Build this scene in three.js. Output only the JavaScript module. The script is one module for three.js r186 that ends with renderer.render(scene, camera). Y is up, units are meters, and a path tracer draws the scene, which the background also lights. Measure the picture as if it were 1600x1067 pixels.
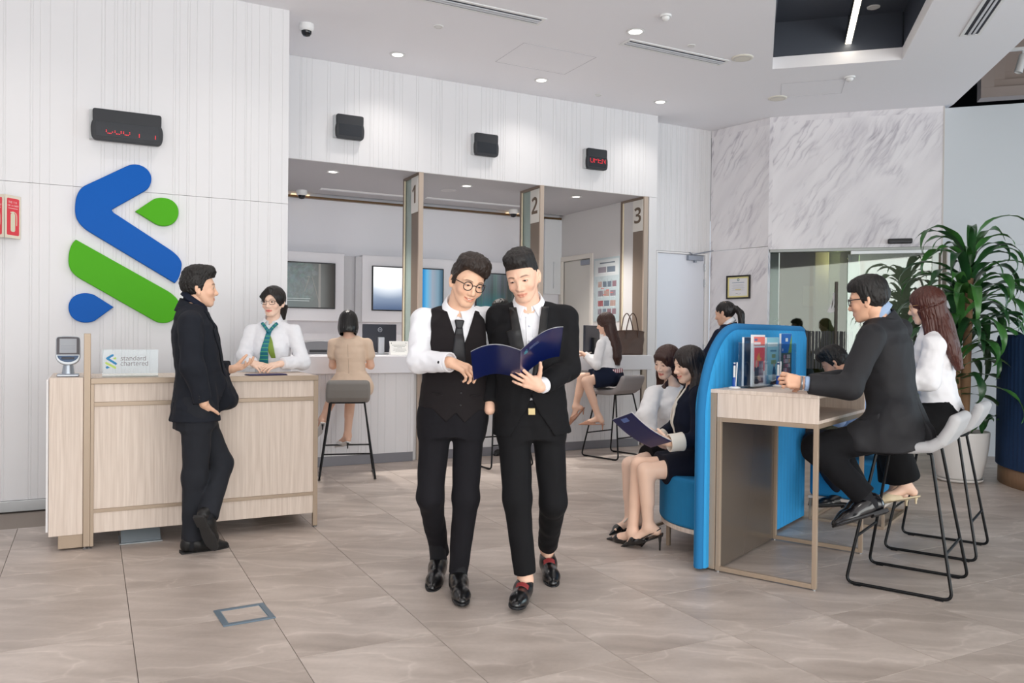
import * as THREE from 'three';
import { RoundedBoxGeometry } from 'three/addons/geometries/RoundedBoxGeometry.js';
import { mergeGeometries } from 'three/addons/utils/BufferGeometryUtils.js';
import { ImprovedNoise } from 'three/addons/math/ImprovedNoise.js';
import { RectAreaLightUniformsLib } from 'three/addons/lights/RectAreaLightUniformsLib.js';

// ------------------------------------------------------------------ camera, sky, lights, exposure
const V = (x, y, z) => new THREE.Vector3(x, y, z);
const scene = new THREE.Scene();
const camera = new THREE.PerspectiveCamera(45.78, 1600 / 1067, 0.1, 80);
camera.position.set(0, 1.35, 0);
camera.rotation.order = 'YXZ';
camera.rotation.set(-0.0100036, -0.47945, 0.0110109);
scene.add(camera);
scene.background = new THREE.Color(0.62, 0.72, 0.85);      // pale overcast sky seen through the shop front
scene.backgroundIntensity = 1.0;
RectAreaLightUniformsLib.init();
const renderer = new THREE.WebGLRenderer({ antialias: true });
renderer.toneMapping = THREE.LinearToneMapping;
renderer.toneMappingExposure = 1.32;
renderer.shadowMap.enabled = true;
function areaLight(w, h, intensity, color, pos, target) {
  const l = new THREE.RectAreaLight(color, intensity, w, h);
  l.position.copy(pos); l.lookAt(target); scene.add(l); return l;
}
// daylight entering through the glazed shop front behind the camera and the window on the right
areaLight(10.5, 3.3, 3.3, 0xfffaf5, V(1.5, 1.75, 3.55), V(1.5, 1.75, -4));
areaLight(5.0, 3.3, 3.6, 0xe8f0ff, V(11.6, 1.75, 0.6), V(4, 1.6, -3.5));
// lamps: every fitting's own light is made with the fitting (downlight, recess_lamp)
const DOWNLIGHT = 1.5, OFFICE_LIGHT = 12, STRIP_LIGHT = 3;
// ------------------------------------------------------------------ helpers
let seed = 12345;
const rnd = () => { seed = (seed * 1664525 + 1013904223) >>> 0; return seed / 4294967296; };
const rr = (a, b) => a + (b - a) * rnd();
const noise = new ImprovedNoise();
const names = {};
function numbered(name) { const k = names[name] = (names[name] ?? -1) + 1; return k ? `${name}_${String(k).padStart(3, '0')}` : name; }
function shadows(o) { o.castShadow = true; o.receiveShadow = true; return o; }
function thing(name, label, category, [x, y, z] = [0, 0, 0], turn = 0, group) {
  const o = new THREE.Group(); o.name = numbered(name); scene.add(o);
  o.position.set(x, y, z); o.rotation.y = turn; o.userData = { label, category };
  if (group) o.userData.group = group;
  return o;
}
function copyOf(root, label, [x, y, z], turn, group) {
  const c = root.clone(); c.name = numbered(root.name.replace(/_\d{3}$/, '')); scene.add(c);
  c.position.set(x, y, z); c.rotation.y = turn; c.userData = { ...root.userData, label };
  if (group) c.userData.group = group;
  return c;
}
function structure(name) { const o = new THREE.Group(); o.name = name; o.userData = { kind: 'structure' }; scene.add(o); return o; }
function part(name, geo, mat, parent, label) {
  const g = Array.isArray(geo) ? merge(geo) : geo;
  const m = shadows(new THREE.Mesh(g, mat)); m.name = name; parent.add(m);
  if (label) m.userData.label = label;
  return m;
}
function solo(name, geo, mat, label, category, pos = [0, 0, 0], turn = 0, group) {
  const m = part(numbered(name), geo, mat, scene); m.position.set(...pos); m.rotation.y = turn;
  m.userData = { label, category }; if (group) m.userData.group = group;
  return m;
}
function merge(list) {
  const gs = list.map((g) => { const h = g.index ? g.toNonIndexed() : g.clone(); for (const k of Object.keys(h.attributes)) if (!['position', 'normal', 'uv'].includes(k)) h.deleteAttribute(k); h.morphAttributes = {}; return h; });
  return mergeGeometries(gs, false);
}
// uv in metres from position and normal (box mapping)
function metric(g, ou = 0, ov = 0) {
  const p = g.attributes.position, n = g.attributes.normal, uv = new Float32Array(p.count * 2);
  for (let i = 0; i < p.count; i++) {
    const ax = Math.abs(n.getX(i)), ay = Math.abs(n.getY(i)), az = Math.abs(n.getZ(i));
    let u, v;
    if (ay > ax && ay > az) { u = p.getX(i); v = p.getZ(i); } else if (ax > az) { u = p.getZ(i); v = p.getY(i); } else { u = p.getX(i); v = p.getY(i); }
    uv[i * 2] = u + ou; uv[i * 2 + 1] = v + ov;
  }
  g.setAttribute('uv', new THREE.BufferAttribute(uv, 2)); return g;
}
// box from its two corners, edges softened by r
function bx(x0, y0, z0, x1, y1, z1, r = 0.002) {
  const w = x1 - x0, h = y1 - y0, d = z1 - z0, m = Math.min(w, h, d);
  const g = r > 0 && m > 2.2 * r ? new RoundedBoxGeometry(w, h, d, 1, r) : new THREE.BoxGeometry(w, h, d);
  g.translate((x0 + x1) / 2, (y0 + y1) / 2, (z0 + z1) / 2); return metric(g, x0 * 0.37 + z0 * 0.71, y0 * 0.53);
}
function cyl(r0, r1, h, x, y, z, seg = 28) { const g = new THREE.CylinderGeometry(r1, r0, h, seg); g.translate(x, y + h / 2, z); return g; }
function lathe(pts, seg = 40) { return new THREE.LatheGeometry(pts.map(([r, y]) => new THREE.Vector2(r, y)), seg); }
function polyPath(pts, corner, n = 6) {
  const out = [pts[0].clone()];
  for (let i = 1; i < pts.length - 1; i++) {
    const a = pts[i - 1], b = pts[i], c = pts[i + 1];
    const da = a.clone().sub(b), dc = c.clone().sub(b), r = Math.min(corner, da.length() * 0.45, dc.length() * 0.45);
    const s = b.clone().addScaledVector(da.normalize(), r), e = b.clone().addScaledVector(dc.normalize(), r);
    for (let k = 0; k <= n; k++) { const t = k / n; out.push(s.clone().multiplyScalar((1 - t) ** 2).addScaledVector(b, 2 * t * (1 - t)).addScaledVector(e, t * t)); }
  }
  out.push(pts[pts.length - 1].clone()); return out;
}
// a tube through points (corners rounded)
function rod(pts, r, corner = 0.03, sides = 8) {
  const P = corner ? polyPath(pts, corner) : pts, pos = [], nor = [], uv = [], idx = [];
  let u = null, len = 0;
  for (let i = 0; i < P.length; i++) {
    const t = P[Math.min(i + 1, P.length - 1)].clone().sub(P[Math.max(i - 1, 0)]).normalize();
    if (!u) u = Math.abs(t.y) < 0.9 ? V(0, 1, 0) : V(1, 0, 0);
    u = u.clone().addScaledVector(t, -u.dot(t)).normalize();
    const w = t.clone().cross(u);
    if (i) len += P[i].distanceTo(P[i - 1]);
    const R = typeof r === 'function' ? r(i / (P.length - 1)) : r;
    for (let k = 0; k <= sides; k++) {
      const a = k / sides * Math.PI * 2, n = u.clone().multiplyScalar(Math.cos(a)).addScaledVector(w, Math.sin(a));
      pos.push(...P[i].clone().addScaledVector(n, R).toArray()); nor.push(...n.toArray()); uv.push(k / sides * 0.1, len);
      if (i && k) { const q = (i - 1) * (sides + 1) + k - 1, s = i * (sides + 1) + k - 1; idx.push(q, q + 1, s, q + 1, s + 1, s); }
    }
  }
  for (const [i, s] of [[0, -1], [P.length - 1, 1]]) {
    const t = P[Math.min(i + 1, P.length - 1)].clone().sub(P[Math.max(i - 1, 0)]).normalize().multiplyScalar(s), c = pos.length / 3;
    pos.push(...P[i].toArray()); nor.push(...t.toArray()); uv.push(0, 0);
    for (let k = 0; k <= sides; k++) { const o = (i * (sides + 1) + k) * 3; pos.push(pos[o], pos[o + 1], pos[o + 2]); nor.push(...t.toArray()); uv.push(0, 0); }
    for (let k = 1; k <= sides; k++) s > 0 ? idx.push(c, c + k, c + k + 1) : idx.push(c, c + k + 1, c + k);
  }
  const g = new THREE.BufferGeometry();
  g.setAttribute('position', new THREE.Float32BufferAttribute(pos, 3)); g.setAttribute('normal', new THREE.Float32BufferAttribute(nor, 3)); g.setAttribute('uv', new THREE.Float32BufferAttribute(uv, 2)); g.setIndex(idx);
  return g;
}
function shapeOf(pts) { const s = new THREE.Shape(); pts.forEach(([x, y], i) => i ? s.lineTo(x, y) : s.moveTo(x, y)); s.closePath(); return s; }
function extrude(shape, depth, bevel = 0, curveSegments = 16) {
  return new THREE.ExtrudeGeometry(shape, { depth, bevelEnabled: bevel > 0, bevelSize: bevel, bevelThickness: bevel, bevelOffset: -bevel, bevelSegments: 3, curveSegments });
}
function plate(x0, y0, x1, y1, z) { const g = new THREE.PlaneGeometry(x1 - x0, y1 - y0); g.translate((x0 + x1) / 2, (y0 + y1) / 2, z); return g; }
function picture(w, h, draw) {
  const c = document.createElement('canvas'); c.width = w; c.height = h; draw(c.getContext('2d'), w, h);
  const t = new THREE.CanvasTexture(c); t.colorSpace = THREE.SRGBColorSpace; t.anisotropy = 8; return t;
}
// tileable-ish noise texture
function field(w, h, f, srgb = true) {
  const d = new Uint8Array(w * h * 4);
  for (let y = 0; y < h; y++) for (let x = 0; x < w; x++) { const c = f(x / w, y / h); const o = (y * w + x) * 4; d[o] = c[0]; d[o + 1] = c[1]; d[o + 2] = c[2]; d[o + 3] = 255; }
  const t = new THREE.DataTexture(d, w, h); t.wrapS = t.wrapT = THREE.RepeatWrapping; t.magFilter = THREE.LinearFilter; t.minFilter = THREE.LinearMipmapLinearFilter; t.generateMipmaps = true;
  if (srgb) t.colorSpace = THREE.SRGBColorSpace; t.needsUpdate = true; return t;
}
function fbm(x, y, z, oct = 4) { let s = 0, a = 0.5; for (let i = 0; i < oct; i++) { s += a * noise.noise(x, y, z); x *= 2.03; y *= 2.03; z += 7.3; a *= 0.5; } return s; }
const clamp = (x, a = 0, b = 1) => Math.min(b, Math.max(a, x));
const lerp = (a, b, t) => a + (b - a) * t;
const sstep = (a, b, x) => { const t = clamp((x - a) / (b - a)); return t * t * (3 - 2 * t); };

// ------------------------------------------------------------------ materials
const std = (color, roughness = 0.6, extra = {}) => new THREE.MeshStandardMaterial({ color, roughness, ...extra });
const phys = (color, roughness = 0.6, extra = {}) => new THREE.MeshPhysicalMaterial({ color, roughness, ...extra });
const glow = (color, k) => new THREE.MeshStandardMaterial({ color: 0x111111, emissive: color, emissiveIntensity: k, roughness: 0.5 });
function rep(t, s, q = s) { const c = t.clone(); c.repeat.set(s, q); c.needsUpdate = true; return c; }
const mottle = field(256, 256, (x, y) => { const v = 128 + 90 * fbm(x * 24, y * 24, 3, 3); return [v, v, v]; }, false);
const oakTex = field(512, 1024, (x, y) => {
  const warp = 0.05 * fbm(x * 5, y * 1.1, 1, 3), g = fbm((x + warp) * 60, y * 2.2, 2, 3), ring = Math.sin((x * 9 + 1.6 * fbm(x * 4, y * 1.6, 9, 3)) * 9);
  const fine = fbm(x * 220, y * 7, 4, 2), v = 0.5 * g + 0.07 * ring + 0.35 * fine;
  return [221 + 40 * v, 205 + 44 * v, 192 + 46 * v];
});
const oak = std(0xffffff, 0.55, { map: rep(oakTex, 1.4, 0.8), bumpMap: rep(oakTex, 1.4, 0.8), bumpScale: 0.0004 });
const stoneTex = field(768, 768, (x, y) => {
  const a = 0.45, u = x * Math.cos(a) + y * Math.sin(a), w = -x * Math.sin(a) + y * Math.cos(a);
  const q = fbm(x * 3, y * 3, 5, 4), streak = fbm(u * 3 + q, w * 15 + 1.5 * q, 1, 5), blot = fbm(x * 2.2, y * 2.2, 12, 4), vein = Math.pow(1 - Math.min(1, Math.abs(fbm(u * 2.4 + 0.6 * q, w * 7 + q, 21, 4)) * 6), 6);
  const v = 0.7 * streak + 0.6 * blot + 0.3 * vein + 0.12 * fbm(x * 90, y * 90, 30, 2);
  return [184 + 54 * v, 171 + 54 * v, 162 + 54 * v];
});
const floorTile = std(0xffffff, 0.42, { map: rep(stoneTex, 0.5), bumpMap: rep(stoneTex, 0.5), bumpScale: 0.0006 });
const grout = std(0x948a82, 0.9);
const white = std(0xf1f0f1, 0.55);
const panelWhite = std(0xe8e7e9, 0.42, { bumpMap: rep(mottle, 3), bumpScale: 0.0002 });
const ceilingPaint = std(0xf5f4f8, 0.85, { bumpMap: rep(mottle, 2), bumpScale: 0.0003 });
const paint = std(0xdcdce2, 0.7, { bumpMap: rep(mottle, 2), bumpScale: 0.0003 });
const taupe = std(0xab9885, 0.4, { metalness: 0.25 });
const taupeDark = std(0x86776a, 0.45, { metalness: 0.2 });
const steel = std(0xbfc1c4, 0.28, { metalness: 0.9 });
const black = std(0x15161a, 0.45);
const blackMetal = std(0x17181a, 0.38, { metalness: 0.5 });
const greyPlastic = std(0xb9bcc2, 0.4);
const whitePlastic = std(0xeeeeee, 0.4);
const glass = phys(0xe4f3ee, 0.02, { transmission: 1, thickness: 0, ior: 1.5, side: THREE.DoubleSide });
const glassGreen = phys(0xcfe6dd, 0.05, { transmission: 1, thickness: 0, ior: 1.5, side: THREE.DoubleSide });
const acrylic = phys(0xf2f6f8, 0.04, { transmission: 1, thickness: 0, ior: 1.45, side: THREE.DoubleSide });
const marbleTex = field(768, 768, (x, y) => {
  const a = 1.0, u = x * Math.cos(a) + y * Math.sin(a), w = -x * Math.sin(a) + y * Math.cos(a), q = fbm(x * 7, y * 7, 2, 4);
  const s1 = Math.pow(1 - Math.min(1, Math.abs(fbm(u * 4, w * 22 + 0.8 * q, 1, 4)) * 5), 4), s2 = Math.pow(1 - Math.min(1, Math.abs(fbm(u * 8, w * 55 + 1.2 * q, 8, 4)) * 5), 5);
  const mask = sstep(-0.2, 0.3, fbm(x * 8, y * 8, 17, 3)), v = s1 * 0.55 * mask + s2 * 0.6 * mask + 0.3 * fbm(u * 6, w * 24, 30, 4);
  return [238 - 62 * v, 235 - 64 * v, 238 - 58 * v];
});
const marble = std(0xffffff, 0.2, { map: rep(marbleTex, 0.19) });
const weave = field(256, 256, (x, y) => { const v = 128 + 50 * Math.sin(x * Math.PI * 64) * Math.sin(y * Math.PI * 64) + 60 * fbm(x * 40, y * 40, 2, 2); return [v, v, v]; }, false);
const blueFabric = std(0x2b97d3, 0.85, { bumpMap: rep(weave, 4), bumpScale: 0.0006 });
const blueDark = std(0x1a74ac, 0.85, { bumpMap: rep(weave, 4), bumpScale: 0.0006 });
const greyFabric = std(0x8d8985, 0.9, { bumpMap: rep(weave, 6), bumpScale: 0.0006 });
const lightFabric = std(0xb9b9bb, 0.9, { bumpMap: rep(weave, 6), bumpScale: 0.0006 });
// ------------------------------------------------------------------ implicit surfaces, meshed by surface nets
const smin = (a, b, k) => { const h = Math.max(k - Math.abs(a - b), 0) / k; return Math.min(a, b) - h * h * k * 0.25; };
const smax = (a, b, k) => -smin(-a, -b, k);
// tapered capsule between joints
function cone(a, b, ra, rb = ra) {
  const ax = a.x, ay = a.y, az = a.z, dx = b.x - ax, dy = b.y - ay, dz = b.z - az, q = 1 / Math.max(1e-9, dx * dx + dy * dy + dz * dz);
  return (x, y, z) => {
    const px = x - ax, py = y - ay, pz = z - az; let t = (px * dx + py * dy + pz * dz) * q; t = t < 0 ? 0 : t > 1 ? 1 : t;
    const ex = px - t * dx, ey = py - t * dy, ez = pz - t * dz; return Math.sqrt(ex * ex + ey * ey + ez * ez) - (ra + (rb - ra) * t);
  };
}
const ball = (c, r) => (x, y, z) => Math.hypot(x - c.x, y - c.y, z - c.z) - r;
// ellipsoid in a frame {o, x, y, z}
function egg(f, c, r) {
  const o = at(f, c);
  return (X, Y, Z) => {
    const px = X - o.x, py = Y - o.y, pz = Z - o.z;
    const a = (px * f.x.x + py * f.x.y + pz * f.x.z), b = (px * f.y.x + py * f.y.y + pz * f.y.z), d = (px * f.z.x + py * f.z.y + pz * f.z.z);
    const k0 = Math.hypot(a / r[0], b / r[1], d / r[2]), k1 = Math.hypot(a / r[0] ** 2, b / r[1] ** 2, d / r[2] ** 2);
    return k1 < 1e-6 ? -Math.min(...r) : k0 * (k0 - 1) / k1;
  };
}
// rounded box in a frame
function slab(f, c, h, r = 0.01) {
  const o = at(f, c);
  return (X, Y, Z) => {
    const px = X - o.x, py = Y - o.y, pz = Z - o.z;
    const a = Math.abs(px * f.x.x + py * f.x.y + pz * f.x.z) - h[0] + r, b = Math.abs(px * f.y.x + py * f.y.y + pz * f.y.z) - h[1] + r, d = Math.abs(px * f.z.x + py * f.z.y + pz * f.z.z) - h[2] + r;
    return Math.hypot(Math.max(a, 0), Math.max(b, 0), Math.max(d, 0)) + Math.min(0, Math.max(a, b, d)) - r;
  };
}
const half = (p, n) => (x, y, z) => (x - p.x) * n.x + (y - p.y) * n.y + (z - p.z) * n.z;   // negative behind the plane
// union with blending; entries may be f or [f, k]
function blend(k, ...fs) { const L = fs.flat().filter(Boolean); return (x, y, z) => { let d = L[0](x, y, z); for (let i = 1; i < L.length; i++) d = smin(d, L[i](x, y, z), k); return d; }; }
const cut = (f, c, k = 0.006) => (x, y, z) => smax(f(x, y, z), -c(x, y, z), k);
const keep = (f, c, k = 0.006) => (x, y, z) => smax(f(x, y, z), c(x, y, z), k);
const grow = (f, r) => (x, y, z) => f(x, y, z) - r;
// a body frame: x = the figure's left, y = up, z = forward
function frame(o, up, fwd) { const y = up.clone().normalize(), x = y.clone().cross(fwd).normalize(), z = x.clone().cross(y); return { o, x, y, z }; }
const at = (f, [a, b, c]) => f.o.clone().addScaledVector(f.x, a).addScaledVector(f.y, b).addScaledVector(f.z, c);
const local = (f, x, y, z) => { const a = x - f.o.x, b = y - f.o.y, c = z - f.o.z; return [a * f.x.x + b * f.x.y + c * f.x.z, a * f.y.x + b * f.y.y + c * f.y.z, a * f.z.x + b * f.z.y + c * f.z.z]; };
// cloth folds: shallow ridges
const folds = (f, amp, s, off = 0, stretch = [1, 1, 1]) => (x, y, z) => { const d = f(x, y, z); return Math.abs(d) > 0.05 ? d : d - amp * (noise.noise(x * s * stretch[0] + off, y * s * stretch[1], z * s * stretch[2]) + 0.5 * noise.noise(x * s * 2.1, y * s * 2.1 * stretch[1] + off, z * s * 2.1)); };
function net(f, lo, hi, h) {
  const nx = Math.ceil((hi.x - lo.x) / h) + 1, ny = Math.ceil((hi.y - lo.y) / h) + 1, nz = Math.ceil((hi.z - lo.z) / h) + 1;
  const F = new Float32Array(nx * ny * nz), B = 6, R = B * h * 0.5 * 1.7321 * 1.3 + h;
  for (let bz = 0; bz < nz; bz += B) for (let by = 0; by < ny; by += B) for (let bx_ = 0; bx_ < nx; bx_ += B) {
    const d = f(lo.x + (bx_ + B / 2 - 0.5) * h, lo.y + (by + B / 2 - 0.5) * h, lo.z + (bz + B / 2 - 0.5) * h), fill = Math.abs(d) > R;
    for (let k = bz; k < Math.min(bz + B, nz); k++) for (let j = by; j < Math.min(by + B, ny); j++) for (let i = bx_, q = (k * ny + j) * nx; i < Math.min(bx_ + B, nx); i++)
      F[q + i] = fill ? d : f(lo.x + i * h, lo.y + j * h, lo.z + k * h);
  }
  const id = new Int32Array(nx * ny * nz).fill(-1), pos = [], idx = [], sx = 1, sy = nx, sz = nx * ny;
  const E = [[0, sx], [sy, sy + sx], [sz, sz + sx], [sy + sz, sy + sz + sx], [0, sy], [sx, sx + sy], [sz, sz + sy], [sx + sz, sx + sz + sy], [0, sz], [sx, sx + sz], [sy, sy + sz], [sx + sy, sx + sy + sz]];
  const off = (q) => [q % nx, Math.floor(q / nx) % ny, Math.floor(q / sz)];
  const EO = E.map(([a, b]) => [off(a), off(b)]);
  for (let k = 0; k < nz - 1; k++) for (let j = 0; j < ny - 1; j++) for (let i = 0; i < nx - 1; i++) {
    const q = (k * ny + j) * nx + i, s = F[q] < 0;
    if ((F[q + sx] < 0) === s && (F[q + sy] < 0) === s && (F[q + sz] < 0) === s && (F[q + sx + sy] < 0) === s && (F[q + sx + sz] < 0) === s && (F[q + sy + sz] < 0) === s && (F[q + sx + sy + sz] < 0) === s) continue;
    let n = 0, X = 0, Y = 0, Z = 0;
    for (let e = 0; e < 12; e++) {
      const a = F[q + E[e][0]], b = F[q + E[e][1]]; if ((a < 0) === (b < 0)) continue;
      const t = a / (a - b), A = EO[e][0], C = EO[e][1]; n++; X += A[0] + (C[0] - A[0]) * t; Y += A[1] + (C[1] - A[1]) * t; Z += A[2] + (C[2] - A[2]) * t;
    }
    id[q] = pos.length / 3; pos.push(lo.x + (i + X / n) * h, lo.y + (j + Y / n) * h, lo.z + (k + Z / n) * h);
  }
  for (let k = 1; k < nz - 1; k++) for (let j = 1; j < ny - 1; j++) for (let i = 1; i < nx - 1; i++) {
    const q = (k * ny + j) * nx + i, s = F[q] < 0;
    for (const [d, u, v] of [[sx, sy, sz], [sy, sz, sx], [sz, sx, sy]]) {
      if ((F[q + d] < 0) === s) continue;
      const a = id[q - u - v], b = id[q - v], c = id[q], e = id[q - u]; if (a < 0 || b < 0 || c < 0 || e < 0) continue;
      s ? idx.push(a, b, c, a, c, e) : idx.push(a, c, b, a, e, c);
    }
  }
  // settle onto the surface, normals from the gradient
  const nor = new Float32Array(pos.length), g = 0.35 * h;
  for (let i = 0; i < pos.length; i += 3) {
    let x = pos[i], y = pos[i + 1], z = pos[i + 2];
    let a = f(x + g, y, z) - f(x - g, y, z), b = f(x, y + g, z) - f(x, y - g, z), c = f(x, y, z + g) - f(x, y, z - g), l = Math.hypot(a, b, c) || 1;
    const d = clamp(f(x, y, z), -h * 0.5, h * 0.5);
    pos[i] = x - a / l * d; pos[i + 1] = y - b / l * d; pos[i + 2] = z - c / l * d; nor[i] = a / l; nor[i + 1] = b / l; nor[i + 2] = c / l;
  }
  const G = new THREE.BufferGeometry();
  G.setAttribute('position', new THREE.Float32BufferAttribute(pos, 3)); G.setAttribute('normal', new THREE.BufferAttribute(nor, 3)); G.setIndex(idx);
  const uv = new Float32Array(pos.length / 3 * 2);
  for (let i = 0; i < pos.length / 3; i++) { uv[2 * i] = pos[3 * i] + 0.7 * pos[3 * i + 2]; uv[2 * i + 1] = pos[3 * i + 1] + 0.25 * pos[3 * i + 2] - 0.2 * pos[3 * i]; }
  G.setAttribute('uv', new THREE.BufferAttribute(uv, 2)); return G;
}
// bounds of joints plus a margin
function around(pts, m) { const b = new THREE.Box3().setFromPoints(pts); return [b.min.subScalar(m), b.max.addScalar(m)]; }
// ------------------------------------------------------------------ the setting
const CEIL = 4.05, SOFFIT = 3.047;
// vertical board with V grooves at the given x, front face at z = 0, going back
function grooved(x0, x1, y0, y1, grooves, depth = 0.03, gw = 0.0055, gd = 0.0035) {
  const p = [[x0, 0]];
  for (const g of grooves.filter((g) => g > x0 + 0.02 && g < x1 - 0.02)) p.push([g - gw / 2, 0], [g - gw / 4, gd], [g + gw / 4, gd], [g + gw / 2, 0]);
  p.push([x1, 0], [x1, depth], [x0, depth]);
  const g = extrude(shapeOf(p), y1 - y0, 0); g.rotateX(-Math.PI / 2); g.translate(0, y0, 0);
  return metric(g);
}
{
  // floor: stone tiles on a screed
  const f = structure('floor');
  part('screed', bx(-4.2, -0.12, -10.4, 13, -0.012, 4.2, 0), grout, f);
  const T = 0.6, gap = 0.0025, geos = [];
  for (let k = 0; k < 9; k++) {
    const g = new RoundedBoxGeometry(T - gap, 0.012, T - gap, 1, 0.0012); metric(g, 0.34 + 0.65 * (k % 3), 0.34 + 0.65 * Math.floor(k / 3));
    geos.push(g);
  }
  for (let i = -2; i < 16; i++) for (let j = 0; j < 18; j++) {
    const x = 0.166 + T * i + T / 2, z = -2.153 - T * j + T / 2;
    if (z < -8.3 || (x < 1.47 && z < -6.95 + 0.3) || x > 9.6) continue;
    if (x > 7.3 && x + z > 0.8 && z < -3 && x - 7.4 > z + 7.9) continue;
    const t = part('tile', geos[Math.floor(rnd() * 9)], floorTile, f); t.position.set(x, -0.006, z);
  }
  part('floor_slab', [bx(-4.2, -0.012, -1.55, 13, -0.0005, 4.2, 0), bx(-4.2, -0.012, -8.1, -1.05, -0.0005, -1.55, 0), bx(9.77, -0.012, -8.1, 13, -0.0005, -1.55, 0), bx(1.4, -0.012, -10.4, 9.6, -0.0005, -8.35, 0)], floorTile, f);
}
{
  // ceiling with the square recess, open along a slanted edge on the right
  const c = structure('ceiling');
  const s = shapeOf([[-4.2, -4.2], [2.9, -4.2], [3.6, 0], [7.419, 4.364], [8.817, 5.972], [8.9, 6.1], [8.9, 8.6], [1.4, 8.6], [-4.2, 7.2]]);
  const R0 = [6.094, 6.08], R1 = [6.97, 5.257], R3 = [4.266, 4.21], R2 = [5.142, 3.387];
  const hole = new THREE.Path(); hole.moveTo(...R0); hole.lineTo(...R1); hole.lineTo(...R2); hole.lineTo(...R3); hole.closePath(); s.holes.push(hole);
  const g = extrude(s, 0.12); g.rotateX(-Math.PI / 2); g.translate(0, CEIL, 0);
  part('ceiling_board', metric(g), ceilingPaint, c);
  // raised black box over the recess
  const u = V(R1[0] - R0[0], 0, -(R1[1] - R0[1])), w = V(R3[0] - R0[0], 0, -(R3[1] - R0[1])), o = V(R0[0], 0, -R0[1]);
  const bm = std(0x484e5a, 0.5), ru = Math.atan2(-u.z, u.x), L = u.length(), W = w.length();
  const mk = (a, b, y0, y1) => { const q = new THREE.BoxGeometry(Math.max(0.02, Math.abs(a[1] - a[0])), y1 - y0, Math.max(0.02, Math.abs(b[1] - b[0]))); q.translate((a[0] + a[1]) / 2, (y0 + y1) / 2, (b[0] + b[1]) / 2); return q; };
  const box = merge([mk([-0.02, L + 0.02], [-0.02, W + 0.02], 4.52, 4.56), mk([-0.03, -0.01], [0, W], 4.17, 4.52), mk([L + 0.01, L + 0.03], [0, W], 4.17, 4.52), mk([0, L], [-0.03, -0.01], 4.17, 4.52), mk([0, L], [W + 0.01, W + 0.03], 4.17, 4.52)]);
  box.rotateY(ru); box.translate(o.x, 0, o.z);
  part('recess_box', metric(box), bm, c);
  // upper void beyond the slanted edge
  part('void_ceiling', bx(2.5, 6.2, -14, 15, 6.3, 4.2, 0), std(0x0c0d10, 0.9), c);
  const e = shapeOf([[3.6, 0], [7.419, 4.364], [8.817, 5.972], [8.837, 5.955], [7.439, 4.347], [3.62, -0.02]]);
  const eg = extrude(e, 0.75); eg.rotateX(-Math.PI / 2); eg.translate(0, CEIL + 0.12, 0); part('void_edge', eg, std(0x101216, 0.9), c);
  part('void_wall', [bx(2.5, 4.18, -14.1, 15, 6.3, -14, 0), bx(15, 4.0, -14, 15.1, 6.3, 4.2, 0), bx(2.4, 4.18, -14, 2.5, 6.3, 4.2, 0), bx(6.2, 3.9, -14, 15, 4.0, -8.45, 0)], std(0x0c0d10, 0.9), c);
  // faint access hatch lines
  const hatch = (pts) => { const gs = []; for (let i = 0; i < 4; i++) { const a = pts[i], b = pts[(i + 1) % 4]; gs.push(rod([V(a[0], CEIL - 0.0005, a[1]), V(b[0], CEIL - 0.0005, b[1])], 0.0022, 0, 4)); } part('access_hatch', gs, std(0xc9c9ce, 0.8), c); };
  hatch([[3.55, -7.25], [3.55, -6.65], [4.35, -6.65], [4.35, -7.25]]); hatch([[6.9, -6.75], [7.35, -6.3], [6.98, -5.93], [6.53, -6.38]]);
}
{
  const gx = [-0.579, -0.566, -0.41, -0.394, -0.348, -0.284, -0.131, -0.11, 0.057, 0.079, 0.143, 0.164, 0.203, 0.229, 0.255, 0.288, 0.321, 0.383, 0.406, 0.564, 0.58, 0.609, 0.667, 0.683, 0.737, 0.836, 0.855, 1.012, 1.036, 1.11, 1.122, 1.159, 1.221, 1.302, 1.317, 1.412];
  for (let x = -0.7; x > -4; x -= rr(0.02, 0.12)) gx.unshift(x);
  const w = structure('wall_left');
  const a = part('upper_panel', grooved(-4.1, 1.466, 2.424, CEIL, gx), panelWhite, w); a.position.z = -6.95;
  const b = part('lower_panel', grooved(-4.1, 1.466, 0.082, 2.421, gx), panelWhite, w); b.position.z = -6.95;
  part('wall_core', bx(-4.1, 0, -10.2, 1.464, CEIL, -6.975, 0), paint, w);
  const s = structure('baseboard_left'); part('skirting', bx(-4.1, 0, -6.95, 1.466, 0.08, -6.935, 0.002), steel, s);
}
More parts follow.
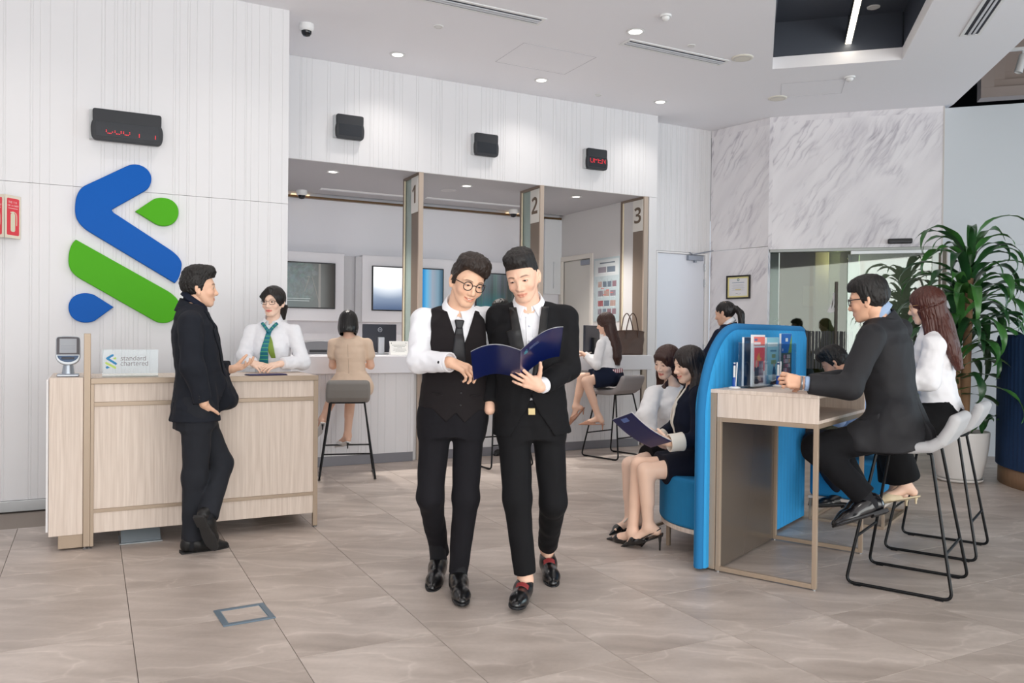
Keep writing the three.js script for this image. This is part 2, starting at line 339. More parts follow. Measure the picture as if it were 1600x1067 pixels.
{
  const gx = [1.804, 1.819, 1.867, 1.922, 2.076, 2.103, 2.253, 2.283, 2.348, 2.402, 2.514, 2.525, 2.556, 2.611, 2.655, 2.714, 2.764, 2.778, 2.834, 2.864, 3.017, 3.042, 3.193, 3.246, 3.277, 3.298, 3.313, 3.469, 3.512, 3.545, 3.61, 3.776, 3.832, 3.876, 3.91, 3.978, 4.012, 4.047, 4.07, 4.22, 4.25, 4.467, 4.508, 4.527, 4.685, 4.721, 4.783, 4.832, 4.869];
  for (const x of gx.slice(0, 20)) gx.push(x + 3.13);
  gx.sort((p, q) => p - q);
  const w = structure('wall_teller');
  const a = part('fascia_panel', grooved(1.3, 6.18, SOFFIT - 0.004, CEIL - 0.001, gx), panelWhite, w); a.position.z = -8.05;
  part('fascia_core', bx(1.3, SOFFIT + 0.01, -8.2, 6.18, CEIL - 0.002, -8.083, 0), paint, w);
  part('end_panel', [bx(6.063, 0.0, -8.31, 6.18, SOFFIT - 0.006, -8.05, 0.002), bx(6.063, SOFFIT, -8.31, 6.18, CEIL - 0.002, -8.085, 0.002)], panelWhite, w);
  // recessed wall with the service door
  const gr = []; for (let x = 6.25; x < 7.24; x += rr(0.03, 0.1)) gr.push(x, x + 0.022);
  const r = structure('wall_recess');
  const p = part('upper_panel', grooved(6.18, 7.25, 2.43, CEIL, gr), panelWhite, r); p.position.z = -8.3;
  part('wall_core', [bx(6.18, 0, -8.4, 6.37, 2.43, -8.3, 0.001), bx(7.2, 0, -8.4, 7.25, 2.43, -8.3, 0.001), bx(6.1, 0, -8.6, 7.3, CEIL, -8.37, 0)], panelWhite, r);
  const d = structure('door_1');
  part('door_frame', [bx(6.372, 0, -8.335, 6.392, 2.425, -8.292, 0.002), bx(7.165, 0, -8.335, 7.2, 2.425, -8.285, 0.003), bx(6.392, 2.404, -8.335, 7.165, 2.425, -8.292, 0.002)], white, d);
  part('door_leaf', bx(6.396, 0.01, -8.34, 7.16, 2.4, -8.305, 0.003), std(0xe6e9f2, 0.35), d);
  part('door_closer', [bx(6.86, 2.325, -8.305, 7.105, 2.392, -8.25, 0.006), bx(6.97, 2.3, -8.3, 7.0, 2.33, -8.26, 0.004), rod([V(6.93, 2.4, -8.26), V(7.22, 2.46, -8.2)], 0.008, 0), rod([V(6.93, 2.4, -8.26), V(6.9, 2.43, -8.29)], 0.008, 0)], std(0x9aa0ab, 0.35, { metalness: 0.6 }), d);
  for (const y of [2.245, 2.04, 1.178, 0.3]) part('hinge', [cyl(0.009, 0.009, 0.1, 7.168, y - 0.05, -8.29, 12), bx(7.15, y - 0.05, -8.3, 7.168, y + 0.05, -8.294, 0.001)], steel, d);
}
{
  // office behind the counter
  const o = structure('wall_office_back');
  part('wall_board', bx(1.3, 0, -10.3, 6.1, 3.3, -10.1, 0), std(0xe6e6ec, 0.6), o);
  part('cove_trim', bx(1.3, SOFFIT - 0.055, -10.1, 6.0, SOFFIT - 0.03, -10.03, 0.002), std(0x6b5238, 0.3, { metalness: 0.6 }), o);
  const s = structure('wall_office_side');
  part('wall_board', [bx(6.0, 0, -9.19, 6.06, SOFFIT - 0.002, -8.09, 0), bx(6.0, 2.42, -10.1, 6.06, SOFFIT, -9.19, 0), bx(6.0, 0, -10.1, 6.06, 2.42, -10.06, 0), bx(6.062, 0, -10.3, 6.2, CEIL - 0.002, -8.42, 0)], std(0xd6d4d4, 0.6), s);
  part('corner_box', [bx(5.72, 1.92, -10.1, 6.0, SOFFIT - 0.06, -10.02, 0.003), bx(5.86, 2.0, -10.02, 5.88, 2.38, -9.99, 0.003)], std(0xdfe2e6, 0.3), s);
  const f = structure('ceiling_office');
  part('soffit_board', [bx(1.3, SOFFIT, -9.98, 6.06, SOFFIT + 0.08, -8.085, 0), bx(1.3, SOFFIT + 0.08, -10.3, 6.06, SOFFIT + 0.2, -8.1, 0)], std(0xbab9bd, 0.85), f);
  const d = structure('door_2');
  part('door_frame', [bx(5.985, 0, -10.06, 6.03, 2.45, -10.0, 0.003), bx(5.985, 0, -9.25, 6.03, 2.45, -9.19, 0.003), bx(5.985, 2.385, -10.0, 6.03, 2.45, -9.25, 0.003)], std(0xe4dfd8, 0.5), d);
  part('door_leaf', bx(6.035, 0.01, -9.995, 6.058, 2.38, -9.255, 0.002), std(0xd9d7d2, 0.45), d);
  part('door_closer', bx(5.99, 2.3, -9.5, 6.03, 2.37, -9.27, 0.005), std(0x9aa0ab, 0.35, { metalness: 0.6 }), d);
  part('door_handle', [bx(6.0, 1.02, -9.34, 6.034, 1.2, -9.3, 0.004), rod([V(6.02, 1.1, -9.32), V(5.985, 1.1, -9.32), V(5.985, 1.1, -9.45)], 0.009, 0.02)], steel, d);
}
{
  // marble walls: short return, then the wall at 45 degrees with the glazed lobby opening
  const P1 = V(7.246, 0, -8.29), P2 = V(7.406, 0, -7.418);
  const a = structure('wall_marble_return');
  const L = P1.distanceTo(P2), ang = Math.atan2(-(P2.z - P1.z), P2.x - P1.x);
  // its visible face looks towards -x
  const m1 = part('marble_panel', bx(0, 2.462, -0.05, L, CEIL - 0.002, 0, 0.002), marble, a), m2 = part('marble_panel', bx(0, 0, -0.05, L, 2.458, 0, 0.002), marble, a);
  for (const m of [m1, m2]) { m.position.copy(P1); m.rotation.y = ang; }
  const w = structure('wall_marble'), T = Math.PI * -0.25;
  w.position.copy(P2); w.rotation.y = T;                         // local x runs along the wall towards the right, local +z faces the hall
  const X = 1.925;
  part('marble_panel', bx(0, 2.42, -0.06, X, CEIL, 0, 0.002), marble, w);
  part('wall_panel', [bx(X + 0.006, 2.42, -0.06, 6.5, 4.02, 0, 0.002), bx(2.12, 0, -0.06, 6.5, 2.42, 0, 0.002)], std(0xd7dde2, 0.6), w);
  part('wall_panel_side', bx(1.99, 0, -0.06, 2.116, 2.416, 0, 0.002), std(0xdcdfe3, 0.5), w);
  part('edge_trim', bx(X - 0.003, 0, -0.02, X + 0.012, 4.04, 0.004, 0.001), std(0xcfcac6, 0.4), w);
  // glazed screen, header, sliding leaf
  const d = structure('door_3'); d.position.copy(P2); d.rotation.y = T;
  part('header_rail', bx(0.02, 2.385, -0.1, X, 2.42, -0.005, 0.003), std(0x8f9390, 0.35, { metalness: 0.6 }), d);
  part('door_header', bx(0.95, 2.345, -0.045, X, 2.386, -0.01, 0.004), std(0xe4e8ea, 0.35, { metalness: 0.2 }), d);
  part('glass_pane', bx(0.02, 0.0, -0.085, 0.13, 2.385, -0.075, 0.001), glassGreen, d);
  part('glass_pane', bx(0.135, 0.0, -0.085, 1.05, 2.385, -0.075, 0.001), phys(0xb4bda6, 0.02, { transmission: 1, thickness: 0, ior: 1.6, side: THREE.DoubleSide }), d);
  part('sliding_leaf', bx(0.92, 0.01, -0.04, 1.83, 2.345, -0.028, 0.001), phys(0xdfeae4, 0.02, { transmission: 1, thickness: 0, ior: 1.9, side: THREE.DoubleSide }), d);
  part('stile', [bx(0.128, 0, -0.09, 0.14, 2.385, -0.07, 0.001), bx(1.83, 0, -0.06, 1.9, 2.385, -0.012, 0.003)], std(0xb7bfba, 0.35, { metalness: 0.5 }), d);
  const band = []; for (let x = 0.36; x < 1.0;) { const q = rr(0.008, 0.05); band.push(bx(x, 0.96, -0.073, x + q, 1.42, -0.071, 0)); x += q + rr(0.004, 0.012); }
  part('striped_film', band, std(0x2c2e31, 0.5), d);
  part('pull_handle', [bx(0.78, 0.98, -0.07, 0.815, 2.02, -0.04, 0.006)], std(0x3f3a33, 0.4, { metalness: 0.5 }), d);
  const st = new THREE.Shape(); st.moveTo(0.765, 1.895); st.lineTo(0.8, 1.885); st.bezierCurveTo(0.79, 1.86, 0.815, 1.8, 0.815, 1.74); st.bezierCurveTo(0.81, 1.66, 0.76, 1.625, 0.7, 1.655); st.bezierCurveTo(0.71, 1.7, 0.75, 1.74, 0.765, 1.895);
  const sl = (x, y, h) => { const q = new THREE.Shape(); q.moveTo(x, y); q.quadraticCurveTo(x + 0.022, y + h * 0.5, x + 0.018, y + h); q.quadraticCurveTo(x + 0.002, y + h * 0.6, x, y); return q; };
  part('painted_reflection', extrude(st, 0.0012).translate(0, 0, -0.0725), std(0xf7f7f7, 0.5), d);  // reflection on the glass, put in as a flat white shape
  part('painted_reflection_slit', merge([extrude(sl(0.745, 1.69, 0.13), 0.001), extrude(sl(0.775, 1.7, 0.11), 0.001)]).translate(0, 0, -0.0705), std(0x5b5a4c, 0.5), d);  // dark slashes of that reflection, also painted as flat shapes
  // lobby behind the glass
  const v = structure('wall_lobby'); v.position.copy(P2); v.rotation.y = T;
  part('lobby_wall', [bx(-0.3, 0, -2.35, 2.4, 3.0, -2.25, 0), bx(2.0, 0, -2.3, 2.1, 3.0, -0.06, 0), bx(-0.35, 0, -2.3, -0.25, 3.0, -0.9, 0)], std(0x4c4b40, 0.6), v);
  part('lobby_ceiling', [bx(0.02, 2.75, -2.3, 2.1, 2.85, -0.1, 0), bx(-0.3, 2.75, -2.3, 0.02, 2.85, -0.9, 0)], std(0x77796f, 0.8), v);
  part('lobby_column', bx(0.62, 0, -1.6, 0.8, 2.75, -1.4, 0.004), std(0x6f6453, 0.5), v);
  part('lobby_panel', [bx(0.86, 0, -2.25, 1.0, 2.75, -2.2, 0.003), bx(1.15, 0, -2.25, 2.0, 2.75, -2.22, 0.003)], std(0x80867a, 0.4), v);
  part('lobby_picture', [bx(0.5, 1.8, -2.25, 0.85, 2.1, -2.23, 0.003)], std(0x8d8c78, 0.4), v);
  const pl = new THREE.PointLight(0xfff6ea, 1.6, 0, 2); pl.position.set(0.9, 2.4, -1.2); pl.castShadow = true; pl.shadow.radius = 4;
  const lamp = structure('lobby_lamp'); lamp.position.copy(P2); lamp.rotation.y = T;
  const disc = cyl(0.06, 0.06, 0.02, 0.9, 2.725, -1.2, 24); part('lamp_disc', disc, glow(0xfff2da, 3), lamp); lamp.add(pl);
  // green window in the lobby's left side
  part('lobby_window', bx(-0.24, 0.3, -2.2, -0.22, 2.6, -0.95, 0), phys(0x9fd8c4, 0.1, { transmission: 1, thickness: 0, side: THREE.DoubleSide }), v);
}
{
  // the sides that the photograph does not show
  const s = structure('wall_side'); part('wall_board', bx(-4.2, 0, -7, -4.1, CEIL, 4.2, 0), paint, s);
  const f = structure('wall_front');
  part('wall_board', [bx(-4.2, 3.4, 3.6, 15, 6.3, 3.8, 0), bx(-4.2, 0, 3.6, -3.75, 3.4, 3.8, 0), bx(6.75, 0, 3.6, 13, 3.4, 3.8, 0), bx(-3.75, 0, 3.6, 6.75, 0.1, 3.8, 0)], paint, f);
  const w = structure('window_1');
  const fr = []; for (let k = 0; k <= 6; k++) fr.push(bx(-3.78 + k * 1.75, 0.1, 3.65, -3.72 + k * 1.75, 3.4, 3.75, 0.004));
  part('window_frame', fr, std(0x55585c, 0.4, { metalness: 0.5 }), w);
  for (let k = 0; k < 6; k++) part('pane', bx(-3.72 + k * 1.75, 0.1, 3.69, -2.03 + k * 1.75, 3.4, 3.7, 0), glass, w);
  const r = structure('wall_right');
  part('wall_board', [bx(11.8, 3.4, -4, 12, 4.2, 3.8, 0), bx(11.8, 0, 3.2, 12, 3.4, 3.8, 0), bx(11.8, 0, -4, 12, 3.4, -2, 0), bx(11.8, 0, -2, 12, 0.1, 3.2, 0)], paint, r);
  const q = structure('window_2'); const f2 = []; for (let k = 0; k <= 3; k++) f2.push(bx(11.85, 0.1, -2.03 + k * 1.733, 11.95, 3.4, -1.97 + k * 1.733, 0.004));
  part('window_frame', f2, std(0x55585c, 0.4, { metalness: 0.5 }), q);
  for (let k = 0; k < 3; k++) part('pane', bx(11.9, 0.1, -1.97 + k * 1.733, 11.91, 3.4, -0.3 + k * 1.733, 0), glass, q);
}
// ------------------------------------------------------------------ fittings on the ceiling
{
  function downlight(pos, label, power, group, y, rad = 0.052, cone_ = 1.15) {
    const t = thing('downlight', label, 'downlight', [pos[0], y, pos[1]], 0, group);
    part('trim_ring', lathe([[rad, -0.004], [rad + 0.004, -0.008], [rad + 0.022, -0.006], [rad + 0.024, 0], [rad, 0]], 36), whitePlastic, t);
    part('lens', cyl(rad, rad, 0.004, 0, -0.004, 0, 30), glow(0xfff8ee, 4), t);
    const l = new THREE.SpotLight(0xfff8f0, power, 0, cone_, 0.8, 2); l.position.set(0, -0.03, 0); l.target.position.set(0, -3, 0); l.castShadow = true; l.shadow.radius = 3; t.add(l, l.target);
    return t;
  }
  const G = 'round downlights in the hall ceiling';
  downlight([2.626, -7.531], 'small round downlight in the ceiling above the first blank display box', DOWNLIGHT, G, CEIL);
  downlight([4.235, -7.534], 'small round downlight in the ceiling beside the square access hatch', DOWNLIGHT, G, CEIL);
  downlight([5.831, -7.555], 'small round downlight in the ceiling above the display box that reads OPEN', DOWNLIGHT, G, CEIL);
  downlight([4.283, -5.92], 'round downlight just ahead of the middle slot air vent', DOWNLIGHT, G, CEIL, 0.06);
  for (const [x, z, w] of [[1.0, -5.9, 'above the reception desk'], [-0.7, -5.9, 'above the left wall'], [1.0, -4.3, 'ahead of the reception desk'], [2.7, -4.3, 'above the two walking men'], [4.283, -4.3, 'above the blue bench'], [-0.7, -4.3, 'in front of the left wall'], [2.7, -2.7, 'over the middle of the hall'], [1.0, -2.7, 'over the floor box']])
    downlight([x, z], `round downlight of the hall ceiling ${w}, out of the frame`, DOWNLIGHT, G, CEIL);
  const S = 'downlights in the office soffit';
  downlight([2.264, -8.522], 'downlight in the grey soffit above the woman in beige', OFFICE_LIGHT, S, SOFFIT, 0.045, 0.9);
  downlight([3.827, -8.538], 'downlight in the grey soffit above the man in the waistcoat', OFFICE_LIGHT, S, SOFFIT, 0.045, 0.9);
  downlight([5.294, -8.514], 'downlight in the grey soffit nearest to the office side wall', OFFICE_LIGHT, S, SOFFIT, 0.045, 0.9);
  function vent(name, label, x0, x1, z, turn = 0, y = CEIL, w = 0.17) {
    const L = x1 - x0, t = thing('air_vent', label, 'air vent', [(x0 + x1) / 2, y, z], turn, 'linear slot air vents');
    part('frame', [bx(-L / 2 + 0.03, -0.008, -w / 2, L / 2 - 0.03, 0, -w / 2 + 0.03, 0.002), bx(-L / 2 + 0.03, -0.008, w / 2 - 0.03, L / 2 - 0.03, 0, w / 2, 0.002), bx(-L / 2, -0.008, -w / 2, -L / 2 + 0.03, 0, w / 2, 0.002), bx(L / 2 - 0.03, -0.008, -w / 2, L / 2, 0, w / 2, 0.002)], whitePlastic, t);
    part('slot', bx(-L / 2 + 0.03, -0.003, -w / 2 + 0.03, L / 2 - 0.03, -0.001, w / 2 - 0.03, 0), std(0x3c3f49, 0.8), t);
    for (const q of [-0.018, 0.018]) part('blade', bx(-L / 2 + 0.03, -0.012, q * w / 0.17 - 0.012, L / 2 - 0.03, -0.004, q * w / 0.17 + 0.009, 0.002), std(0xd9dae0, 0.5), t);
  }
  vent('air_vent', 'long slot air vent at the top edge above the first two display boxes', 2.0, 3.45, -6.13);
  vent('air_vent', 'slot air vent beside the round speaker and the bright downlight', 4.34, 5.55, -6.17);
  vent('air_vent', 'dark slot air vent near the slanted ceiling edge on the right', 5.45, 7.0, -4.38 + 0.35, -Math.PI / 4 - Math.PI / 2 + 0.0);
  scene.children[scene.children.length - 1].position.set(6.38, CEIL, -4.0);
  vent('air_vent', 'thin slot air vent in the soffit above the first office screen', 2.4, 3.5, -9.6, 0, SOFFIT, 0.09);
  vent('air_vent', 'thin slot air vent in the soffit between fins 1 and 2', 3.72, 5.25, -9.55, 0, SOFFIT, 0.09);
  function round(name, label, cat, x, z, r, h, y = CEIL, m = whitePlastic, group) {
    const t = thing(name, label, cat, [x, y, z], 0, group);
    part('body', lathe([[0, -h], [r * 0.85, -h], [r * 0.97, -h * 0.7], [r, 0]], 36), m, t);
    part('rim', lathe([[r * 0.72, -h - 0.001], [r * 0.74, -h - 0.004], [r * 0.78, -h - 0.001]], 36), std(0xd5d3d0, 0.5), t);
  }
  const cream = std(0xe9e5da, 0.5);
  round('ceiling_speaker', 'round cream ceiling speaker at the right end of the middle slot vent', 'speaker', 5.59, -5.971, 0.105, 0.012, CEIL, cream);
  round('ceiling_speaker', 'round cream ceiling speaker above the corner of the marble walls', 'speaker', 6.883, -6.781, 0.105, 0.012, CEIL, cream);
  round('ceiling_speaker', 'flat round speaker in the soffit right of fin number 1', 'speaker', 3.757, -8.92, 0.1, 0.006, SOFFIT, std(0xbfbec2, 0.7));
  round('sprinkler_cover', 'flat round sprinkler cover near the upper dome camera', 'sprinkler', 2.699, -6.665, 0.045, 0.006);
  round('sprinkler_cover', 'flat round sprinkler cover right of the bright downlight', 'sprinkler', 4.943, -5.954, 0.04, 0.006);
  round('sprinkler_cover', 'small flat sprinkler cover between two downlights near the fascia', 'sprinkler', 5.055, -7.678, 0.04, 0.006);
  function detector(label, x, z, r) {
    const t = thing('smoke_detector', label, 'detector', [x, CEIL, z]);
    part('base', lathe([[r, 0], [r, -0.012], [r * 0.8, -0.016]], 32), whitePlastic, t);
    part('head', lathe([[r * 0.72, -0.016], [r * 0.66, -0.03], [r * 0.42, -0.045], [0, -0.048]], 32), whitePlastic, t);
  }
  detector('white smoke detector with a domed head below the black recess', 6.97, -5.87, 0.055);
  detector('flat white smoke detector near the top of the picture, ahead of the bright downlight', 4.289, -5.502, 0.05);
  function dome(label, x, y, z) {
    const t = thing('dome_camera', label, 'camera', [x, y, z]);
    part('housing', lathe([[0.064, 0], [0.066, -0.03], [0.06, -0.055], [0.046, -0.062]], 36), whitePlastic, t);
    part('dome', lathe([[0.045, -0.06], [0.043, -0.08], [0.03, -0.1], [0, -0.107]], 36), std(0x1b1d22, 0.12), t, 'dark glossy dome');
  }
  dome('white dome camera hanging from the ceiling beside the left wall edge', 1.665, CEIL, -7.19);
  dome('dome camera hanging under the soffit at the left wall edge', 2.24, SOFFIT, -9.85);
  dome('dome camera hanging under the soffit beside fin number 2', 5.12, SOFFIT, -9.85);
  // lit strip in the soffit gap
  const cove = thing('cove_lamp', 'warm light strip at the end of the soffit gap by the left wall', 'light strip', [2.15, SOFFIT - 0.02, -10.02]);
  part('strip', bx(0, -0.01, -0.03, 0.22, 0.0, 0.03, 0.002), glow(0xffdcb0, 1.2), cove);
  const cove2 = thing('cove_lamp', 'warm light strip at the end of the soffit gap by fin number 2', 'light strip', [5.0, SOFFIT - 0.02, -10.02]);
  part('strip', bx(0.1, -0.01, -0.03, 0.28, 0.0, 0.03, 0.002), glow(0xffdcb0, 1.2), cove2);
  // recess: linear lamp and round vent
  {
    const a = V(6.76, 4.25, -5.735), b = V(5.3, 4.25, -4.32), t = thing('linear_lamp', 'long slim linear lamp hanging inside the black ceiling recess', 'ceiling lamp', [(a.x + b.x) / 2, 4.25, (a.z + b.z) / 2], Math.atan2(-(b.z - a.z), b.x - a.x));
    const L = a.distanceTo(b);
    part('housing', [bx(-L / 2, 0.006, -0.03, L / 2, 0.09, 0.03, 0.002)], blackMetal, t);
    part('diffuser', bx(-L / 2 + 0.005, -0.004, -0.027, L / 2 - 0.005, 0.006, 0.027, 0.001), glow(0xfff3dc, 3.5), t);
    for (const x of [-0.8, 0, 0.8]) part('hanger', rod([V(x, 0.09, 0), V(x, 0.27, 0)], 0.004, 0), blackMetal, t);
    const r = new THREE.RectAreaLight(0xfff3dc, STRIP_LIGHT, L - 0.05, 0.05); r.position.set(0, -0.01, 0); r.rotation.x = -Math.PI / 2; t.add(r);
  }
  round('recess_vent', 'round white vent inside the black ceiling recess', 'vent', 6.64, -5.33, 0.06, 0.01, 4.52);
  // stepped feature ceiling and spotlight in the void on the right
  {
    const t = thing('stepped_panel', 'pinkish grey feature of nested stepped frames in the dark void at the upper right corner', 'wall feature', [7.972, 0, -7.984], -Math.PI / 4);
    const m = std(0xb5a59d, 0.7);
    for (let k = 0; k < 8; k++) { const x = 2.48 + k * 0.15, y = 4.32 + k * 0.13, z = -0.16 * k; part('step', [bx(x, y, z - 0.2, 5.2, y + 0.125, z, 0.003), bx(x, y + 0.125, z - 0.2, x + 0.145, 6.1, z, 0.003)], m, t); }
    const s = thing('track_spotlight', 'white cylinder spotlight on a track in front of the stepped ceiling', 'spotlight', [9.35, 4.62, -5.5], -Math.PI / 4);
    part('track', bx(-0.25, 0.0, -0.02, 0.5, 0.035, 0.02, 0.002), whitePlastic, s);
    part('bracket', bx(-0.015, -0.08, -0.012, 0.015, 0.0, 0.012, 0.003), whitePlastic, s);
    const h = merge([lathe([[0, 0], [0.04, 0], [0.042, -0.005], [0.042, -0.2], [0.036, -0.205], [0.034, -0.19], [0, -0.188]], 28)]); h.rotateZ(-0.25); h.translate(0, -0.05, 0);
    part('spot_head', h, whitePlastic, s);
  }
}
// ------------------------------------------------------------------ on the left wall
{
  const t = thing('fire_sign', 'red and white folded fire extinguisher sign on the left wall', 'sign', [-0.56, 2.155, -6.95]);
  const tex = picture(256, 600, (c, w, h) => {
    c.fillStyle = '#efe4d2'; c.fillRect(0, 0, w, h); c.fillStyle = '#e8434f'; c.beginPath(); c.roundRect(26, 40, w - 52, h - 80, 20); c.fill();
    c.fillStyle = '#f8c9c6'; c.font = 'bold 40px sans-serif'; c.textAlign = 'center'; c.fillText('THIẾT BỊ', w / 2, 110); c.font = 'bold 34px sans-serif'; c.fillText('CHỮA CHÁY', w / 2, 155); c.fillRect(50, 178, w - 100, 8);
    c.fillStyle = '#e5e0c6'; c.beginPath(); c.roundRect(88, 250, 76, 260, 26); c.fill(); c.fillRect(108, 226, 36, 40); c.fillRect(84, 232, 60, 16); c.strokeStyle = '#e5e0c6'; c.lineWidth = 12; c.beginPath(); c.moveTo(140, 236); c.bezierCurveTo(200, 236, 190, 300, 188, 420); c.stroke();
  });
  for (const s of [-1, 1]) {
    const p = part('sign_face', bx(-0.068, -0.155, -0.002, 0.068, 0.155, 0.002, 0.0005), std(0xefe4d2, 0.5), t), f = part('sign_print', plate(-0.067, -0.154, 0.067, 0.154, 0.0026), std(0xffffff, 0.5, { map: tex }), t);
    for (const o of [p, f]) { o.rotation.y = s * 0.85; o.position.set(s * 0.048, 0, 0.058); }
  }
}
function ledBody(w, h, d) {
  const s = new THREE.Shape(), a = w / 2, b = h / 2, i = w > 0.4 ? 0.012 : 0.008;
  s.moveTo(-a + i + 0.02, b); s.lineTo(a - i - 0.02, b); s.quadraticCurveTo(a - i, b, a - i, b - 0.02); s.quadraticCurveTo(a - i, 0.16 * h, a - i - 0.002, 0.12 * h);
  s.quadraticCurveTo(a, 0, a, -0.12 * h); s.quadraticCurveTo(a, -0.4 * h, a - i - 0.004, -b + 0.012); s.quadraticCurveTo(a - i - 0.012, -b, a - i - 0.03, -b);
  s.lineTo(-a + i + 0.03, -b); s.quadraticCurveTo(-a + i + 0.012, -b, -a + i + 0.004, -b + 0.012); s.quadraticCurveTo(-a, -0.4 * h, -a, -0.12 * h); s.quadraticCurveTo(-a, 0, -a + i + 0.002, 0.12 * h);
  s.quadraticCurveTo(-a + i, 0.16 * h, -a + i, b - 0.02); s.quadraticCurveTo(-a + i, b, -a + i + 0.02, b);
  return extrude(s, d, 0.006);
}
const FONT57 = { O: '01110 10001 10001 10001 10001 10001 01110', P: '11110 10001 10001 11110 10000 10000 10000', E: '11111 10000 10000 11110 10000 10000 11111', N: '10001 11001 11001 10101 10011 10011 10001', C: '01110 10001 10000 10000 10000 10001 01110', U: '10001 10001 10001 10001 10001 10001 01110', I: '00100 00100 00100 00100 00100 00100 00100', ' ': '00000 00000 00000 00000 00000 00000 00000' };
function dots(text, x0, y0, p, rows, gap = 6) {
  const gs = [];
  [...text].forEach((ch, k) => FONT57[ch].split(' ').forEach((r, j) => { if (rows.includes(j)) [...r].forEach((b, i) => { if (b === '1') { const g = new THREE.CylinderGeometry(p * 0.33, p * 0.33, 0.002, 8); g.rotateX(Math.PI / 2); g.translate(x0 + (k * gap + i) * p, y0 - j * p, 0); gs.push(g); } }); }));
  return gs;
}
function ledBox(label, x, y, z, w, h, text, group) {
  const t = thing('led_display', label, 'display', [x, y, z], 0, group);
  part('backplate', bx(-w / 2 - 0.01, -h / 2 + 0.01, -0.09, w / 2 - 0.035, h / 2 - 0.005, -0.03, 0.004), std(0xc9ccce, 0.5), t);
  part('body', (() => { const g = ledBody(w, h, 0.04); g.translate(0, 0, -0.04); return g; })(), std(0x23262c, 0.5), t);
  part('window', (() => { const g = bx(-w / 2 + 0.03, -h / 2 + 0.03, 0.004, w / 2 - 0.03, h * 0.1, 0.0075, 0.001); return g; })(), std(0x2c3036, 0.25), t);
  if (text) { const d = part('red_digits', text, glow(0xff2a3a, 1.3), t, 'glowing red dot characters'); d.position.z = 0.009; }
  return t;
}
ledBox('wide dark display box with faint red characters above the big emblem', 0.236, 2.893, -6.86, 0.5, 0.235, [...dots('COU', -0.145, -0.0, 0.0105, [4, 5, 6], 5.6), ...dots('I I', 0.06, -0.005, 0.0105, [4, 5, 6], 5.4)]);
for (const [x, label, text] of [[2.29, 'blank dark display box left of fin number 1', null], [3.808, 'blank dark display box in the middle of the fascia, between fins 1 and 2', null], [5.243, 'dark display box with red letters beside fin number 3', dots('OPEN', -0.1, 0.02, 0.0105, [2, 3, 4, 5, 6], 5.2)]])
  ledBox(label, x, 3.4, -7.97, 0.29, 0.24, text, 'small display boxes above the teller windows');
{
  // emblem: raised blue and green shapes
  const t = thing('wall_emblem', 'big raised blue and green ribbon emblem on the white slatted wall', 'emblem', [0, 0, -6.95]);
  const blue = phys(0x005cb8, 0.45, { specularIntensity: 0.3 }), green = phys(0x4fae14, 0.45, { specularIntensity: 0.3 });
  const S = (f) => { const s = new THREE.Shape(); f(s); const g = extrude(s, 0.03, 0.006, 24); g.translate(0, 0, 0.004); return g; };
  part('emblem_ribbon', S((s) => { s.moveTo(-0.05, 2.43); s.lineTo(0.235, 2.607); s.bezierCurveTo(0.315, 2.655, 0.41, 2.605, 0.408, 2.52); s.bezierCurveTo(0.405, 2.47, 0.385, 2.44, 0.345, 2.414); s.lineTo(0.132, 2.264); s.bezierCurveTo(0.135, 2.245, 0.15, 2.235, 0.17, 2.225); s.lineTo(0.545, 1.982); s.bezierCurveTo(0.605, 1.94, 0.635, 1.9, 0.632, 1.86); s.bezierCurveTo(0.628, 1.8, 0.61, 1.745, 0.582, 1.718); s.lineTo(-0.02, 2.083); s.bezierCurveTo(-0.09, 2.13, -0.118, 2.18, -0.116, 2.25); s.bezierCurveTo(-0.115, 2.33, -0.1, 2.395, -0.05, 2.43); }), blue, t, 'blue folded ribbon');
  part('emblem_drop', S((s) => { s.moveTo(0.294, 2.262); s.lineTo(0.42, 2.365); s.bezierCurveTo(0.48, 2.405, 0.605, 2.39, 0.606, 2.28); s.bezierCurveTo(0.605, 2.17, 0.495, 2.14, 0.43, 2.18); s.closePath(); }), green, t, 'small green drop');
  part('emblem_bar', S((s) => { s.moveTo(-0.108, 2.019); s.lineTo(0.53, 1.655); s.bezierCurveTo(0.6, 1.61, 0.622, 1.57, 0.618, 1.53); s.bezierCurveTo(0.61, 1.42, 0.52, 1.375, 0.44, 1.415); s.lineTo(-0.072, 1.722); s.bezierCurveTo(-0.135, 1.76, -0.16, 1.8, -0.157, 1.87); s.bezierCurveTo(-0.155, 1.94, -0.14, 1.99, -0.108, 2.019); }), green, t, 'green bar with a rounded end');
  part('emblem_drop', S((s) => { s.moveTo(0.149, 1.518); s.lineTo(0.02, 1.605); s.bezierCurveTo(-0.05, 1.64, -0.155, 1.61, -0.155, 1.508); s.bezierCurveTo(-0.155, 1.405, -0.05, 1.375, 0.02, 1.41); s.closePath(); }), blue, t, 'small blue drop');
}
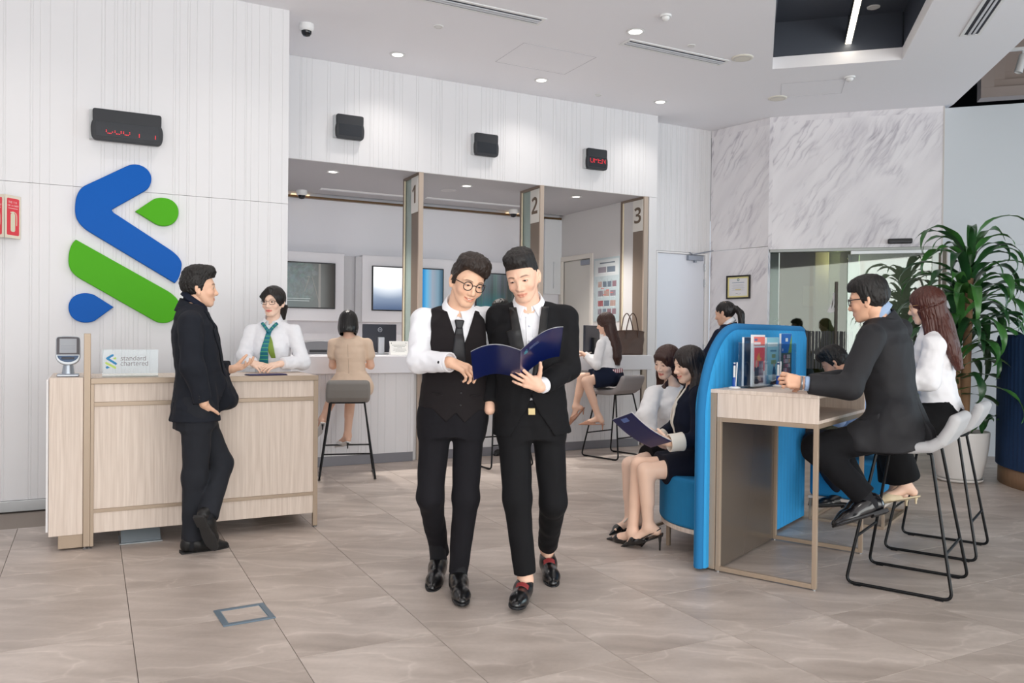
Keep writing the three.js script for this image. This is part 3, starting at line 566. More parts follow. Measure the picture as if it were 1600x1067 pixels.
{
  // reception desk
  const t = thing('reception_desk', 'pale oak reception desk with taupe metal trims in front of the slatted wall', 'desk', [0, 0, -5.575]);
  part('side_cabinet', bx(-0.225, 0.095, -0.62, -0.042, 1.052, 0, 0.003), oak, t);
  part('side_edge', bx(-0.24, 0.12, -0.6, -0.227, 1.04, -0.02, 0.002), white, t);
  part('plinth', bx(-0.175, 0.012, -0.55, -0.042, 0.095, -0.015, 0.003), taupe, t);
  part('post', bx(-0.041, 0.018, -0.05, -0.003, 1.321, 0.012, 0.003), taupe, t);
  part('worktop', bx(-0.003, 1.012, -0.6, 1.39, 1.045, 0.012, 0.003), oak, t, 'oak veneer top');
  part('worktop_edge', bx(-0.003, 1.012, 0.0, 1.39, 1.047, 0.018, 0.003), taupe, t);
  part('front_panel', bx(0.014, 0.9, -0.02, 1.362, 1.012, 0.004, 0.002), oak, t);
  part('front_panel', bx(0.014, 0.243, -0.02, 1.362, 0.874, 0.004, 0.002), oak, t);
  part('front_panel', bx(0.014, 0.097, -0.02, 1.362, 0.221, 0.004, 0.002), oak, t);
  part('rail', bx(0.0, 0.874, -0.02, 1.366, 0.9, 0.012, 0.002), taupe, t);
  part('rail', bx(0.0, 0.221, -0.02, 1.366, 0.243, 0.012, 0.002), taupe, t);
  part('stile', bx(-0.003, 0.018, -0.04, 0.016, 1.012, 0.014, 0.002), taupe, t);
  part('leg', bx(1.36, 0.01, -0.02, 1.39, 1.012, 0.014, 0.002), taupe, t);
  part('leg', bx(1.36, 0.01, -0.6, 1.39, 1.012, -0.565, 0.002), taupe, t);
  part('side_panel', bx(1.368, 0.1, -0.565, 1.382, 1.012, -0.02, 0.002), oak, t);
  part('back_shelf', bx(0.0, 0.12, -0.58, 1.36, 0.14, -0.03, 0.002), taupe, t);
  for (const [x, z] of [[-0.03, -0.02], [-0.008, -0.02], [1.375, -0.003], [1.375, -0.582]]) part('foot', lathe([[0, 0], [0.016, 0], [0.016, 0.004], [0.006, 0.006], [0.006, 0.02], [0, 0.02]].map(([r, y]) => [r, y]), 16).translate(x, 0, z), steel, t);
  // terminal on its end
  const k = thing('feedback_terminal', 'small grey touch terminal on a silver stand at the desk end', 'terminal', [-0.128, 1.052, -5.72]);
  part('base', bx(-0.062, 0, -0.05, 0.062, 0.018, 0.06, 0.008), std(0xb8bfc9, 0.3, { metalness: 0.5 }), k);
  part('stand', (() => { const g = new THREE.CylinderGeometry(0.026, 0.036, 0.075, 28); g.translate(0, 0.05, 0); return g; })(), std(0xa9b1bb, 0.3, { metalness: 0.5 }), k);
  const sh = new THREE.Shape(); sh.moveTo(-0.068, 0.02); sh.bezierCurveTo(-0.06, -0.05, 0.06, -0.05, 0.068, 0.02); sh.lineTo(0.066, 0.125); sh.quadraticCurveTo(0.064, 0.142, 0.05, 0.144); sh.quadraticCurveTo(0, 0.15, -0.05, 0.144); sh.quadraticCurveTo(-0.064, 0.142, -0.066, 0.125); sh.closePath();
  const head = new THREE.Group(); head.name = 'head'; k.add(head); head.position.set(0, 0.1, 0.0); head.rotation.x = -0.14;
  part('housing', extrude(sh, 0.05, 0.006), std(0xc3c8ce, 0.32, { metalness: 0.3 }), head);
  const s2 = new THREE.Shape(); s2.moveTo(-0.062, 0.03); s2.lineTo(0.062, 0.03); s2.lineTo(0.062, 0.123); s2.quadraticCurveTo(0.06, 0.137, 0.05, 0.138); s2.quadraticCurveTo(0, 0.143, -0.05, 0.138); s2.quadraticCurveTo(-0.06, 0.137, -0.062, 0.123); s2.closePath();
  part('bezel', extrude(s2, 0.004, 0.001).translate(0, 0, 0.056), std(0x3f3a42, 0.3), head);
  part('screen', plate(-0.046, 0.04, 0.046, 0.128, 0.0615), std(0xffffff, 0.25, { map: picture(256, 256, (c) => { c.fillStyle = '#9b9fa6'; c.fillRect(0, 0, 256, 256); c.fillStyle = '#8b8f97'; for (let i = 0; i < 5; i++) c.fillRect(20, 120 + i * 26, 216, 8); }) }), head);
  const s3 = new THREE.Shape(); s3.moveTo(-0.058, 0.024); s3.bezierCurveTo(-0.05, -0.03, 0.05, -0.03, 0.058, 0.024); s3.closePath();
  part('keypad', extrude(s3, 0.004, 0.001).translate(0, 0, 0.056), std(0x2a4a70, 0.3), head);
  part('card_slot', bx(-0.034, 0.0, 0.06, 0.034, 0.014, 0.066, 0.002), std(0x0c1830, 0.3), head);
  // acrylic plate with emblem and name
  const a = thing('acrylic_sign', 'clear acrylic name plate with small blue and green emblem on the reception desk', 'sign', [0.215, 1.045, -5.72]);
  part('foot', bx(-0.155, 0, -0.03, 0.17, 0.008, 0.03, 0.002), acrylic, a);
  part('plate', bx(-0.155, 0.006, -0.002, 0.17, 0.175, 0.002, 0.001), acrylic, a);
  const tx = picture(1024, 512, (c) => {
    c.clearRect(0, 0, 1024, 512); const k = 1.55;
    c.lineCap = 'round'; c.lineJoin = 'round'; c.strokeStyle = '#0b83bd'; c.lineWidth = 44; c.beginPath(); c.moveTo(175, 95); c.lineTo(75, 160); c.lineTo(235, 270); c.stroke();
    c.fillStyle = '#bdd96a'; c.beginPath(); c.moveTo(180, 165); c.arc(222, 160, 22, -2.2, 2.2); c.fill(); c.strokeStyle = '#bdd96a'; c.beginPath(); c.moveTo(60, 255); c.lineTo(222, 350); c.stroke();
    c.fillStyle = '#0b83bd'; c.beginPath(); c.arc(75, 345, 26, 0.7, 5.6); c.lineTo(130, 345); c.fill();
    c.fillStyle = '#8f8a8f'; c.font = '122px sans-serif'; c.fillText('standard', 320, 205, 600); c.fillText('chartered', 320, 312, 640);
  });
  part('print', plate(-0.15, 0.01, 0.165, 0.168, 0.0035), std(0xffffff, 0.5, { map: tx, transparent: true, alphaTest: 0.4 }), a);
  // notepad and folder near the receptionist
  const n = thing('desk_folder', 'thin dark purple folder lying on the reception desk before the receptionist', 'folder', [1.06, 1.046, -5.68], 0.1);
  part('cover', bx(-0.13, 0, -0.06, 0.13, 0.005, 0.06, 0.001), std(0x2c2547, 0.4), n); part('pages', bx(-0.125, 0.005, -0.055, 0.125, 0.009, 0.055, 0.001), std(0x38305e, 0.5), n);
}
{
  // floor boxes
  const t = thing('floor_box', 'flush grey steel floor box with a stone insert in the open floor', 'floor box', [0.65, 0, -3.975], 0.06);
  const fr = std(0x6c7f8e, 0.4, { metalness: 0.4 });
  part('frame', [bx(-0.118, 0, -0.118, 0.118, 0.006, -0.092, 0.001), bx(-0.118, 0, 0.092, 0.118, 0.006, 0.118, 0.001), bx(-0.118, 0, -0.092, -0.092, 0.006, 0.092, 0.001), bx(0.092, 0, -0.092, 0.118, 0.006, 0.092, 0.001)], fr, t);
  part('insert', bx(-0.088, 0, -0.088, 0.088, 0.004, 0.088, 0.0005), floorTile, t); part('inner_edge', [bx(-0.092, 0, -0.092, 0.092, 0.0025, -0.086, 0), bx(-0.092, 0, 0.086, 0.092, 0.0025, 0.092, 0), bx(-0.092, 0, -0.086, -0.086, 0.0025, 0.086, 0), bx(0.086, 0, -0.086, 0.092, 0.0025, 0.086, 0)], std(0x8fa1ad, 0.4), t);
  const o = thing('floor_box', 'open floor box with a raised blue grey lid under the reception desk', 'floor box', [0.285, 0, -5.72]);
  part('frame', bx(-0.125, 0, -0.12, 0.125, 0.005, 0.12, 0.001), std(0xa7adb1, 0.35, { metalness: 0.6 }), o);
  const lid = part('lid', bx(-0.115, 0, -0.006, 0.115, 0.16, 0.006, 0.002), std(0x7e868c, 0.5, { bumpMap: mottle, bumpScale: 0.001 }), o); lid.rotation.x = -0.9; lid.position.set(0, 0.006, 0.1);
}
{
  // teller counter
  const t = thing('teller_counter', 'long white teller counter with fluted front and grey plinth under the numbered fins', 'counter');
  const gx = []; for (let x = 1.5; x < 5.98; x += rr(0.025, 0.14)) { gx.push(x); if (rnd() < 0.5) gx.push(x + 0.028); }
  gx.sort((a, b) => a - b);
  for (const [a, b] of [[1.47, 3.0], [3.12, 4.47], [4.6, 5.9]]) {
    const f = part('front_panel', grooved(a, b, 0.1, 0.93, gx, 0.03, 0.006, 0.004), panelWhite, t); f.position.z = -7.99;
    part('plinth', bx(a, 0.0, -8.06, b, 0.1, -8.0, 0.002), std(0x8e8e94, 0.35, { metalness: 0.4 }), t);
  }
  part('worktop', bx(1.47, 0.932, -8.6, 6.0, 1.105, -7.88, 0.004), std(0xe3e3e8, 0.35), t);
  part('body', bx(1.47, 0.0, -8.5, 5.98, 0.93, -8.08, 0), white, t);
  // numbered fins
  const fin = (x, n, w, label) => {
    const f = thing('counter_fin', label, 'partition', [x, 0, -8.05], 0, 'numbered fins of the teller counter');
    const D = 0.5, H = SOFFIT;
    part('front_post', bx(-w / 2, 0, -0.025, w / 2, H, 0.0, 0.002), std(0xbfae9f, 0.45, { metalness: 0.15 }), f);
    part('infill', bx(-w / 2 + 0.004, 0, -0.235, w / 2 - 0.004, 2.63, -0.025, 0.002), taupeDark, f);
    part('top_rail', bx(-w / 2, H - 0.03, -D, w / 2, H, -0.025, 0.002), taupeDark, f);
    part('back_post', bx(-w / 2, 1.1, -D, w / 2, H - 0.03, -D + 0.045, 0.002), taupeDark, f);
    part('edge_strip', bx(-w / 2 - 0.003, 1.1, -D + 0.045, -w / 2 + 0.012, H - 0.03, -D + 0.06, 0.001), std(0xe8dcc0, 0.4), f);
    part('glass', bx(-0.006, 1.1, -D + 0.045, 0.006, H - 0.03, -0.235, 0.001), phys(0xc2d2cd, 0.35, { transmission: 0.5, thickness: 0 }), f);
    const p = part('number_plate', bx(-w / 2 - 0.002, 2.63, -0.235, w / 2 + 0.002, H - 0.035, -0.027, 0.001), std(0xe6e3dd, 0.5), f);
    const tx = picture(128, 256, (c) => { c.fillStyle = '#e6e3dd'; c.fillRect(0, 0, 128, 256); c.fillStyle = '#6b5a4a'; c.font = 'bold 185px sans-serif'; c.textAlign = 'center'; c.fillText(String(n), 64, 190); });
    const g = plate(-0.1, 2.635, 0.1, H - 0.04, 0); g.rotateY(-Math.PI / 2); g.translate(-w / 2 - 0.0035, 0, -0.131);
    part('number_print', g, std(0xffffff, 0.5, { map: tx }), f);
  };
  fin(3.085, 1, 0.05, 'taupe framed glass fin numbered one, left of the man in the waistcoat'); fin(4.555, 2, 0.05, 'taupe framed glass fin numbered two, behind the man in the black suit'); fin(6.02, 3, 0.06, 'taupe framed glass fin numbered three, behind the brown handbag');
}
{
  // screens on the back wall in white surrounds
  const tv = (label, x0, x1, y0, y1, f, draw, k) => {
    const t = thing('wall_screen', label, 'screen', [(x0 + x1) / 2, (y0 + y1) / 2, -9.95], 0, 'wall screens behind the tellers'), w = x1 - x0, h = y1 - y0;
    part('surround', bx(f[0] - (x0 + x1) / 2, f[2] - (y0 + y1) / 2, -0.15, f[1] - (x0 + x1) / 2, f[3] - (y0 + y1) / 2, -0.002, 0.003), std(0xe6e5ea, 0.4), t);
    part('bezel', bx(-w / 2, -h / 2, -0.01, w / 2, h / 2, 0.02, 0.004), std(0x1c1d22, 0.35), t);
    const tx = picture(512, 400, draw);
    part('display', plate(-w / 2 + 0.015, -h / 2 + 0.015, w / 2 - 0.015, h / 2 - 0.015, 0.0208), new THREE.MeshStandardMaterial({ color: 0x050505, roughness: 0.15, emissive: 0xffffff, emissiveMap: tx, emissiveIntensity: k }), t);
  };
  const forest = (c, w, h) => {
    const g = c.createLinearGradient(0, 0, w, 0); g.addColorStop(0, '#2c4a4f'); g.addColorStop(0.5, '#3a4848'); g.addColorStop(1, '#3c3634'); c.fillStyle = g; c.fillRect(0, 0, w, h);
    for (let i = 0; i < 260; i++) { c.fillStyle = `rgba(${70 + rnd() * 90},${105 + rnd() * 60},${115 + rnd() * 50},${0.05 + rnd() * 0.12})`; c.beginPath(); c.ellipse(rnd() * w * 0.62, rnd() * h * 0.8, 6 + rnd() * 34, 4 + rnd() * 22, rnd() * 3, 0, 7); c.fill(); }
    c.fillStyle = 'rgba(150,140,135,0.7)'; c.fillRect(w * 0.68, 0, w * 0.045, h); for (const [a, b, d] of [[0.5, 0.65, 0.4], [0.55, 0.9, 0.7], [0.45, 0.3, 0.5]]) { c.strokeStyle = 'rgba(150,130,115,0.5)'; c.lineWidth = 7; c.beginPath(); c.moveTo(w * a, h * 0.3); c.lineTo(w * d, h * b); c.stroke(); }
    c.fillStyle = 'rgba(235,240,240,0.75)'; c.fillRect(w * 0.02, h * 0.8, w * 0.5, 5); c.fillRect(w * 0.02, h * 0.85, w * 0.48, 5);
  };
  tv('wall screen showing a dim forest picture, behind the receptionist', 2.04, 2.684, 1.628, 2.195, [1.47, 2.8, 1.478, 2.32], forest, 0.5);
  tv('bright wall screen with a white glow over grey blue, left of fin number 1', 3.155, 4.135, 1.62, 2.192, [3.03, 4.3, 1.475, 2.32], (c, w, h) => {
    const g = c.createLinearGradient(0, 0, 0, h); g.addColorStop(0, '#ffffff'); g.addColorStop(0.35, '#fbfdff'); g.addColorStop(0.52, '#aab6c6'); g.addColorStop(1, '#4a5b78'); c.fillStyle = g; c.fillRect(0, 0, w, h);
    const r = c.createRadialGradient(w * 0.22, h * 0.3, 10, w * 0.22, h * 0.25, h * 0.5); r.addColorStop(0, 'rgba(255,255,255,1)'); r.addColorStop(1, 'rgba(255,255,255,0)'); c.fillStyle = r; c.fillRect(0, 0, w, h);
    const k = c.createLinearGradient(w * 0.66, 0, w, 0); k.addColorStop(0, 'rgba(20,110,170,0)'); k.addColorStop(0.12, '#1673b0'); k.addColorStop(0.3, '#5aa0c8'); k.addColorStop(0.55, '#8a93a0'); k.addColorStop(0.8, '#6f8a9a'); k.addColorStop(1, '#2f4a5c'); c.fillStyle = k; c.fillRect(w * 0.66, 0, w * 0.34, h);
  }, 1.0);
  tv('dark green wall screen between the two walking men', 4.6, 5.35, 1.58, 2.17, [4.4, 5.6, 1.475, 2.32], (c, w, h) => {
    c.fillStyle = '#2b3434'; c.fillRect(0, 0, w, h); for (let i = 0; i < 14; i++) { c.fillStyle = `rgba(${50 + rnd() * 50},${60 + rnd() * 50},${60 + rnd() * 40},0.4)`; c.fillRect(rnd() * w, 0, 10 + rnd() * 40, h); }
    const g = c.createLinearGradient(0, h * 0.4, 0, h); g.addColorStop(0, 'rgba(10,90,95,0)'); g.addColorStop(1, '#0d6570'); c.fillStyle = g; c.fillRect(0, 0, w * 0.6, h);
  }, 0.8);
  const o = solo('wall_pilaster', [bx(2.82, 1.47, -10.1, 2.95, 2.3, -10.02, 0.002), bx(2.95, 1.47, -10.1, 3.03, 2.3, -9.97, 0.002)], std(0xc9c9cd, 0.6), 'narrow grey pilaster between the first two wall screens', 'pilaster');
  // back monitors seen from behind
  const mon = (label, x0, x1, y0, y1, z, turn, led) => {
    const t = thing('monitor', label, 'monitor', [(x0 + x1) / 2, 1.105, z], turn), w = x1 - x0;
    part('back_shell', bx(-w / 2, y0 - 1.105, -0.02, w / 2, y1 - 1.105, 0.012, 0.006), std(0x2b2d38, 0.4), t);
    part('screen', plate(-w / 2 + 0.01, y0 - 1.095, w / 2 - 0.01, y1 - 1.115, 0).rotateY(Math.PI).translate(0, 0, -0.0215), std(0x27405c, 0.2), t);
    part('stand', bx(-0.03, 0, 0.01, 0.04, (y1 - y0) * 0.62, 0.05, 0.006), led ? std(0xc3c6cc, 0.3, { metalness: 0.7 }) : black, t);
    part('stand_base', bx(-0.11, 0, -0.08, 0.12, 0.012, 0.1, 0.005), led ? std(0x9a9da3, 0.3, { metalness: 0.7 }) : black, t);
    if (led) { const r = new THREE.TorusGeometry(0.022, 0.0035, 8, 24); r.translate(0, y1 - 1.105 - 0.06, 0.014); part('badge', [r, bx(-0.012, y1 - 1.17, 0.012, 0.012, y1 - 1.162, 0.015, 0.001)], std(0xaeb2bb, 0.3, { metalness: 0.8 }), t, 'round silver badge'); }
  };
  mon('black monitor seen from behind with silver stand at teller place 1', 2.58, 2.965, 1.13, 1.434, -8.45, 0.06, true);
  mon('dark monitor seen edge on at teller place 3', 5.3, 5.72, 1.13, 1.46, -8.45, 0.55, false);
  mon('black monitor seen from behind at teller place 2, hidden by the walking men', 3.75, 4.15, 1.13, 1.434, -8.45, 0.06, true);
  const pr = thing('printer', 'low grey office machine on the counter between receptionist and woman in beige', 'printer', [2.09, 1.105, -8.4]);
  const s = new THREE.Shape(); s.moveTo(-0.24, 0); s.lineTo(0.24, 0); s.lineTo(0.24, 0.11); s.quadraticCurveTo(0.1, 0.15, -0.02, 0.148); s.quadraticCurveTo(-0.15, 0.145, -0.24, 0.12); s.closePath();
  part('housing', extrude(s, 0.25, 0.008).translate(0, 0, -0.12), std(0x77787c, 0.55), pr);
  part('paper_slot', bx(-0.12, 0.03, 0.13, 0.06, 0.055, 0.142, 0.003), std(0x2a2b2e, 0.6), pr);
  part('tray', bx(-0.13, 0.0, 0.12, 0.08, 0.01, 0.22, 0.003), std(0xd9dadd, 0.5), pr);
  const dn = thing('desk_notice', 'slanted white notice card on the counter left of fin number 1', 'sign', [2.87, 1.105, -8.06]);
  const c1 = picture(512, 400, (c) => { c.fillStyle = '#f4f4ef'; c.fillRect(0, 0, 512, 400); c.fillStyle = '#555'; c.fillRect(40, 40, 14, 40); c.fillRect(440, 40, 14, 40); for (let i = 0; i < 6; i++) { c.fillStyle = i < 2 ? '#555' : '#888'; const w = [380, 300, 120, 330, 350, 240][i]; for (let x = 256 - w / 2; x < 256 + w / 2; x += 26) c.fillRect(x, 110 + i * 36, 20, 12); } });
  const card = part('card', bx(-0.105, 0, -0.002, 0.105, 0.155, 0.002, 0.0005), white, dn), pp = part('print', plate(-0.104, 0.001, 0.104, 0.154, 0.003), std(0xffffff, 0.5, { map: c1 }), dn), leg = part('back_leg', bx(-0.09, 0, -0.002, 0.09, 0.15, 0.002, 0.0005), white, dn);
  for (const q of [card, pp]) q.rotation.x = -0.3; leg.rotation.x = 0.35; leg.position.z = -0.1; leg.position.y = 0.002; card.position.y = pp.position.y = 0.002;
  // glossy poster on the side wall
  const po = thing('wall_poster', 'pale poster of small pictures under glossy film on the office side wall', 'poster', [5.995, 1.94, -8.86], -Math.PI / 2);
  const ptx = picture(512, 700, (c) => {
    c.fillStyle = '#bccbd0'; c.fillRect(0, 0, 512, 700); c.fillStyle = '#d4dadc'; c.fillRect(20, 20, 472, 180); c.fillStyle = '#6a7680'; c.fillRect(120, 50, 300, 14);
    for (const [y, n] of [[100, 2], [260, 4], [360, 3], [470, 3], [560, 4]]) for (let i = 0; i < n; i++) { const w = 330 / n; c.fillStyle = ['#93747e', '#6f7d8c', '#b79a92', '#8f8792', '#a35c60'][Math.floor(rnd() * 5)]; c.fillRect(90 + i * (w + 12), y, w - 6, 62); c.fillStyle = 'rgba(255,255,255,.5)'; c.fillRect(94 + i * (w + 12), y + 66, w - 20, 5); }
    c.fillStyle = '#d27b76'; for (const [x, y] of [[150, 330], [190, 400], [250, 350], [330, 380]]) c.fillRect(x, y, 60, 12);
  });
  part('sheet', plate(-0.3, -0.42, 0.3, 0.42, 0.002), phys(0xffffff, 0.3, { map: ptx, clearcoat: 1, clearcoatRoughness: 0.08 }), po);
  part('film', (() => { const g = new THREE.PlaneGeometry(0.58, 0.6, 60, 60), p = g.attributes.position; for (let i = 0; i < p.count; i++) p.setZ(i, 0.012 + 0.006 * Math.sin(p.getX(i) * 40 + 6 * noise.noise(p.getX(i) * 6, p.getY(i) * 6, 1)) * noise.noise(p.getX(i) * 7, p.getY(i) * 5, 4)); g.computeVertexNormals(); g.translate(0, -0.1, 0); return g; })(), phys(0xffffff, 0.03, { transmission: 1, thickness: 0, ior: 1.5, side: THREE.DoubleSide }), po, 'crinkled clear film');
}
{
  // framed certificate, sensor, socket box
  const P1 = V(7.246, 0, -8.29), d = V(0.1805, 0, 0.9836), t = thing('framed_certificate', 'black framed certificate with yellow border on the marble wall', 'certificate', P1.clone().addScaledVector(d, 0.462).setY(1.972).toArray(), -Math.atan2(0.9836, 0.1805));
  const mk = (a, b, c, e) => bx(a, b, -0.012, c, e, 0.012, 0.003);
  // local +z points into the hall
  t.rotation.y = Math.atan2(-0.9836, 0.1805);
  const tx = picture(600, 480, (c) => { c.fillStyle = '#f3e6a0'; c.fillRect(0, 0, 600, 480); c.fillStyle = '#ebeaec'; c.fillRect(42, 36, 516, 408); c.fillStyle = '#7f968f'; c.beginPath(); c.arc(300, 66, 34, 0, 7); c.fill(); c.fillStyle = '#d9e0e6'; c.beginPath(); c.arc(300, 66, 18, 0, 7); c.fill(); c.fillStyle = '#8f9bb3'; c.fillRect(130, 128, 340, 12); c.fillStyle = '#b8bac2'; for (let i = 0; i < 6; i++) c.fillRect(150 - (i % 2) * 30, 180 + i * 26, 300 + (i % 2) * 60, 6); c.fillStyle = '#e8d98a'; c.fillRect(220, 290, 160, 16); c.strokeStyle = '#666'; c.lineWidth = 4; c.beginPath(); c.moveTo(230, 400); c.bezierCurveTo(260, 360, 300, 430, 370, 390); c.stroke(); });
  part('frame', [mk(-0.18, 0.13, 0.18, 0.15), mk(-0.18, -0.15, 0.18, -0.13), mk(-0.18, -0.13, -0.162, 0.13), mk(0.162, -0.13, 0.18, 0.13)], std(0x211d1c, 0.4), t);
  const pg = plate(-0.162, -0.13, 0.162, 0.13, 0); part('paper', pg, std(0xffffff, 0.6, { map: tx }), t);
  part('back_board', bx(-0.17, -0.14, -0.011, 0.17, 0.14, -0.004, 0.001), black, t);
  t.position.add(V(-0.0142, 0, 0.0026));
  const s = thing('door_sensor', 'flat black motion sensor above the glass sliding door', 'sensor', [8.44, 2.485, -6.36], -Math.PI / 4);
  part('housing', bx(-0.13, -0.028, -0.02, 0.13, 0.028, 0.05, 0.01), black, s); part('lens', bx(-0.12, -0.02, 0.05, 0.12, -0.008, 0.053, 0.001), std(0x30333a, 0.15), s);
  const w = thing('wall_switch', 'small grey switch box on the marble wall behind the blue screen', 'switch', [7.384, 1.43, -7.52], Math.atan2(-0.9836, 0.1805));
  part('plate', bx(-0.035, -0.06, 0.0, 0.035, 0.06, 0.03, 0.004), std(0xb9bec4, 0.4), w); part('button', bx(-0.015, -0.03, 0.03, 0.015, 0.02, 0.036, 0.002), std(0x7d838b, 0.4), w);
}
// ------------------------------------------------------------------ high table, blue screen and benches (x runs away from the camera, z towards the right)
const LOUNGE = 0.4396, LO = V(3.172, 0, -3.553);
const lounge = (x, y, z) => V(LO.x + 0.9049 * x + 0.4256 * z, y, LO.z - 0.4256 * x + 0.9049 * z);
{
  const t = thing('high_table', 'pale oak high table on a taupe metal frame beside the blue screen', 'table', LO.toArray(), LOUNGE);
  part('tabletop', bx(0, 1.022, -0.045, 0.955, 1.043, 0.565, 0.002), oak, t);
  part('front_board', bx(0, 0.885, 0.0, 0.02, 1.022, 0.565, 0.002), oak, t); part('back_board', bx(0.935, 0.885, 0.0, 0.955, 1.022, 0.565, 0.002), oak, t);
  part('shelf', bx(0.02, 0.885, 0.0, 0.935, 0.903, 0.565, 0.002), oak, t); part('shelf_back', bx(0.02, 0.903, 0.0, 0.935, 1.022, 0.02, 0.001), oak, t);
  part('side_panel', bx(0, 0.012, -0.045, 0.955, 1.022, -0.004, 0.002), taupe, t);
  part('inner_panel', bx(0.03, 0.012, 0.002, 0.925, 0.868, 0.008, 0.001), std(0x7b6f64, 0.25, { metalness: 0.5 }), t);
  for (const x of [0, 0.93]) {
    part('leg', bx(x, 0.008, 0.54, x + 0.025, 0.885, 0.565, 0.002), taupe, t); part('leg', bx(x, 0.008, 0.0, x + 0.025, 0.885, 0.025, 0.002), taupe, t);
    part('floor_bar', bx(x, 0.008, 0.025, x + 0.025, 0.033, 0.54, 0.002), taupe, t); part('top_bar', bx(x, 0.86, 0.025, x + 0.025, 0.885, 0.54, 0.002), taupe, t);
  }
  for (const z of [0, 0.54]) part('side_bar', bx(0.025, 0.86, z, 0.93, 0.885, z + 0.025, 0.002), taupe, t);
  for (const [x, z] of [[0.012, 0.012], [0.012, 0.552], [0.942, 0.012], [0.942, 0.552]]) part('foot', cyl(0.009, 0.009, 0.009, x, 0, z, 12), steel, t);
}
{
  // screen of padded upright channels
  const t = thing('padded_screen', 'tall blue padded screen with upright channels and a rounded top corner', 'screen', LO.toArray(), LOUNGE);
  const top = (x) => { const d = x + 0.05; if (d < 0.5) { const q = 1 - d / 0.5; return 0.86 + 0.545 * Math.sqrt(Math.max(0, 1 - q * q)); } const e = 1.74 - x; return e < 0.05 ? 1.355 + Math.sqrt(Math.max(0, 0.0025 - (0.05 - e) ** 2)) : 1.405; };
  const z0 = -0.107, z1 = -0.046, pos = [], idx = [], W = 0.0637, N = 224, M = 26;
  for (const side of [1, -1]) {
    const base = pos.length / 3;
    for (let i = 0; i <= N; i++) {
      const x = -0.05 + 1.79 * i / N, h = top(Math.max(x, -0.0485)), ph = ((x + 0.05) / W) % 1, b = 0.008 * Math.pow(Math.abs(Math.sin(Math.PI * ph)), 0.25);
      for (let j = 0; j <= M; j++) { const y = 0.02 + (h - 0.02) * j / M, e = Math.min(1, (h - y) / 0.014), ex = Math.min(1, Math.min(x + 0.052, 1.742 - x) / 0.014); const q = Math.sqrt(Math.max(0, 1 - (1 - Math.min(e, ex)) ** 2)); pos.push(x, y, side > 0 ? z1 - 0.012 + (b + 0.012) * q : z0 + 0.012 - (b + 0.012) * q); }
    }
    for (let i = 0; i < N; i++) for (let j = 0; j < M; j++) { const a = base + i * (M + 1) + j, b = a + M + 1; side > 0 ? idx.push(a, b, a + 1, b, b + 1, a + 1) : idx.push(a, a + 1, b, b, a + 1, b + 1); }
  }
  const g = new THREE.BufferGeometry(); g.setAttribute('position', new THREE.Float32BufferAttribute(pos, 3)); g.setIndex(idx); g.computeVertexNormals();
  part('upholstery', metric(g), blueFabric, t);
  const ring = []; for (let i = 0; i <= 60; i++) { const x = -0.05 + 1.79 * i / 60; ring.push(V(x, top(Math.max(x, -0.0485)) - 0.004, (z0 + z1) / 2)); }
  ring.unshift(V(-0.05, 0.02, (z0 + z1) / 2)); ring.push(V(1.74, 0.02, (z0 + z1) / 2));
  part('edge_binding', rod(ring, 0.027, 0, 10), blueDark, t, 'darker blue edge band');
  const ol = shapeOf([[-0.05, 0.02], ...Array.from({ length: 41 }, (_, i) => { const x = -0.05 + 1.79 * i / 40; return [x, top(Math.max(x, -0.0485)) - 0.03]; }), [1.74, 0.02]]);
  part('core', extrude(ol, 0.05).translate(0, 0, -0.1), blueDark, t);
}
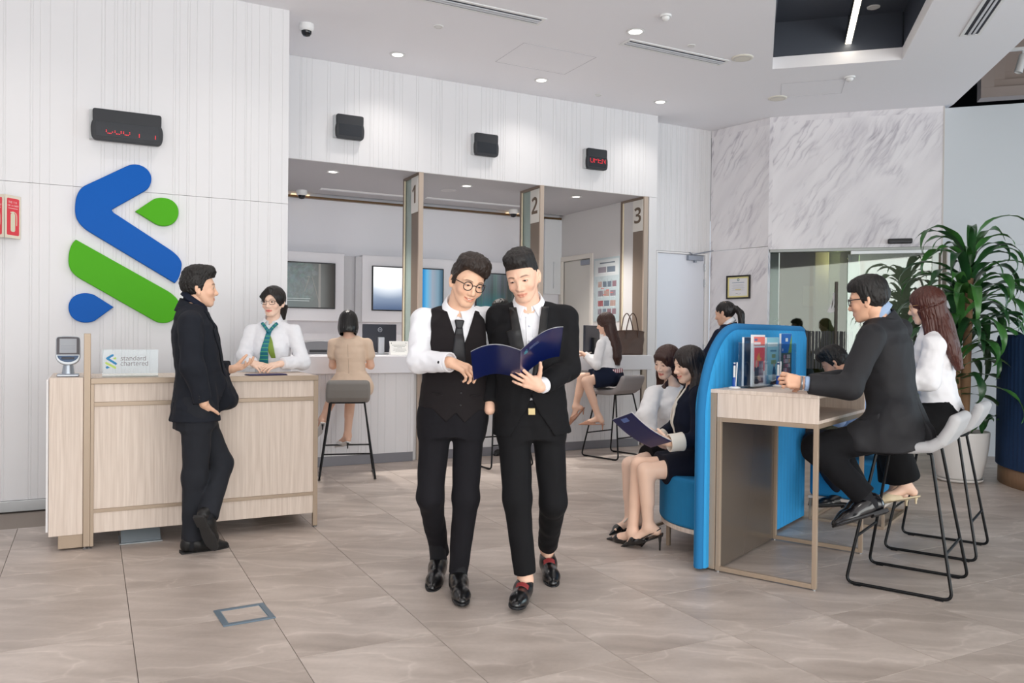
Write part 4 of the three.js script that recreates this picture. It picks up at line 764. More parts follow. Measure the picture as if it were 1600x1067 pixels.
{
  // curved bench on the left of the screen
  const t = thing('curved_bench', 'blue upholstered bench with a rounded end behind the screen, two women sitting on it', 'bench', LO.toArray(), LOUNGE);
  const outline = (g) => { const p = []; for (let i = 0; i <= 20; i++) { const a = Math.PI / 2 * i / 20; p.push([0.66 - (0.56 - g) * Math.cos(a), -0.12 - (0.5 - g) * Math.sin(a)]); } p.push([1.75 - g, -0.62 + g], [1.75 - g, -0.12]); return shapeOf(p.map(([x, z]) => [x, -z])); };
  const up = (g0, y) => { g0.rotateX(-Math.PI / 2); g0.translate(0, y, 0); return metric(g0); };
  part('seat_cushion', up(extrude(outline(0.005), 0.255, 0.022, 8), 0.207), std(0x1379ad, 0.85, { bumpMap: rep(weave, 4), bumpScale: 0.0006 }), t);
  part('plinth_board', up(extrude(outline(0.015), 0.022, 0.003, 8), 0.16), oak, t);
  for (const [x, z] of [[0.13, -0.14], [0.36, -0.47], [1.7, -0.14], [1.7, -0.57], [1.0, -0.57]]) part('leg', bx(x - 0.012, 0, z - 0.012, x + 0.012, 0.16, z + 0.012, 0.002), taupe, t);
  part('rail', [bx(0.13, 0.1, -0.15, 1.7, 0.12, -0.13, 0.002), bx(0.36, 0.1, -0.58, 1.7, 0.12, -0.56, 0.002)], taupe, t);
  // second bench beyond the table
  const b = thing('square_bench', 'blue upholstered square bench beyond the high table, under the man in pale blue', 'bench', lounge(1.7, 0, 0.0).toArray(), LOUNGE);
  part('seat_cushion', bx(0, 0.18, 0, 0.75, 0.46, 0.52, 0.025), std(0x1379ad, 0.85, { bumpMap: rep(weave, 4), bumpScale: 0.0006 }), b);
  part('plinth_board', bx(-0.005, 0.16, -0.005, 0.755, 0.18, 0.525, 0.003), oak, b);
  for (const [x, z] of [[0, 0], [0.73, 0], [0, 0.5], [0.73, 0.5]]) part('leg', bx(x, 0.02, z, x + 0.02, 0.16, z + 0.02, 0.002), taupe, b);
  for (const z of [0, 0.5]) part('floor_bar', bx(0, 0, z, 0.75, 0.02, z + 0.02, 0.002), taupe, b);
  for (const x of [0, 0.73]) part('floor_bar', bx(x, 0, 0.02, x + 0.02, 0.02, 0.5, 0.002), taupe, b);
}
{
  // brochure rack and what stands on the table
  const onT = (x, z) => lounge(x, 1.043, z).toArray();
  const h = thing('brochure_holder', 'clear acrylic brochure holder with three pockets standing on the high table', 'holder', onT(0.16, 0.1), LOUNGE);
  part('tray', [bx(0.045, 0, -0.06, 0.8, 0.012, 0.035, 0.002), bx(0.045, 0, -0.062, 0.8, 0.27, -0.058, 0.001)], acrylic, h);
  part('front_pane', bx(0.045, 0.01, 0.031, 0.8, 0.26, 0.035, 0.001), acrylic, h);
  for (const x of [0.045, 0.27, 0.53, 0.796]) part('divider', bx(x, 0.01, -0.058, x + 0.004, 0.265, 0.031, 0.0008), acrylic, h);
  const leaflet = (label, x, w, hh, z, draw, side) => {
    const b = thing('brochure', label, 'brochure', onT(0.16 + x, 0.1 + z), LOUNGE, 'brochures in the acrylic holder');
    part('pages', bx(0, 0.012, -0.012, w, hh, 0, 0.001), white, b); part('cover', plate(0.001, 0.013, w - 0.001, hh - 0.001, 0.0012), std(0xffffff, 0.35, { map: picture(384, 560, draw) }), b);
  };
  leaflet('brochure with a red cover and a dark suited figure, in the nearest pocket', 0.06, 0.2, 0.315, 0.02, (c, w, k) => { c.fillStyle = '#f4f1f2'; c.fillRect(0, 0, w, k); c.fillStyle = '#f1786a'; c.fillRect(30, 20, w - 40, 100); c.fillStyle = '#6a6a94'; c.fillRect(50, 40, 90, 26); c.fillStyle = '#e8dfe2'; c.fillRect(40, 80, 200, 30); c.fillStyle = '#ee4a4c'; c.fillRect(44, 140, w - 50, 260); c.fillStyle = '#e8a23c'; c.beginPath(); c.moveTo(200, 190); c.lineTo(225, 250); c.lineTo(285, 255); c.lineTo(235, 285); c.lineTo(160, 285); c.lineTo(120, 255); c.fill(); c.fillStyle = '#2b2c3a'; c.fillRect(60, 350, 130, 190); c.fillStyle = '#d7a892'; c.beginPath(); c.ellipse(120, 320, 34, 44, 0, 0, 7); c.fill(); c.fillStyle = '#7c5a66'; c.fillRect(190, 290, 150, 240); c.fillStyle = '#9c8c96'; for (let i = 0; i < 9; i++) c.fillRect(200 + (i % 3) * 45, 320 + Math.floor(i / 3) * 60, 34, 44); c.fillStyle = '#d9b7a8'; c.beginPath(); c.ellipse(210, 480, 60, 26, 0.3, 0, 7); c.fill(); });
  leaflet('brochure with a pale blue cover and a standing figure, in the middle pocket', 0.29, 0.21, 0.3, 0.02, (c, w, k) => { const g = c.createLinearGradient(0, 0, 0, k); g.addColorStop(0, '#8fd3e6'); g.addColorStop(0.25, '#a9dbe8'); g.addColorStop(1, '#7bb9d0'); c.fillStyle = g; c.fillRect(0, 0, w, k); c.fillStyle = '#eaf6f8'; c.fillRect(20, 60, w - 60, 50); c.fillStyle = '#4f86a0'; c.fillRect(110, 150, 200, 20); c.fillStyle = '#8ea36f'; c.fillRect(160, 200, 120, 44); c.fillRect(140, 270, 160, 50); c.fillStyle = '#1f4b6e'; c.beginPath(); c.moveTo(180, 520); c.bezierCurveTo(180, 380, 220, 340, 240, 340); c.bezierCurveTo(280, 350, 300, 430, 300, 520); c.fill(); c.fillStyle = '#d8b08e'; c.beginPath(); c.arc(240, 330, 22, 0, 7); c.fill(); });
  leaflet('brochure with a bright blue head and small pictures, in the far pocket', 0.545, 0.2, 0.325, 0.02, (c, w, k) => { c.fillStyle = '#0a72d2'; c.fillRect(0, 0, w, 220); c.fillStyle = '#f0f6fc'; c.fillRect(150, 50, 90, 40); c.fillRect(40, 170, 30, 30); c.fillStyle = '#8db53a'; c.beginPath(); c.moveTo(w, 0); c.lineTo(w, 220); c.lineTo(250, 220); c.fill(); c.fillStyle = '#405b4c'; c.fillRect(0, 220, w, k); for (let i = 0; i < 24; i++) { c.fillStyle = ['#d78fa3', '#c9b8c6', '#e0b48c', '#b45a6a', '#e7e0e6', '#7b4a5a'][Math.floor(rnd() * 6)]; c.fillRect(90 + (i % 4) * 62, 240 + Math.floor(i / 4) * 52, 54, 44); } });
  leaflet('dark blue booklet at the back of the nearest pocket', 0.055, 0.2, 0.3, -0.03, (c, w, k) => { c.fillStyle = '#123f66'; c.fillRect(0, 0, w, k); c.fillStyle = '#2a6390'; c.fillRect(40, 40, 120, 30); });
  const pen = (label, x, z) => {
    const p = thing('desk_pen', label, 'pen', onT(x, z), LOUNGE, 'tethered desk pens');
    part('base', lathe([[0, 0], [0.034, 0], [0.034, 0.008], [0.02, 0.014], [0, 0.015]], 28), whitePlastic, p);
    part('sleeve', cyl(0.013, 0.011, 0.055, -0.005, 0.012, 0, 18), std(0x1c4fa6, 0.35), p, 'blue pen sleeve');
    part('barrel', cyl(0.007, 0.0065, 0.085, -0.005, 0.067, 0, 14), whitePlastic, p); part('cap', cyl(0.0075, 0.006, 0.018, -0.005, 0.135, 0, 14), std(0x1c2f6a, 0.35), p);
    const c = []; for (let i = 0; i <= 30; i++) { const a = i / 30; c.push(V(-0.005 - 0.02 * Math.sin(a * Math.PI) + 0.012 * a, 0.15 * Math.sin(a * Math.PI * 0.5) + 0.012 * Math.sin(a * Math.PI), 0.008 + 0.012 * Math.sin(a * 3))); }
    part('cord', rod(c, 0.0035, 0, 8), whitePlastic, p);
  };
  pen('white and blue tethered pen standing at the near end of the high table', 0.13, 0.05); pen('white and blue tethered pen standing in front of the brochure holder', 0.52, 0.17);
  const tb = thing('calculator', 'small dark calculator with white edge on the table before the seated man', 'calculator', onT(0.58, 0.22), LOUNGE + 0.3);
  part('body', bx(-0.05, 0, -0.07, 0.05, 0.012, 0.07, 0.004), white, tb); part('display', bx(-0.04, 0.012, -0.06, 0.04, 0.014, -0.03, 0.0005), std(0x37474a, 0.2), tb);
  for (let i = 0; i < 20; i++) part('key', bx(-0.04 + (i % 4) * 0.0205, 0.012, -0.024 + Math.floor(i / 4) * 0.017, -0.024 + (i % 4) * 0.0205, 0.016, -0.011 + Math.floor(i / 4) * 0.017, 0.001), std(0x33424a, 0.5), tb);
}
// ------------------------------------------------------------------ bar stools
{
  const seatSDF = (x, y, z) => {
    // profile in z, y: flat pan then a low back
    const P = [[-0.2, 0.0], [-0.1, -0.014], [0.05, -0.012], [0.13, 0.0], [0.185, 0.035], [0.225, 0.1], [0.245, 0.15]];
    let d = 9; for (let i = 0; i < P.length - 1; i++) { const [a, b] = P[i], [c, e] = P[i + 1], q = clamp(((z - a) * (c - a) + (y - b) * (e - b)) / ((c - a) ** 2 + (e - b) ** 2)); d = Math.min(d, Math.hypot(z - a - q * (c - a), y - b - q * (e - b))); }
    const w = 0.2 - 0.9 * Math.max(0, y - 0.06) ** 2, ex = Math.max(0, Math.abs(x) - w + 0.03 + 0.1 * Math.max(0, -z - 0.1)); return Math.hypot(Math.max(0, d), ex) - 0.03;
  };
  const seat = net(seatSDF, V(-0.27, -0.08, -0.26), V(0.27, 0.22, 0.3), 0.008);
  const stool = (name, label, pos, turn, mat, group, H) => {
    const t = thing(name, label, 'stool', pos, turn, group);
    const s = part('seat', seat, mat, t); s.position.y = H + 0.03;
    const F = 0.215, B = 0.25;
    for (const k of [-1, 1]) part('sled_leg', rod([V(k * 0.15, H - 0.005, 0.12), V(k * 0.15, H - 0.008, 0.135), V(k * B, 0.011, 0.26), V(k * B, 0.011, -0.26), V(k * 0.16, H - 0.008, -0.13), V(k * 0.16, H - 0.005, -0.1)], 0.0085, 0.045, 10), blackMetal, t);
    part('top_bar', rod([V(-0.15, H - 0.005, 0.12), V(0.15, H - 0.005, 0.12)], 0.0085, 0, 8), blackMetal, t);
    part('top_bar', rod([V(-0.16, H - 0.005, -0.1), V(0.16, H - 0.005, -0.1)], 0.0085, 0, 8), blackMetal, t);
    const q = (y, s) => { const a = y / H; return [lerp(B, s > 0 ? 0.15 : 0.16, a), s * lerp(0.26, 0.135, a)]; };
    for (const [y, s] of [[0.26, -1], [0.235, 1]]) { const [X, Z] = q(y, s); part('foot_bar', rod([V(-X, y, Z), V(X, y, Z)], 0.0075, 0, 8), blackMetal, t); }
    for (const k of [-1, 1]) for (const z of [-0.2, 0.2]) part('glide', bx(k * B - 0.012, 0, z - 0.02, k * B + 0.012, 0.006, z + 0.02, 0.002), black, t);
    return t;
  };
  // a stool's own back is at +z
  stool('bar_stool', 'light grey bar stool under the man in the dark suit at the high table', lounge(0.5, 0, 0.91).toArray(), LOUNGE, lightFabric, 'pale bar stools at the high table', 0.745);
  stool('bar_stool', 'light grey bar stool under the woman with auburn hair, beside the potted plant', lounge(1.42, 0, 0.9).toArray(), LOUNGE, lightFabric, 'pale bar stools at the high table', 0.745);
  stool('bar_stool', 'grey bar stool under the woman in the beige dress', [2.13, 0, -7.42], -0.26, greyFabric, 'grey bar stools at the teller counter', 0.70);
  stool('bar_stool', 'grey bar stool under the woman with long brown hair at place 3', [5.15, 0, -7.42], 0.28, std(0x9c9797, 0.9, { bumpMap: rep(weave, 6), bumpScale: 0.0006 }), 'grey bar stools at the teller counter', 0.70);
  stool('bar_stool', 'empty grey bar stool behind the two walking men', [3.72, 0, -7.42], 0.1, greyFabric, 'grey bar stools at the teller counter', 0.70);
}
{
  // handbag
  const t = thing('handbag', 'brown checked leather tote bag with two looped handles on the counter', 'bag', [5.79, 1.106, -8.05], 0.05);
  const tex = field(256, 256, (x, y) => { const a = (Math.floor(x * 16) + Math.floor(y * 16)) % 2, v = 18 * fbm(x * 60, y * 60, 1, 2); return a ? [96 + v, 74 + v, 64 + v] : [78 + v, 58 + v, 50 + v]; });
  const P = [], idx = [], uv = []; const N = 40, M = 14;
  for (let j = 0; j <= M; j++) for (let i = 0; i <= N; i++) {
    const a = i / N * Math.PI * 2, q = j / M, w = lerp(0.19, 0.22, q), d = lerp(0.075, 0.035 + 0.02 * Math.sin(q * 3), q), c = Math.cos(a), s = Math.sin(a), n = 3.2;
    const k = 1 / Math.pow(Math.abs(c) ** n + Math.abs(s) ** n, 1 / n); P.push(w * c * k + 0.004 * noise.noise(q * 5, a, 1), 0.285 * q + (q > 0.98 ? -0.012 * Math.cos(a * 2) : 0), d * s * k + 0.008 * noise.noise(a * 2, q * 4, 3)); uv.push(i / N * 6, q * 2.2);
  }
  for (let j = 0; j < M; j++) for (let i = 0; i < N; i++) { const a = j * (N + 1) + i, b = a + N + 1; idx.push(a, b, a + 1, b, b + 1, a + 1); }
  const c0 = P.length / 3; P.push(0, 0.002, 0); uv.push(0, 0); for (let i = 0; i < N; i++) idx.push(c0, i, i + 1);
  const g = new THREE.BufferGeometry(); g.setAttribute('position', new THREE.Float32BufferAttribute(P, 3)); g.setAttribute('uv', new THREE.Float32BufferAttribute(uv, 2)); g.setIndex(idx); g.computeVertexNormals();
  part('bag_body', g, std(0xffffff, 0.45, { map: tex, side: THREE.DoubleSide }), t);
  part('bag_lining', bx(-0.2, 0.18, -0.03, 0.2, 0.2, 0.03, 0.005), std(0x3a2a22, 0.8), t);
  const lm = std(0x4a332a, 0.45);
  for (const z of [-0.045, 0.05]) part('handle', rod([V(-0.095, 0.2, z), V(-0.09, 0.3, z), V(-0.05, 0.46, z * 1.2), V(0.0, 0.515, z * 1.2), V(0.05, 0.46, z * 1.2), V(0.095, 0.3, z), V(0.1, 0.2, z)], 0.0065, 0.06, 8), lm, t);
  for (const z of [-0.047, 0.052]) for (const x of [-0.095, 0.1]) part('strap_tab', bx(x - 0.014, 0.19, z - 0.006, x + 0.014, 0.285, z + 0.006, 0.003), lm, t);
  part('rim', (() => { const r = []; for (let i = 0; i <= 40; i++) r.push(V(P[(M * (N + 1) + i) * 3], P[(M * (N + 1) + i) * 3 + 1], P[(M * (N + 1) + i) * 3 + 2])); return rod(r, 0.004, 0, 6); })(), lm, t);
}
// ------------------------------------------------------------------ plant and booth on the right
{
  const t = thing('potted_plant', 'tall dracaena with long arching strap leaves in a round white pot', 'plant', [7.32, 0, -4.84]);
  part('saucer', lathe([[0, 0], [0.175, 0], [0.2, 0.012], [0.205, 0.03], [0.195, 0.03], [0.185, 0.014], [0, 0.012]], 40), std(0xd5d1cd, 0.35), t);
  part('pot', lathe([[0, 0.012], [0.16, 0.014], [0.19, 0.05], [0.225, 0.2], [0.245, 0.35], [0.252, 0.46], [0.25, 0.475], [0.236, 0.475], [0.232, 0.43], [0, 0.43]], 48), std(0xdad6d3, 0.3), t);
  part('soil', lathe([[0, 0.452], [0.12, 0.45], [0.232, 0.44]], 30), std(0x3b2d23, 0.95), t);
  const bark = std(0x8a6a4e, 0.85, { bumpMap: rep(mottle, 8), bumpScale: 0.004 });
  const canes = [[0.02, 0.02, 1.5, 0.045, 0.06], [-0.09, 0.05, 0.75, 0.036, -0.05], [0.08, -0.07, 1.05, 0.036, 0.12]];
  const lm = [0x2a552c, 0x35682f, 0x224a28, 0x437838].map((c) => phys(c, 0.35, { clearcoat: 0.3, clearcoatRoughness: 0.3, side: THREE.DoubleSide }));
  const leaf = (L, W, bend, twist) => {
    const n = 14, P = [], I = [], U = [];
    for (let i = 0; i <= n; i++) {
      const s = i / n, a = bend * s * s * 1.1 + bend * 0.25 * s, w = W * (0.28 + 1.1 * Math.sin(Math.PI * Math.min(1, s * 0.85 + 0.08))) * (1 - s ** 5) * 0.72;
      // integrate the arc
      let x = 0, y = 0; for (let k = 0; k < 12; k++) { const q = s * (k + 0.5) / 12, b = 1.15 - (bend * q * q * 1.1 + bend * 0.25 * q); x += Math.cos(b) * L * s / 12; y += Math.sin(b) * L * s / 12; }
      const rip = 0.012 * Math.sin(s * 16 + twist * 5), tw = twist * s;
      for (const [k, e] of [[-1, 0], [-0.5, 0.35], [0, 0.6], [0.5, 0.35], [1, 0]]) { P.push(x + Math.sin(tw) * k * w * 0.3, y - e * w * 0.5 + (k ? rip * Math.abs(k) * Math.sign(k * twist || 1) : 0) + Math.sin(tw) * k * w * 0.5, k * w * Math.cos(tw)); U.push(k, s * L); }
    }
    for (let i = 0; i < n; i++) for (let k = 0; k < 4; k++) { const a = i * 5 + k; I.push(a, a + 5, a + 1, a + 1, a + 5, a + 6); }
    const g = new THREE.BufferGeometry(); g.setAttribute('position', new THREE.Float32BufferAttribute(P, 3)); g.setAttribute('uv', new THREE.Float32BufferAttribute(U, 2)); g.setIndex(I); g.computeVertexNormals(); return g;
  };
  const kinds = []; for (let i = 0; i < 12; i++) kinds.push(leaf(rr(0.66, 0.95), rr(0.036, 0.05), rr(1.7, 2.9), rr(-0.7, 0.7)));
  const shortK = []; for (let i = 0; i < 4; i++) shortK.push(leaf(rr(0.28, 0.4), rr(0.025, 0.032), rr(1.0, 2.0), rr(-0.5, 0.5)));
  for (const [x, z, h, r, lean] of canes) {
    const p = [V(x, 0.42, z), V(x + lean * 0.3, 0.42 + h * 0.5, z + lean * 0.2), V(x + lean, 0.42 + h, z)];
    part('cane', rod(p, (s) => r * (1 - 0.25 * s) * (1 + 0.04 * Math.sin(s * 60)), 0.3, 14), bark, t);
  }
  const put = (x, y, z, yaw, tilt, g, s, m) => { const l = part('leaf', g, m, t); l.position.set(x, y, z); l.rotation.set(0, yaw, tilt, 'YXZ'); l.scale.setScalar(s); };
  for (const [cx, cy, cz, n, H] of [[0.08, 1.98, 0.02, 54, 0.55], [-0.14, 1.32, 0.06, 26, 0.5], [0.2, 1.6, -0.07, 34, 0.5]])
    for (let i = 0; i < n; i++) {
      const s = i / n, yaw = i * 2.39996 + rr(-0.3, 0.3);
      put(cx + rr(-0.02, 0.02), cy - H * (1 - s) + 0.12 * s, cz + rr(-0.02, 0.02), yaw, lerp(-0.95, 0.3, s) + rr(-0.2, 0.2), kinds[Math.floor(rnd() * 12)], rr(0.85, 1.12), lm[Math.floor(rnd() * 4)]);
    }
  for (let i = 0; i < 14; i++) put(rr(-0.15, 0.15), 0.46, rr(-0.15, 0.15), i * 2.4, rr(-0.2, 0.2), shortK[i % 4], rr(0.8, 1.1), lm[i % 4]);
  // lobby plant behind the glass
  const q = thing('lobby_plant', 'dark leafy plant standing in the lobby behind the green glass pane', 'plant', [7.36, 0, -8.15 + 0.25]);
  q.position.set(8.06, 0, -7.84);
  part('pot', lathe([[0, 0], [0.13, 0], [0.17, 0.35], [0.15, 0.35], [0, 0.32]], 28), std(0x57544c, 0.6), q);
  part('stem', rod([V(0, 0.3, 0), V(0.02, 1.35, 0)], 0.02, 0, 8), bark, q);
  for (let i = 0; i < 26; i++) { const l = part('leaf', kinds[i % 12], lm[2], q); l.position.set(0.01, 0.9 + 0.022 * i, 0); l.rotation.set(0, i * 2.4, rr(-0.5, 0.2), 'YXZ'); l.scale.setScalar(0.45); }
}
{
  const b = thing('curved_booth', 'dark blue curved booth wall of upright channels on a timber plinth at the right edge', 'booth', [8.3, 0, -3.87]);
  const R = 1.04, p = [[R - 0.02, 0.16], [R, 0.17], [R, 1.36], [R - 0.01, 1.385], [R - 0.05, 1.39], [R - 0.09, 1.385], [R - 0.1, 1.36], [R - 0.1, 0.16]];
  const N = 140, P = [], I = [];
  for (let i = 0; i <= N; i++) { const a = lerp(Math.PI * 0.42, Math.PI * 1.25, i / N), k = 0.009 * Math.pow(Math.abs(Math.sin(i / N * Math.PI * 46)), 0.5); p.forEach(([r, y], j) => { const q = j >= 1 && j <= 3 ? r + k : r; P.push(Math.cos(a) * q, y, -Math.sin(a) * q); }); }
  for (let i = 0; i < N; i++) for (let j = 0; j < p.length - 1; j++) { const a = i * p.length + j, c = a + p.length; I.push(a, a + 1, c, c, a + 1, c + 1); }
  const g = new THREE.BufferGeometry(); g.setAttribute('position', new THREE.Float32BufferAttribute(P, 3)); g.setIndex(I); g.computeVertexNormals();
  part('upholstery', metric(g), std(0x07305a, 0.85, { bumpMap: rep(weave, 4), bumpScale: 0.0006, side: THREE.DoubleSide }), b);
  const pl = new THREE.LatheGeometry([[R - 0.12, 0.0], [R - 0.01, 0.0], [R - 0.01, 0.165], [R - 0.12, 0.165]].map(([r, y]) => new THREE.Vector2(r, y)), 80, Math.PI * 0.92, Math.PI * 0.83);
  part('plinth', pl, std(0xa58a70, 0.5, { map: rep(oakTex, 3, 1), side: THREE.DoubleSide }), b);
}
